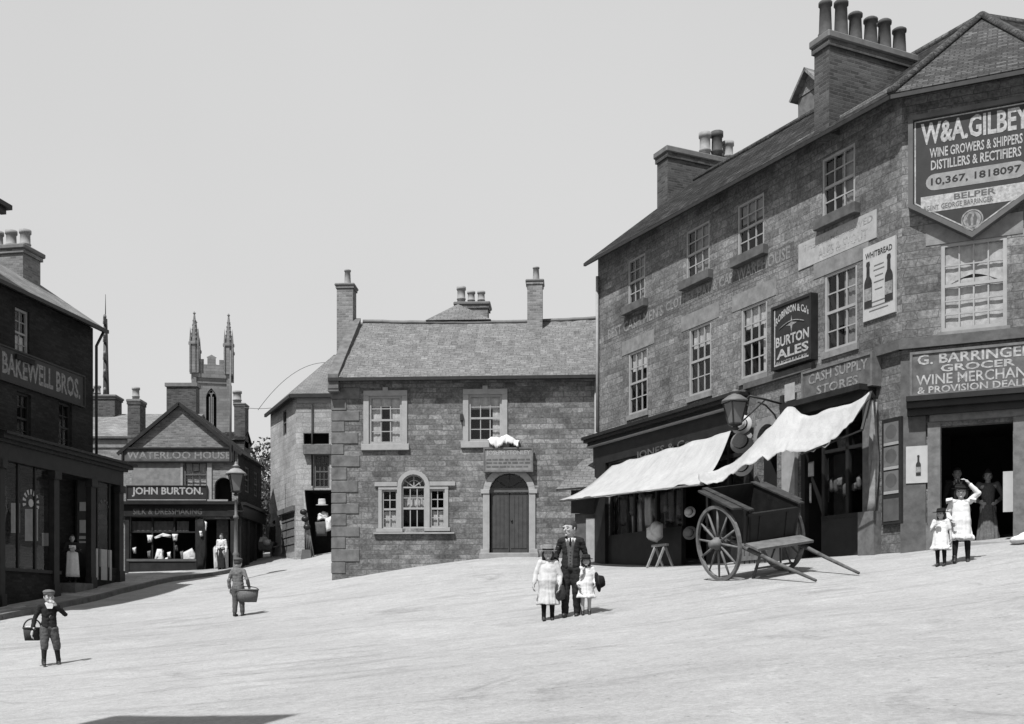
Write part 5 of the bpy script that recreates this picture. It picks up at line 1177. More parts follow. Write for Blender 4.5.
for j in range(11):
    f=j/10; row=[]
    for i in range(61):
        s=i/60; a=cat(tp,s); b=cat(bt,s); p=a.lerp(b,f); fold=math.sin(math.pi*f)
        p.z+=-.07*fold+.12*mnoise.noise(V((s*7+f,f*1.5,.5)))*(.4+f*.6)+.035*mnoise.noise(V((s*24,f*3,2)))+(.13*mnoise.noise(V((s*14,3.1,0)))+.06*mnoise.noise(V((s*37,1.7,0))))*max(0,f-.6)/.4
        q=.05*math.sin(s*19+f*4); p.x+=FM.n.x*q; p.y+=FM.n.y*q; row.append(p)
    R_.append(row)
m.grid(R_,.012)
# small tears: drop a few faces
m.build('canvas',M['canvas'],T2)
m=MB(); m.bar(P3((871,392,.6)),FM.p(FM.u(873,.1),FM.uv(873,398,.1)[1],.05),.05); m.bar(P3((871,392,.6)),P3((862,430,1.1)),.045); m.bar(P3((862,430,1.1)),P3((800,455,1.25)),.03); m.build('awning_frame',M['dark'],T2)
m=MB(); R_=[]   # rolled strip hanging by the pilaster
for j in range(9):
    f=j/8; row=[]
    for i in range(5): u,v=FM.uv(875-5*f+(i-2)*(1.2+f*1.2),402+f*112,.16); row.append(FM.p(u,v,.14+.05*math.sin(i*2+f*5)))
    R_.append(row)
m.grid(R_,.015); m.build('hanging_strip',M['woodpale'],T2)

# ================================================================== lamps
def lantern(c,s,t,capmat='woodpale'):
    """four-sided street lantern: c is the foot of the glass, s the height of the glass"""
    m=MB(); 
    for k in range(4):
        a=math.pi/4+k*math.pi/2+.35; d_=V((math.cos(a),math.sin(a),0)); m.bar(c+d_*s*.3,c+d_*s*.56+V((0,0,s)),.03)
    lr=lambda r,z:[c+V((r*math.cos(math.pi/4+k*math.pi/2+.35),r*math.sin(math.pi/4+k*math.pi/2+.35),z)) for k in range(4)]
    for r,z in ((.31,0),(.57,s)):
        q=lr(s*r,z)
        for k in range(4): m.bar(q[k],q[(k+1)%4],.035)
    m.lathe([(.06,-s*.28),(.1,-s*.2),(.05,-s*.12),(s*.32,-.02),(s*.32,.0)],c,8)
    fr=m.build('lantern_frame',M['iron'],t)
    m=MB(); q=lr(s*.3,.01); p=lr(s*.55,s-.01)
    m.add(q+p,[[k,(k+1)%4,4+(k+1)%4,4+k] for k in range(4)]); m.build('lantern_glass',M['lampglass'],fr)
    m=MB(); m.lathe([(s*.64,s),(s*.6,s+.05),(s*.3,s*1.32),(s*.2,s*1.36),(s*.2,s*1.46),(s*.26,s*1.47),(s*.12,s*1.58),(.04,s*1.62),(.06,s*1.68),(.0,s*1.8)],c,12); m.build('lantern_cap',M[capmat],t)
g=at(236,580,39.5); g.z=gz(g.x,g.y)
SL=thing('street_lamp','cast iron street lamp post with glazed lantern before WATERLOO HOUSE','street lamp',g)
top_=at(235,494,39.5).z; H=top_-g.z
m=MB(); m.lathe([(.16,-.2),(.16,.35),(.11,.42),(.1,.9),(.12,.95),(.08,1.02),(.065,H-.9),(.1,H-.88),(.1,H-.8),(.055,H-.75),(.045,H-.25),(.08,H-.22),(.045,H-.15)],g,14); m.build('post',M['lead'],SL)
m=MB(); z=H-.62; m.tube([g+V((-.3,0,z)),g+V((.3,0,z))],.025,6); m.build('ladder_bar',M['iron'],SL)
lantern(g+V((0,0,H+.1)),.6,SL)
u,v=FM.uv(735,424,1.35); c=FM.p(u,v,1.35)
WL=thing('wall_lantern','bracket lantern jutting from stone wall between awnings, hats hung beneath','wall lamp',FM.p(FM.u(757),FM.uv(757,408)[1],0))
b=FM.p(u,FM.uv(757,402)[1],.02); e=c+V((0,0,.95))
wallp=FM.p(u+.1,c.z+.62,.0)
m=MB(); q0=FM.p(u,c.z+.55,.01); m.tube([q0,FM.p(u,c.z+.62,.5),FM.p(u,c.z+.66,.95)],.025,6)
m.tube([FM.p(u,c.z-.35,.01)]+[FM.p(u,c.z-.35+.9*math.sin(a),.02+.75*(1-math.cos(a))) for a in (.4,.8,1.2,1.5)],.02,6)
m.box(FM,u-.06,u+.06,c.z-.5,c.z+.75,.003,.05); m.tube([FM.p(u,c.z+.66,.95),FM.p(u,c.z+.6,1.02),c+V((0,0,.5))],.02,5); m.tube([FM.p(u,c.z+.62,.5),c+V((0,0,-.1))],.018,5)
m.build('bracket',M['iron'],WL); lantern(c,.48,WL,'lead')

# ================================================================== shop goods
def hat(label,c,r,tilt,mat='straw',band='cloth_black',group=None,h=.6):
    t=thing('straw_hat',label,'hat',c,group); t.rotation_euler=tilt
    MB().lathe([(r,0),(r*1.0,.012),(r*.62,.03),(r*.58,r*h),(r*.5,r*h+.03),(0,r*h+.04)],V((0,0,0)),18,sx=1,sy=.9).build('crown_and_brim',M[mat],t,local=True)
    MB().lathe([(r*.635,.028),(r*.635,.028+r*.2),(r*.6,.03+r*.2)],V((0,0,0)),18,sx=1,sy=.9).build('hat_band',M[band],t,local=True)
    return t
for i,(px,py,r,mt,lb) in enumerate(((742,425,.26,'paper','pale hat hanging directly below the bracket lantern'),(742,442,.3,'straw','wider straw hat hanging in the middle of the string'),(743,466,.27,'paper','lowest pale hat of the string, against shop window'))):
    w=.75; u,v=FM.uv(px,py,w); hat(lb,FM.p(u,v,w),r,(math.radians(80),0,math.atan2(FM.d.y,FM.d.x)+.4),mt,'cloth_dark','hats hung outside the clothing shop')
def garment(name,label,cat,F,pts,w,mat,group=None,t=.05,wav=.03):
    """soft hanging piece cut to an outline of photo-surveyed points, with folds"""
    us=[F.uv(px,py,w) for px,py in pts]; m=MB(); u0=min(a for a,b in us); u1=max(a for a,b in us)
    n=len(us); c=(sum(a for a,b in us)/n,sum(b for a,b in us)/n)
    front=[];back=[]
    ring=[]
    for i in range(n):
        a,b=us[i],us[(i+1)%n]
        for k in range(3): ring.append((a[0]+(b[0]-a[0])*k/3,a[1]+(b[1]-a[1])*k/3))
    N=len(ring); vs=[]
    for s,wo in ((1,0),(.66,t*.8),(.3,t)):
        for q in ring: vs.append(F.p(c[0]+(q[0]-c[0])*s,c[1]+(q[1]-c[1])*s,w+wo+wav*math.sin(q[0]*38)*(.3 if s==1 else 1)))
    vs.append(F.p(*c,w+t)); vs.append(F.p(*c,w-t*.3)); fs=[]
    for j in range(2): fs += [[j*N+i,j*N+(i+1)%N,(j+1)*N+(i+1)%N,(j+1)*N+i] for i in range(N)]
    fs += [[2*N+i,2*N+(i+1)%N,3*N] for i in range(N)]+[[(i+1)%N,i,3*N+1] for i in range(N)]
    m.add(vs,fs,True); return m.build(name,M[mat],**tags(label,cat,group))
G='garments hung in the draper window'
w=.0
garment('petticoat','white tapering petticoat hung near middle of the JOHN BURTON window','garment',FB,[(157,549),(162,549),(164,558),(164,564),(153,565),(155,557)],w,'cloth_white',G)
garment('bonnet','first small white bonnet on the rail of JOHN BURTON window','bonnet',FB,[(147,535),(153,535),(152,542),(148,543)],w,'cloth_white',G)
garment('bonnet','white bonnet at the far end of JOHN BURTON window rail','bonnet',FB,[(172,534),(178,534),(177,541),(173,541)],w,'cloth_white',G)
garment('collar','draped pale collar strung between the two white bonnets','collar',FB,[(154,537),(163,533),(172,535),(171,538),(163,536),(155,539)],w-.04,'cloth_pale',G)
garment('stockings','white stockings hanging beside the petticoat in draper window','stockings',FB,[(165,558),(168,557),(169,564),(165,566)],w,'cloth_white',G)
garment('blouse','large pale blouse heaped at the doorway end of draper window','blouse',FB,[(182,553),(192,548),(197,556),(194,564),(182,564)],w,'cloth_pale',G)
garment('apron','white apron hung at the draper doorway jamb','apron',FB,[(204,521),(207,522),(207,533),(205,531)],.1,'cloth_white',G)
garment('dark_coat','long dark coat hanging on draper doorway jamb with pale button','coat',FB,[(196,520),(203,518),(207,528),(207,556),(203,573),(197,573),(195,545)],.14,'cloth_dark',G)
garment('glove','pale glove pinned on the dark coat by draper doorway','glove',FB,[(199,531),(202,531),(203,536),(200,537)],.24,'cloth_white',G)
garment('boots','pale boots standing low at the draper doorway','boots',FB,[(213,548),(216,545),(219,570),(214,572)],.05,'cloth_pale',G)
# clothier
w=.1
garment('white_parcel','round white bundle hung low outside the clothing shop window','bundle',FM,[(649,527),(656,520),(663,524),(663,537),(657,543),(649,540)],.35,'cloth_white',None,.16)
G2='garments in the clothing shop window'
for i,(pl,mt,lb) in enumerate((([(616,500),(628,500),(629,545),(617,547)],'cloth_grey','grey suit hanging at the house end of clothing shop window'),([(631,498),(641,498),(643,543),(632,545)],'cloth_pale','pale shirt length in clothing shop window, next to grey suit'),
   ([(644,496),(652,495),(654,540),(645,542)],'cloth_mid','mid grey waistcoat cloth behind the round white bundle'),([(664,492),(672,490),(673,520),(665,524)],'cloth_dark','dark jacket at the doorway end of clothing shop window'))):
    garment('hanging_garment',lb,'garment',FM,pl,-.4,mt,G2)
for i,(px,py,r,mt,lb) in enumerate(((690,512,.16,'cloth_pale','pale cap hung high on the clothing shop doorway jamb'),(690,533,.2,'straw','round straw hat lower on clothing shop doorway jamb'))):
    u,v=FM.uv(px,py,.15); hat(lb,FM.p(u,v,.15),r,(math.radians(85),0,math.atan2(FM.d.y,FM.d.x)+.5),mt,'cloth_dark','hats on the clothing shop doorway')
q=random.Random(21)
for i in range(9):
    px=FM.u(613+i*8.2) if False else 613+i*8.0; w_=6+q.uniform(-1.5,1.5); t_=493+q.uniform(-3,8)-i*.6; h_=q.uniform(18,42)
    garment('cloth_length','folded length of cloth hung among the crowded clothing shop window stock','cloth',FM,[(px,t_+1),(px+w_,t_),(px+w_+q.uniform(-1,1),t_+h_-1),(px+w_*.5,t_+h_+1),(px+q.uniform(-1,1),t_+h_)],-.25-.03*(i%3),q.choice(['cloth_pale','cloth_mid','cloth_grey','cloth_dark','cloth_mid','lead']),'cloth lengths crowding the clothing shop window')
for i in range(8):
    px=826+i*4.6; t_=q.uniform(474,490)-i*.5; h_=q.uniform(6,14)
    garment('grocery_packet','small packet stacked among goods low in the stores window','packet',FM,[(px,t_),(px+3.4,t_-.8),(px+3.4,t_+h_),(px,t_+h_+.8)],-.34-.04*(i%2),q.choice(['lead','cloth_mid','faded','cloth_grey','woodmid']),'packets low in the stores window',.08,0)
for i in range(9):
    px=133+i*6.8+q.uniform(-1,1); t_=q.uniform(545,562); h_=q.uniform(4,9)
    garment('trimming','small piece of white or grey drapery in JOHN BURTON window','trimming',FB,[(px,t_),(px+q.uniform(2,4),t_-1),(px+4,t_+h_),(px+1,t_+h_)],-.03,q.choice(['cloth_white','cloth_mid','cloth_pale','cloth_grey']),'small drapery in the draper window')
# trestle on the ground
q=on_ground(662,568); q=FM.p(FM.u(660,.8),0,.8); q.z=gz(q.x,q.y)
TR=thing('trestle','small light wooden trestle under the awning by clothing shop door','trestle',q)
for s in (-.22,.22):
    m=MB(); o=V((FM.d.x*s,FM.d.y*s,0)); n_=V((FM.n.x,FM.n.y,0)); m.bar(q+o+n_*.25,q+o+V((0,0,.55)),.05); m.bar(q+o-n_*.25,q+o+V((0,0,.55)),.05); m.build('leg',M['woodpale'],TR)
m=MB(); m.bar(q+V((FM.d.x*-.35,FM.d.y*-.35,.57)),q+V((FM.d.x*.35,FM.d.y*.35,.57)),.08,.06); m.build('top_rail',M['woodpale'],TR)
# slatted crate behind the cart
q=FM.p(FM.u(752,.95),0,.95); q.z=gz(q.x,q.y); ug=FM.u(752,.95)
CR=thing('slatted_crate','upright slatted wooden crate standing behind the handcart wheel','crate',q)
m=MB()
for k in range(5): m.box(FM,ug-.42+k*.18,ug-.42+k*.18+.14,q.z+.0,q.z+.86,.93,.96)
m.box(FM,ug-.44,ug+.48,q.z+.08,q.z+.18,.961,.99); m.box(FM,ug-.44,ug+.48,q.z+.66,q.z+.76,.961,.99); m.build('front_slats',M['woodmid'],CR)
m=MB(); m.box(FM,ug-.44,ug+.48,q.z-.05,q.z+.8,.5,.929); m.build('box',M['mid'],CR)
# goods in the second shop
G3='goods in the stores window'
garment('enamel_basin','pale oval basin hung high in stores window under torn awning','basin',FM,[(836,437),(852,433),(855,446),(850,450),(838,451)],-.35,'faded',G3,.1)
garment('packet','upright white packet in the stores window','packet',FM,[(824,461),(829,458),(829,480),(825,482)],-.3,'paper',G3)
garment('packet','smaller pale packet low in the stores window','packet',FM,[(838,478),(842,477),(842,486),(838,487)],-.3,'lead',G3)
garment('framed_print','narrow framed oval print hung by stores door post','print',FM,[(808,463),(814,461),(814,476),(808,477)],.02,'paper',G3,.02,0)
garment('paper_strip','thin white paper strip below the oval print','strip',FM,[(809.5,483),(811.5,483),(811.5,503),(809.5,503)],.02,'paper',G3,.02,0)
# corner cottage wares
G4='wares hung in the cottage doorway'
garment('white_shirt','white shirt hanging in dark doorway of the rendered house','shirt',FD,[(318,514),(323,511),(328,513),(329,521),(323,519),(317,521)],.05,'cloth_white',G4)
garment('white_towel','long white cloth hanging at quoin edge of dark doorway','cloth',FD,[(325,519),(331,516),(332,530),(326,532)],.12,'cloth_white',G4)
u,v=FD.uv(322,505,.1); hat('pale domed hat above hanging white shirt in dark doorway',FD.p(u,v,.1),.26,(.15,0,0),'paper','cloth_pale',None,.9)
garment('dark_jacket','dark patched jacket hanging below the pale domed hat','jacket',FD,[(315,522),(328,521),(327,536),(316,536)],.02,'cloth_grey',G4)
q=at(310,553,46.7); q.z=gz(q.x,q.y)
BR=thing('broom_bundle','tall bundle of brooms and brushes leaning at the cottage doorway','brooms',q)
m=MB(); e=at(304,492,46.75)
for k in range(4): m.tube([q+V((-.1+.09*k,-.05,0)),e+V((.02*k,0,-.2*k))],.03,6)
m.build('handles',M['woodpale'],BR)
m=MB(); 
for px,py in ((303.5,512),(305,519),(307,527)): m.ell(at(px,py,46.6),.16,.12,.13,9,6)
m.build('brush_heads',M['black'],BR)
m=MB(); m.hexa([q+V((-.35,-.25,-.1)),q+V((.1,-.25,-.1)),q+V((.1,.1,-.1)),q+V((-.35,.1,-.1)),q+V((-.3,-.2,.32)),q+V((.05,-.2,.32)),q+V((.05,.05,.32)),q+V((-.3,.05,.32))]); m.build('bin',M['mid'],BR)
# grocer's
p=FC.p(FC.u(1023,.62),0,.62); p.z=gz(p.x,p.y)
lumpy('flour_sack','plump white flour sack slumped at grocer doorstep edge','sack',p+V((0,0,.0)),(.26,.22,.12),'cloth_white',8,4)
uu,vv=FC.uv(1008,500,-.12); m=MB(); a=FC.uv(1003,512,-.12); b=FC.uv(1013.5,471,-.12); m.box(FC,a[0],b[0],a[1],b[1],-.16,-.12); m.build('door_bill',M['paper'],**tags('white paper bill hung inside the grocer doorway','bill'))
# ================================================================== handcart
q=on_ground(722,580); yc=20.6; q=at(718,580,yc); q.z=gz(q.x,q.y)
ph=math.radians(67); fw=V((math.cos(ph),-math.sin(ph),0)); rt=V((math.sin(ph),math.cos(ph),0))   # forward (shafts), far side
RW=.71; TRK=1.42
cx=q+rt*TRK/2; cx.z=(gz(*q.xy)+gz(*(q+rt*TRK).xy))/2
roll=math.atan2(gz(*(q+rt*TRK).xy)-gz(*q.xy),TRK)
CT_=thing('handcart','empty dark two-wheeled handcart resting on its shafts before the shops','handcart',cx)
tip=cx+fw*2.5; drop=RW+.02-(gz(tip.x,tip.y)-cx.z)-.05; pit=math.asin(min(.5,drop/2.5))
side=(rt*math.cos(roll)+V((0,0,math.sin(roll)))).normalized(); f2=(fw*math.cos(pit)-V((0,0,math.sin(pit)))); f2=(f2-side*f2.dot(side)).normalized(); up2=side.cross(f2).normalized()
if up2.z<0: up2=-up2
AXL=cx+V((0,0,RW))
def L(x,y,z): return AXL+f2*x+side*y+up2*z
def lb(m,x0,x1,y0,y1,z0,z1): m.hexa([L(x0,y0,z0),L(x1,y0,z0),L(x1,y1,z0),L(x0,y1,z0),L(x0,y0,z1),L(x1,y0,z1),L(x1,y1,z1),L(x0,y1,z1)])
for s in (-1,1):
    c=AXL+side*(TRK/2*s); c.z=gz(*(cx+rt*TRK/2*s).xy)+RW+.01
    m=MB(); wr=[c+f2*(RW-.035)*math.cos(2*math.pi*k/40)+up2*(RW-.035)*math.sin(2*math.pi*k/40) for k in range(40)]
    # rim of rectangular section
    for k in range(40):
        a,b=2*math.pi*k/40,2*math.pi*(k+1)/40; P=[]
        for aa in (a,b):
            for r in (RW-.06,RW):
                for o in (-.03,.03): P.append(c+f2*r*math.cos(aa)+up2*r*math.sin(aa)+side*o)
        m.add(P,[[0,1,5,4],[2,6,7,3],[0,4,6,2],[1,3,7,5]])
    wh=m.build('wheel',M['cartwood'],CT_)
    m=MB()
    for k in range(12):
        a=2*math.pi*(k+.3)/12; d_=f2*math.cos(a)+up2*math.sin(a); m.tube([c+d_*.08,c+d_*.3,c+d_*(RW-.07)],[.02,.025,.018],6)
    m.build('spokes',M['cartwood'],wh)
    m=MB(); m.lathe([(.04,-.2),(.075,-.18),(.085,-.1),(.12,-.06),(.12,.06),(.085,.1),(.07,.18),(.04,.2)],c,12,axis=side); m.build('hub',M['woodmid'],wh)
m=MB(); lb(m,-.045,.045,-TRK/2,TRK/2,-.045,.045); m.build('axle',M['iron'],CT_)
W0=.5; z0,z1=.2,.86; xb,xf=-.72,.66
m=MB(); lb(m,xb,xf,-W0,W0,z0-.04,z0); m.build('floor_boards',M['cart'],CT_)
for s in (-1,1):
    m=MB(); b0=s*W0; t0=s*(W0+.06); e=.03*s
    m.hexa([L(xb,b0-e,z0),L(xf,b0-e,z0),L(xf,b0,z0),L(xb,b0,z0),L(xb,t0-e,z1),L(xf,t0-e,z1-.06),L(xf,t0,z1-.06),L(xb,t0,z1)])
    for x in (xb+.08,-.05,xf-.1): m.hexa([L(x,b0,z0-.05),L(x+.07,b0,z0-.05),L(x+.07,b0+e*2,z0-.05),L(x,b0+e*2,z0-.05),L(x,t0,z1-.03),L(x+.07,t0,z1-.03),L(x+.07,t0+e*2,z1-.03),L(x,t0+e*2,z1-.03)])
    sd=m.build('side_panel',M['cart'],CT_)
    m=MB(); m.hexa([L(xb-.05,t0-e*2,z1),L(xf+.06,t0-e*2,z1-.06),L(xf+.06,t0+e*2,z1-.06),L(xb-.05,t0+e*2,z1),L(xb-.05,t0-e*2,z1+.03),L(xf+.06,t0-e*2,z1-.03),L(xf+.06,t0+e*2,z1-.03),L(xb-.05,t0+e*2,z1+.03)]); m.build('top_rail',M['cart_mid'],sd)
    m=MB(); rx=[L(xb,t0+.02*s,z1-.0),L(xf-.12,t0+.02*s,z1-.05),L(xf-.2,t0+.22*s,z1-.05),L(xb+.05,t0+.22*s,z1+.02)]; m.slab(rx,.035); m.build('flared_board',M['cart_mid'],sd)
m=MB(); lb(m,xf-.03,xf,-W0-.03,W0+.03,z0,z1-.18); lb(m,xf-.04,xf+.03,-W0-.08,W0+.08,z1-.179,z1-.13)
for y in (-.3,.3): lb(m,xf,xf+.012,y-.02,y+.02,z0,z1-.19)
m.build('front_panel',M['cart'],CT_)
m=MB(); lb(m,xb,xb+.03,-W0-.03,W0+.03,z0,z1+.02); m.build('tail_panel',M['cart'],CT_)
m=MB(); lb(m,xf+.04,xf+.42,-W0-.12,W0+.12,z0-.05,z0-.005); m.build('foot_board',M['woodmid'],CT_)
for s in (-1,1):
    m=MB(); m.tube([L(xb,s*.52,.08),L(xf+.1,s*.53,.06),L(1.6,s*.5,.03),L(2.5,s*.46,.02)],[.042,.045,.036,.026],8); m.build('shaft',M['cart_dull'],CT_)
    m=MB(); a=L(.95,s*.46,.02); b=L(.75,s*.42,-.5); m.tube([a,b],.03,6); m.build('prop_leg',M['cart_dull'],CT_)
m=MB(); m.tube([L(.78,-.42,-.3),L(.78,.42,-.3)],.022,6); m.build('cross_stay',M['woodmid'],CT_)
# ================================================================== people
def person(label,loc,rz,H,child=False,pose={},wear=(),hair=None,vox=.009,group=None,head_turn=0,face=True):
    """standing figure: joints laid out as fractions of height; faces -y before the turn rz"""
    t=thing('person',label,'person',V(loc),group,rz); h=H; hh=h*(.165 if child else .138)
    hipz=.48 if child else .5; shz=.775 if child else .8; sw=.1 if child else .112
    J=dict(hipA=(-.05,0,hipz),hipB=(.05,0,hipz),kneeA=(-.055,-.01,.27),kneeB=(.055,-.01,.27),ankA=(-.055,.01,.045),ankB=(.055,.01,.045),
           shA=(-sw,0,shz),shB=(sw,0,shz),elA=(-sw-.03,.015,.625),elB=(sw+.03,.015,.625),wrA=(-sw-.03,-.025,.48),wrB=(sw+.03,-.025,.48),
           pel=(0,0,hipz+.02),waist=(0,0,.6),chest=(0,0,.72),neck=(0,.005,shz+.03),head=(0,-.012,0))
    J.update(pose); J={k:V(v)*h for k,v in J.items()}
    hc=J['neck']+V((J['head'].x,J['head'].y,hh*.56)); 
    if 'head' in pose and pose['head'][2]: hc.z+=pose['head'][2]*h
    k=h; Rt=Matrix.Rotation(head_turn,3,'Z')
    b=MB()
    b.ell(J['pel'],.075*k,.058*k,.06*k); b.cap(J['pel'],.062*k,J['waist'],.056*k); b.cap(J['waist'],.057*k,J['chest'],.066*k); b.ell(J['chest'],.088*k,.062*k,.085*k)
    b.cap(J['chest']+V((-.04*k,0,.04*k)),.05*k,J['shA'],.03*k); b.cap(J['chest']+V((.04*k,0,.04*k)),.05*k,J['shB'],.03*k)
    b.cap(J['neck']-V((0,0,.03*k)),.034*k,hc-V((0,0,hh*.2)),.03*k)
    b.ell(hc,hh*.36,hh*.42,hh*.5,18,12,Rt); b.ell(hc+Rt@V((0,-hh*.1,-hh*.28)),hh*.25,hh*.27,hh*.24,12,8,Rt)
    f=lambda x,y,z: hc+Rt@V((x*hh,y*hh,z*hh))
    b.cap(f(0,-.42,.02),hh*.03,f(0,-.49,-.13),hh*.055); b.ell(f(0,-.38,.1),hh*.24,hh*.06,hh*.05,10,6); b.ell(f(0,-.385,-.27),hh*.12,hh*.05,hh*.045,10,6); b.ell(f(0,-.34,-.42),hh*.1,hh*.07,hh*.07,10,6)
    for s in (-1,1): b.ell(f(.37*s,.03,-.03),hh*.05,hh*.09,hh*.13,8,6); b.ell(f(.17*s,-.33,-.1),hh*.09,hh*.07,hh*.08,8,6)
    for s in 'AB':
        b.cap(J['sh'+s],.031*k,J['el'+s],.024*k); b.cap(J['el'+s],.0235*k,J['wr'+s],.0165*k)
        b.cap(J['hip'+s],.055*k,J['knee'+s],.036*k); b.cap(J['knee'+s]+V((0,0,0)),.035*k,J['ank'+s],.022*k); m_=(J['knee'+s]*.65+J['ank'+s]*.35)+V((0,.008*k,0)); b.ell(m_,.032*k,.036*k,.055*k,10,7)
        b.cap(J['ank'+s]+V((0,.012*k,-.02*k)),.022*k,J['ank'+s]+V((0,-.075*k,-.03*k)),.016*k)
        # hand: palm, four curled fingers of unequal length, thumb from the side of the palm
        w=J['wr'+s]; fd=(w-J['el'+s]).normalized(); sx=1 if s=='B' else -1
        sd=fd.cross(V((sx,0,0))); 
        if sd.length<.2: sd=fd.cross(V((0,0,1)))
        sd.normalize()
        if sd.y>0: sd=-sd
        nn=fd.cross(sd).normalized()
        hl=hh*.78; pw=hl*.2
        b.cap(w,.0165*k,w+fd*hl*.42,hl*.14); 
        for o in (-.14,0,.14): b.cap(w+fd*hl*.12+sd*o*hl,hl*.1,w+fd*hl*.46+sd*o*hl*1.3,hl*.085)
        inn=nn*(-sx if nn.x*sx>0 else sx); 
        if inn.x*sx>0: inn=-inn
        for i,(o,ln) in enumerate(((.23,.42),(.08,.5),(-.07,.46),(-.21,.35))):
            p0=w+fd*hl*.48+sd*hl*o; p1=p0+(fd*.9+inn*.25).normalized()*hl*ln*.55; p2=p1+(fd*.55+inn*.8).normalized()*hl*ln*.5
            b.cap(p0,max(hl*.065,.007),p1,max(hl*.058,.0065),8); b.cap(p1,max(hl*.058,.0065),p2,max(hl*.045,.006),8)
        p0=w+fd*hl*.14+sd*hl*.2; p1=p0+(fd*.6+sd*.75).normalized()*hl*.26; p2=p1+(fd*.9+inn*.3).normalized()*hl*.2; b.cap(p0,hl*.085,p1,hl*.068,8); b.cap(p1,hl*.068,p2,hl*.05,8)
    link('body',remesh(b,vox*.8,1),M['skin'],t)
    if face:
        m=MB()
        for s in (-1,1): m.ell(f(.165*s,-.385,.0),hh*.05,hh*.03,hh*.03,8,5)
        m.build('eyes',M['black'],t,local=True); m=MB()
        for s in (-1,1): m.cap(f(.09*s,-.43,.125),hh*.018,f(.25*s,-.37,.12),hh*.014,6)
        m.build('eyebrows',M['hair'],t,local=True); m=MB(); m.cap(f(-.1,-.41,-.265),hh*.018,f(.1,-.41,-.265),hh*.018,6); m.build('lips',M['mid'],t,local=True)
    E=dict(t=t,J=J,k=k,hc=hc,hh=hh,f=f,Rt=Rt,vox=vox)
    if hair:
        m=MB(); m.ell(f(0,.035,.12),hh*.41,hh*.455,hh*.45,16,12,Rt)
        if hair in ('long','bun'):
            for a in range(-3,4): m.cap(f(.34*math.sin(a*.55),.12+.26*math.cos(a*.55),.0),hh*.17,f(.36*math.sin(a*.5),.16+.24*math.cos(a*.5),-.75 if hair=='long' else -.2),hh*.12)
            if hair=='bun': m.ell(f(0,.2,.55),hh*.22,hh*.22,hh*.17)
        me=remesh(m,vox,2)
        bm=bmesh.new(); bm.from_mesh(me); lim=[v for v in bm.verts if (Rt.transposed()@(v.co-hc)).y<-.2*hh and (Rt.transposed()@(v.co-hc)).z<.22*hh]; bmesh.ops.delete(bm,geom=lim,context='VERTS'); bm.to_mesh(me); bm.free()
        link('hair',me,M['hair'],t)
    for g in wear: g(E)
    return t
def w_jacket(mat,length=.46,open_=True,sleeve=1.0,rad=1.0,voxk=1.2):
    def fn(E):
        J,k=E['J'],E['k']; m=MB(); r=rad
        z=length*k; m.ell(J['chest'],.1*k*r,.076*k*r,.1*k); pb=V((J['pel'].x,J['pel'].y,z))
        for o in (-.028,.028): m.cap(J['chest']+V((o*k,0,.02*k)),.066*k*r,J['waist']+V((o*k,0,0)),.064*k*r); m.cap(J['waist']+V((o*k,0,0)),.064*k*r,pb+V((o*k*1.15,0,.055*k)),.07*k*r)
        m.cap(J['neck']-V((0,0,.035*k)),.05*k,J['neck'],.04*k)
        for s in 'AB':
            m.cap(J['chest']+V((0,0,.05*k)),.064*k,J['sh'+s]+V((0,0,-.002*k)),.039*k); m.cap(J['sh'+s],.037*k*r,J['el'+s],.031*k*r); m.cap(J['el'+s],.034*k*r,J['el'+s].lerp(J['wr'+s],.93),.027*k*r)
        me=remesh(m,E['vox']*voxk,2); bm=bmesh.new(); bm.from_mesh(me)
        if open_:
            top=J['neck'].z+.01*k
            def kill(v):
                wv=max(0,(v.z-.56*k)*.16+.012*k) if v.z>.56*k else .02*k+ (.56*k-v.z)*.12
                return v.y<-.03*k and abs(v.x-J['chest'].x)<wv and v.z<top
            bmesh.ops.delete(bm,geom=[v for v in bm.verts if kill(v.co)],context='VERTS')
        q=random.Random(3)
        for v in bm.verts:
            p_=V((v.co.x*14/k,v.co.y*14/k,v.co.z*26/k)); v.co+=v.normal*k*(.008*mnoise.noise(p_)+.004*mnoise.noise(p_*2.3))
        bm.to_mesh(me); bm.free(); link('jacket',me,M[mat],E['t'])
    return fn
def w_vest(mat,shirt='cloth_white',tie=True):
    def fn(E):
        J,k=E['J'],E['k']; m=MB(); m.ell(J['chest'],.092*k,.068*k,.088*k); m.cap(J['chest'],.07*k,J['waist'],.064*k); m.cap(J['waist'],.065*k,J['pel']+V((0,0,.03*k)),.07*k)
        v=link('waistcoat',remesh(m,E['vox']*1.2,2),M[mat],E['t'])
        m=MB(); c=J['neck']; m.lathe([(.036*k,-.02*k),(.037*k,.016*k),(.034*k,.018*k)],c,14); 
        m.prism([c+V((-.026*k,-.05*k,-.005*k)),c+V((.026*k,-.05*k,-.005*k)),c+V((0,-.072*k,-.075*k))],V((0,.012*k,0))); m.build('shirt_collar',M[shirt],E['t'],local=True)
        if tie: m=MB(); m.cap(c+V((0,-.064*k,-.01*k)),.008*k,c+V((0,-.076*k,-.07*k)),.011*k,8); m.build('necktie',M['cloth_black'],E['t'],local=True)
        m=MB()
        for i in range(5): m.ell(V((J['waist'].x,-.072*k,(.545+.03*i)*k)),.006*k,.005*k,.006*k,6,5)
        m.build('buttons',M['lead'],v,local=True)
    return fn
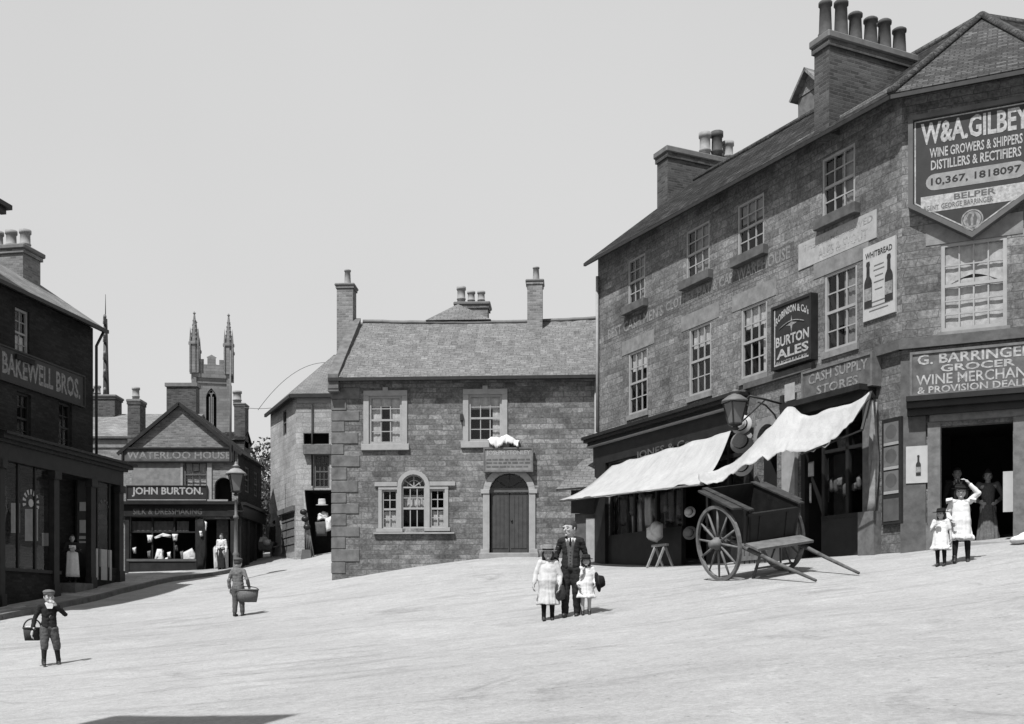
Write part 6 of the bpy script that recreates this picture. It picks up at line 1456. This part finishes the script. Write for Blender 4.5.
def w_trousers(mat,to=.05,wide=1.0,name='trousers'):
    def fn(E):
        J,k=E['J'],E['k']; m=MB(); m.ell(J['pel'],.083*k,.066*k,.065*k)
        for s in 'AB':
            a,kn,an=J['hip'+s],J['knee'+s],J['ank'+s]; m.cap(a,.063*k*wide,kn,.047*k*wide)
            f_=(kn.z-to*k)/(kn.z-an.z) if an.z<kn.z else 1; m.cap(kn,.047*k*wide,kn.lerp(an,min(f_,1)),(.036 if to<.1 else .044)*k*wide)
        me=remesh(m,E['vox']*1.2,2); bm=bmesh.new(); bm.from_mesh(me)
        for v in bm.verts:
            p_=V((v.co.x*16/k,v.co.y*16/k,v.co.z*24/k)); v.co+=v.normal*k*(.006*mnoise.noise(p_)+.003*mnoise.noise(p_*2.2))
        bm.to_mesh(me); bm.free(); link(name,me,M[mat],E['t'])
    return fn
def w_legs(smat='cloth_black',bmat='leather',boot=.07,stock=True):
    def fn(E):
        J,k=E['J'],E['k']
        for s in 'AB':
            a,kn,an=J['hip'+s],J['knee'+s],J['ank'+s]
            if stock:
                m=MB(); m.cap(a.lerp(kn,.75),.042*k,kn,.04*k); m.cap(kn,.04*k,an,.0265*k); m.ell(kn*.65+an*.35+V((0,.008*k,0)),.036*k,.04*k,.058*k,10,7); link('stocking',remesh(m,E['vox'],1),M[smat],E['t'])
            m=MB(); m.cap(an+V((0,0,boot*k-.03*k)),.031*k,an+V((0,.005*k,-.01*k)),.03*k); m.cap(an+V((0,.015*k,-.018*k)),.027*k,an+V((0,-.085*k,-.025*k)),.022*k); m.abox(an.x-.02*k,an.x+.02*k,an.y-.09*k,an.y+.03*k,an.z-.045*k,an.z-.03*k)
            link('boot',remesh(m,E['vox'],1),M[bmat],E['t'])
    return fn
def w_dress(mat,hem=.2,flare=.155,waist=.07,frill=False,sleeve='long',name='dress',topmat=None,yoke=True,folds=11,puff=1.0,body=1.0):
    def fn(E):
        J,k=E['J'],E['k']; m=MB(); seg=44; q=random.Random(int(k*1000)); ph=q.uniform(0,6)
        zs=[hem,hem+.04,(hem+.56)/2-.08,(hem+.56)/2+.04,.54,.58,.64,.7,.755,.785,.81]; sz=J['shA'].z/k
        rx=[flare,flare*.968,flare*.86,flare*.77,waist*1.1,waist*1.03,max(.083,waist*.97),max(.09,waist*.93),.09*body,.066*body,.045*body]; vs=[]
        for i,(z,r) in enumerate(zip(zs,rx)):
            zz=z if z<.6 else .6+(z-.6)*(sz+.02-.6)/(.81-.6); fold=max(0,(.56-z))/(.56-hem)*.06 if z<.56 else 0
            c=J['pel'].lerp(J['chest'],min(1,max(0,(z-.5)/.22)))
            for a in range(seg):
                t_=2*math.pi*a/seg; rr=r*k*(1+fold*math.sin(folds*t_+ph+.6*math.sin(3*t_)))*(1+.03*math.sin(2*t_+ph)); vs.append(V((c.x+rr*math.cos(t_),c.y+rr*math.sin(t_)*(.82 if z<.6 else .72),zz*k+(.006*k*math.sin(5*t_+ph) if i==0 else 0))))
        n=len(zs); fs=[[i*seg+a,i*seg+(a+1)%seg,(i+1)*seg+(a+1)%seg,(i+1)*seg+a] for i in range(n-1) for a in range(seg)]
        fs.append(list(range(seg))[::-1]); fs.append([(n-1)*seg+a for a in range(seg)])
        m.add(vs,fs,True)
        for s in 'AB':
            e=J['el'+s]; w=J['wr'+s]
            if sleeve=='long': m.cap(J['sh'+s],.042*k*puff,e,.037*k*puff); m.cap(e,.036*k*puff,e.lerp(w,.9),.028*k)
            elif sleeve=='short': m.cap(J['sh'+s],.045*k*puff,J['sh'+s].lerp(e,.7),.04*k)
            m.cap(J['chest']+V((0,0,.035*k)),.045*k,J['sh'+s],.034*k)
        me=remesh(m,E['vox']*1.15,2); bm=bmesh.new(); bm.from_mesh(me)
        for v in bm.verts:
            t_=math.atan2(v.co.y,v.co.x); z_=v.co.z/k; g_=max(0,min(1,(.7-z_)/.4)); p_=V((math.cos(t_)*2.6,math.sin(t_)*2.6,z_*2.2+ph)); q_=V((v.co.x*16/k,v.co.y*16/k,v.co.z*22/k)); v.co+=v.normal*k*(.016*g_*mnoise.noise(p_*1.6)+.004*mnoise.noise(q_))
        bm.to_mesh(me); bm.free(); link(name,me,M[mat],E['t'])
        if frill:
            m=MB()
            for s in (-1,1):
                c=J['shB' if s>0 else 'shA']; rows_=[]
                for j in range(4):
                    f_=j/3; rows_.append([c+V((s*(.0+.075*f_)*k+.0, -.085*k+.17*k*i/16, .055*k-.02*k*f_-.035*k*(abs(i/8-1)**2)+.016*k*f_*math.sin(i*1.9))) for i in range(17)])
                m.grid(rows_,.006*k)
            m.build('shoulder_frills',M[mat],E['t'],local=True)
    return fn
def w_hat(mat,r=.95,h=.45,band='cloth_black',tilt=(0,0),brimup=.0,kind='brim',dz=.2):
    def fn(E):
        hh,hc=E['hh'],E['hc']; m=MB(); c=V((0,0,0)); R=r*hh*.72
        if kind=='brim': m.lathe([(R,hh*brimup),(R*.98,hh*(brimup+.03)),(hh*.44,.04*hh),(hh*.42,hh*h*.8),(hh*.34,hh*h),(0,hh*(h+.03))],c,20); 
        else:  # flat cap with peak
            m.ell(c+V((0,.02*hh,.12*hh)),hh*.47,hh*.5,hh*.2,16,8); m.lathe([(hh*.42,-.1*hh),(hh*.43,.1*hh),(hh*.3,.13*hh)],c,16); m.ell(c+V((0,-.42*hh,-.04*hh)),hh*.28,hh*.2,hh*.04,12,6)
        Mx=(Matrix.Rotation(tilt[0],3,'X')@Matrix.Rotation(tilt[1],3,'Y')); o=hc+E['Rt']@V((0,.03*hh,dz*hh))
        m.v=[o+E['Rt']@(Mx@p) for p in m.v]; ob=m.build('hat',M[mat],E['t'],local=True)
        if band and kind=='brim': m=MB(); m.lathe([(hh*.455,.06*hh),(hh*.45,.2*hh),(hh*.42,.2*hh)],c,20); m.v=[o+E['Rt']@(Mx@p) for p in m.v]; m.build('hat_band',M[band],ob,local=True)
    return fn
def w_apron(mat,z0=.12,z1=.78,wd=.1):
    def fn(E):
        k=E['k']; m=MB(); rows_=[]
        for j in range(9):
            f_=j/8; z=z1+(z0-z1)*f_; half=(.06 if z>.6 else wd*(.85+.3*f_)); rows_.append([V((half*math.sin(a*1.0)*1.25,-(.085 if z>.56 else .1+.055*f_)*math.cos(a*.9)-.01+.005*math.sin(a*9),z))*k for a in [(-1+2*i/14) for i in range(15)]])
        m.grid(rows_,.008); m.build('apron',M[mat],E['t'],local=True)
    return fn
def foot(px,py,y):
    x=(px-CX)/FPX*y; return V((x,y,gz(x,y)))
def facing(p,yaw=0): return math.atan2(-p.x,p.y)*-1*-1*0+math.atan2(p.x,p.y)*-1+yaw   # turn to look at the camera, plus yaw
def size(py0,py1,y): return (py1-py0)/FPX*y

# man with the two girls
yM=18.5; P=foot(571,619,yM); P.y=yM
person('tall youth in dark open jacket and waistcoat standing between two small girls',P,facing(P,-.12),1.66,True,pose=dict(wrA=(-.15,-.05,.49),elA=(-.155,.03,.63),elB=(.15,.04,.62),wrB=(.14,-.02,.5),ankA=(-.06,-.02,.045),ankB=(.06,.03,.045),head=(-.01,-.012,0)),
  wear=(w_trousers('cloth_dark'),w_vest('cloth_grey'),w_jacket('cloth_dark',rad=.97),w_legs(stock=False)),hair='short',head_turn=-.6)
P=foot(548,621,yM-.15)
person('small girl in long pale frock and straw hat holding dark bag',P,facing(P,.05),1.26,True,pose=dict(elA=(-.16,.0,.62),wrA=(-.185,-.05,.5),elB=(.165,.0,.6),wrB=(.15,-.06,.47)),
  wear=(w_legs(boot=.09),w_dress('cloth_pale',.22,.15,.122,puff=1.05),w_hat('straw',1.02,.5,'cloth_dark',(.1,0))),hair='long')
Bq=P+V((.2,-.06,.36)); bg_=thing('hand_bag','small dark cloth bag hanging from frocked girl in straw hat','bag',Bq)
m=MB(); m.lathe([(.03,-.02),(.085,.02),(.1,.12),(.07,.22),(.06,.24)],V((0,0,0)),12,sy=.6); m.build('bag',M['leather'],bg_,local=True); m=MB(); m.tube([V((-.05,0,.23)),V((-.03,0,.31)),V((.03,0,.31)),V((.05,0,.23))],.008,5); m.build('handle',M['leather'],bg_,local=True)
P=foot(586,617,yM-.05)
person('smallest girl in short white frock and dark hat beside tall youth',P,facing(P,.05),1.02,True,pose=dict(elB=(.165,.0,.6),wrB=(.15,-.09,.52),elA=(-.15,.02,.6),wrA=(-.13,-.08,.5)),
  wear=(w_legs('cloth_black',boot=.13,stock=False),w_dress('cloth_white',.29,.165,.12,puff=1.05),w_hat('cloth_dark',1.0,.45,'cloth_black',(.12,0))),hair='long')
hat('round dark hat held at smallest girl\'s hip',P+V((.19,-.02,.56)),.17,(math.radians(20),math.radians(80),0),'cloth_black','cloth_dark',None,.5)
# boy eating, near the kerb
yB=19.3; P=foot(49,666,yB)
person('boy in cap, short jacket and knee breeches raising hand to mouth',P,facing(P,.1),1.34,True,pose=dict(elB=(.19,-.05,.67),wrB=(.07,-.14,.79),elA=(-.17,.03,.62),wrA=(-.2,.0,.46),ankA=(-.065,-.03,.045),ankB=(.12,.03,.045),kneeA=(-.06,-.03,.27),kneeB=(.092,0,.27)),
  wear=(w_trousers('cloth_grey',.23,1.1,'breeches'),w_legs('cloth_dark',boot=.07),w_jacket('cloth_dark',.45,False),lambda E:(lambda m:(m.lathe([(.05*E['k'],-.04*E['k']),(.06*E['k'],.0),(.045*E['k'],.02*E['k'])],E['J']['neck'],14),m.prism([E['J']['neck']+V(q)*E['k'] for q in ((-.06,-.075,.01),(.06,-.075,.01),(.03,-.09,-.06),(-.03,-.09,-.06))],V((0,.012,0))),m.build('scarf',M['cloth_white'],E['t'],local=True)))(MB()),w_hat('cloth_mid',1,.4,None,(.05,0),kind='cap',dz=.28)),hair='short',head_turn=.15)
# baskets
def basket(label,loc,rz,rx,ry,h,mat,hh_=.25,lid=False):
    t=thing('wicker_basket',label,'basket',loc,None,rz); m=MB(); m.lathe([(.0,.0),(.82,.0),(.93,h*.5),(1,h),(.95,h),(.86,h*.4),(.0,.03)],V((0,0,0)),24); m.v=[V((p.x*rx*(1+.012*math.sin(p.z*180)),p.y*ry*(1+.012*math.sin(p.z*180)),p.z)) for p in m.v]; m.build('bowl',M[mat],t,local=True)
    m=MB(); m.tube([V((rx*math.cos(a)*.98,0,h+hh_*math.sin(a))) for a in [math.pi*i/12 for i in range(13)]],.014,6); m.build('handle',M[mat],t,local=True)
    m=MB(); m.tube([V((rx*math.cos(a),ry*math.sin(a),h)) for a in [2*math.pi*i/24 for i in range(24)]],.016,6,closed=True); m.build('rim',M[mat],t,local=True); return t
z=P.z; basket('dark wicker basket on the arm of boy eating near kerb',P+V((-.28,-.03,.44)),.7,.15,.12,.22,'wicker',.16)
lumpy('wrapped_loaf','pale wrapped parcel lying inside the dark wicker basket','parcel',P+V((-.28,-.05,.61)),(.08,.06,.08),'cloth_pale',5,9)
# boy with large basket seen from behind
yb=26.5; P=foot(238,617,yb)
person('boy in grey jacket seen from behind carrying large basket',P,facing(P,math.pi-.45),1.42,True,pose=dict(elA=(-.18,.03,.62),wrA=(-.17,-.06,.5),elB=(.16,.02,.6),wrB=(.15,.0,.47),kneeA=(-.055,-.03,.27),ankA=(-.065,-.04,.045)),
  wear=(w_trousers('cloth_grey',.07,1.08),w_legs(stock=False),w_jacket('cloth_mid',.42,False),w_hat('cloth_grey',1,.4,None,(0,0),kind='cap',dz=.28)),hair='short',face=True,vox=.011)
basket('large grey wicker basket hanging at the hip of grey-jacketed boy',P+V((.22,.05,.34)),.15,.26,.17,.3,'wickermid',.08)
# two girls before the grocer
yg=18.8; P=foot(961,568,yg)
person('tall girl in white frilled pinafore raising arm to her hat',P,facing(P,.0),1.36,True,pose=dict(elB=(.2,-.04,.87),wrB=(.1,-.06,.985),elA=(-.155,.03,.62),wrA=(-.12,-.08,.53),ankA=(-.075,-.03,.045),ankB=(.08,.03,.045),kneeA=(-.065,-.02,.27),kneeB=(.075,0,.27)),
  wear=(w_legs(boot=.07),w_dress('cloth_white',.29,.135,.085,name='underskirt',sleeve='long'),w_dress('cloth_white',.3,.16,.115,frill=True,name='pinafore',sleeve='none',body=1.12),w_hat('cloth_black',.95,.4,'cloth_dark',(.1,.1))),hair='long')
P=foot(941,570,yg-.1)
person('little girl in white frock and dark brimmed hat by taller girl',P,facing(P,-.25),1.0,True,pose=dict(elA=(-.155,-.02,.62),wrA=(-.06,-.11,.7),elB=(.15,.02,.6),wrB=(.17,-.03,.47)),
  wear=(w_legs(boot=.1),w_dress('cloth_white',.29,.18,.115,sleeve='short'),w_hat('cloth_black',1.15,.4,'cloth_dark',(.05,0))),hair='long',head_turn=-.2)
# woman and shop hand in the grocer's doorway
q=FC.p(FC.u(988,-1.2),gs,-1.2)
person('woman in long grey dress, hands on hips, in the grocer doorway',q,facing(q,.15),1.55,pose=dict(elA=(-.195,.04,.64),wrA=(-.11,-.04,.57),elB=(.195,.04,.64),wrB=(.11,-.04,.57)),wear=(w_dress('cloth_mid',.02,.15,.078,puff=.95),w_legs(stock=False)),hair='bun',vox=.012)
q=FC.p(FC.u(957,-1.5),gs,-1.5)
person('shopkeeper in dark suit standing back inside the grocer doorway',q,facing(q,.2),1.68,wear=(w_trousers('cloth_dark'),w_vest('cloth_dark'),w_jacket('cloth_dark'),w_legs(stock=False)),hair='short',vox=.013)
# aproned shopman
q=FK.p(FK.u(72,.5),0,.5); q.z=EYE+(HY-583)/FPX*q.y
person('shopkeeper in long white apron standing in sooty shop doorway',q,facing(q,.1),1.62,pose=dict(elA=(-.16,-.02,.64),wrA=(-.03,-.11,.68),elB=(.16,-.02,.64),wrB=(.04,-.1,.66)),wear=(w_trousers('cloth_dark'),w_jacket('cloth_dark',.47,False),w_legs(stock=False),w_apron('cloth_white',.12,.76,.11)),hair='short',vox=.014)
MB().box(FK,FK.u(67,.6),FK.u(85,.6),q.z-.9,q.z-.004,.1,.9).build('doorstep',M['kerb'],sk_)
q=FB.p(FB.u(225),gB,.55); q.z=gz(q.x,q.y)+.12
person('small figure in white blouse and dark skirt at draper doorway',q,facing(q,-.5),1.5,wear=(w_dress('cloth_dark',.03,.12,.075,name='skirt',sleeve='none'),w_jacket('cloth_white',.56,False),w_legs(stock=False)),hair='bun',vox=.014)
q=at(275,566,50.5); q.z=gz(q.x,q.y)
person('dark-coated man in a hat seen from behind at a barrow up the street',q,facing(q,math.pi-.2),1.62,wear=(w_trousers('cloth_dark'),w_jacket('cloth_dark',.4,False,rad=1.1),w_legs(stock=False),w_hat('cloth_black',1,.5,None)),hair='short',vox=.016)
b_=at(265,566,50); b_.z=gz(b_.x,b_.y)
BW_=thing('wheelbarrow','loaded wooden barrow in shade beside dark-coated man up the street','wheelbarrow',b_)
m=MB(); m.hexa([V(p) for p in ((-.35,-.3,.35),(.35,-.3,.35),(.35,.3,.35),(-.35,.3,.35),(-.5,-.38,.7),(.5,-.38,.7),(.5,.38,.7),(-.5,.38,.7))]); m.build('tray',M['woodmid'],BW_,local=True)
m=MB(); m.lathe([(.2,-.03),(.22,-.03),(.22,.03),(.2,.03)],V((-.55,0,.22)),14,axis=V((0,1,0))); m.bar((-.75,0,.22),(-.35,0,.22),.05); m.bar((-.55,0,.02),(-.55,0,.42),.05); m.build('wheel',M['woodmid'],BW_,local=True)
for s in (-1,1):
    m=MB(); m.bar((-.55,.12*s,.22),(.95,.3*s,.6),.05); m.build('handle',M['woodmid'],BW_,local=True); m=MB(); m.bar((.3,.25*s,.4),(.35,.28*s,0),.05); m.build('leg',M['woodmid'],BW_,local=True)
lumpy('pale_sack','pale sack heaped in the wooden barrow up the street','sack',b_+V((0,0,.62)),(.4,.3,.3),'cloth_pale',7,12,vox=.03)

# gabled house outside the view whose chimney throws the shade along the road's near edge
A_=on_ground(112,719); B_=on_ground(288,716); Hc=10.5
o_=V((-.5,-.866,0))*(Hc/math.tan(math.radians(57)))
A2=A_+o_; B2=B_+o_; zt=B_.z+Hc; dirx=(B2-A2).normalized()
FZ=Frame(A2.x,A2.y,dirx.x,dirx.y).shift(0,0); LZ=(B2-A2).length
ZH=thing('market_house','gabled house beyond picture edge whose broad chimney shades the road in front','building',FZ.p(LZ/2,gz(A2.x,A2.y),2))
m=MB(); m.box(FZ,-4,LZ+.3,-2,zt-4.2,.0,8); m.build('wall',M['stone_main'],ZH)
m=MB(); m.slab([FZ.p(-4.2,zt-4.2,-.2),FZ.p(LZ+.5,zt-4.2,-.2),FZ.p(LZ+.5,zt-1.8,4),FZ.p(-4.2,zt-1.8,4)],.1); m.slab([FZ.p(-4.2,zt-1.8,4),FZ.p(LZ+.5,zt-1.8,4),FZ.p(LZ+.5,zt-4.2,8.2),FZ.p(-4.2,zt-4.2,8.2)],.1); m.build('roof',M['slate'],ZH)
stack(FZ,ZH,0,LZ,.0,.7,zt-5,zt,[(LZ*.55,.3,.2,.35,0,'pot_dark'),(LZ*.72,.3,.2,.3,0,'pot_dark')],'brick')
# ------------------------------------------------------------------ camera, sun, sky
cam=bpy.data.cameras.new('camera'); co=bpy.data.objects.new('camera',cam); COL.objects.link(co)
co.location=(0,0,EYE); co.rotation_euler=(math.radians(90),0,0); cam.sensor_width=36; cam.lens=FPX/1024*36
cam.shift_y=(HY-362)/1024; cam.clip_end=3000; SC.camera=co
EL=math.radians(57); SX,SY=-.5,-.866
sun=bpy.data.lights.new('sun','SUN'); so=bpy.data.objects.new('sun',sun); COL.objects.link(so)
sun.energy=4.9; sun.angle=math.radians(.6); sun.color=(1,1,1)
d=V((SX,SY,0)).normalized()*math.cos(EL)+V((0,0,math.sin(EL))); so.rotation_euler=d.to_track_quat('Z','Y').to_euler(); so.location=(-20,-20,40)
wd=bpy.data.worlds.new('World'); SC.world=wd; wd.use_nodes=True; t=wd.node_tree; t.nodes.clear()
sk=t.nodes.new('ShaderNodeTexSky'); sk.sky_type='NISHITA'; sk.sun_disc=False; sk.sun_elevation=EL; sk.sun_rotation=math.atan2(SX,SY); sk.dust_density=2.5; sk.air_density=1.0
# plates of the period saw blue light only: the sky in its blue channel, made grey, with thin high haze evening it out
sp=t.nodes.new('ShaderNodeSeparateColor'); cb=t.nodes.new('ShaderNodeCombineColor'); bg=t.nodes.new('ShaderNodeBackground'); wo=t.nodes.new('ShaderNodeOutputWorld')
mr=t.nodes.new('ShaderNodeMix'); mr.data_type='FLOAT'; mr.inputs[0].default_value=.66; mr.inputs[3].default_value=8.1
t.links.new(sk.outputs[0],sp.inputs[0]); t.links.new(sp.outputs[2],mr.inputs[2])
tc=t.nodes.new('ShaderNodeTexCoord'); nz=t.nodes.new('ShaderNodeTexNoise'); nz.inputs['Scale'].default_value=1.6; nz.inputs['Detail'].default_value=4; t.links.new(tc.outputs['Generated'],nz.inputs['Vector'])
mg=t.nodes.new('ShaderNodeMapRange'); mg.inputs[1].default_value=.3; mg.inputs[2].default_value=.7; mg.inputs[3].default_value=.955; mg.inputs[4].default_value=1.04; t.links.new(nz.outputs['Fac'],mg.inputs[0])
mm=t.nodes.new('ShaderNodeMath'); mm.operation='MULTIPLY'; t.links.new(mr.outputs[0],mm.inputs[0]); t.links.new(mg.outputs[0],mm.inputs[1])
for i in range(3): t.links.new(mm.outputs[0],cb.inputs[i])
t.links.new(cb.outputs[0],bg.inputs[0]); bg.inputs[1].default_value=.067; t.links.new(bg.outputs[0],wo.inputs[0])
SC.view_settings.view_transform='Standard'; SC.view_settings.look='None'; SC.view_settings.exposure=.6; SC.view_settings.gamma=1
SC.render.resolution_x=1024; SC.render.resolution_y=724
SC.cycles.max_bounces=6; SC.cycles.transparent_max_bounces=8
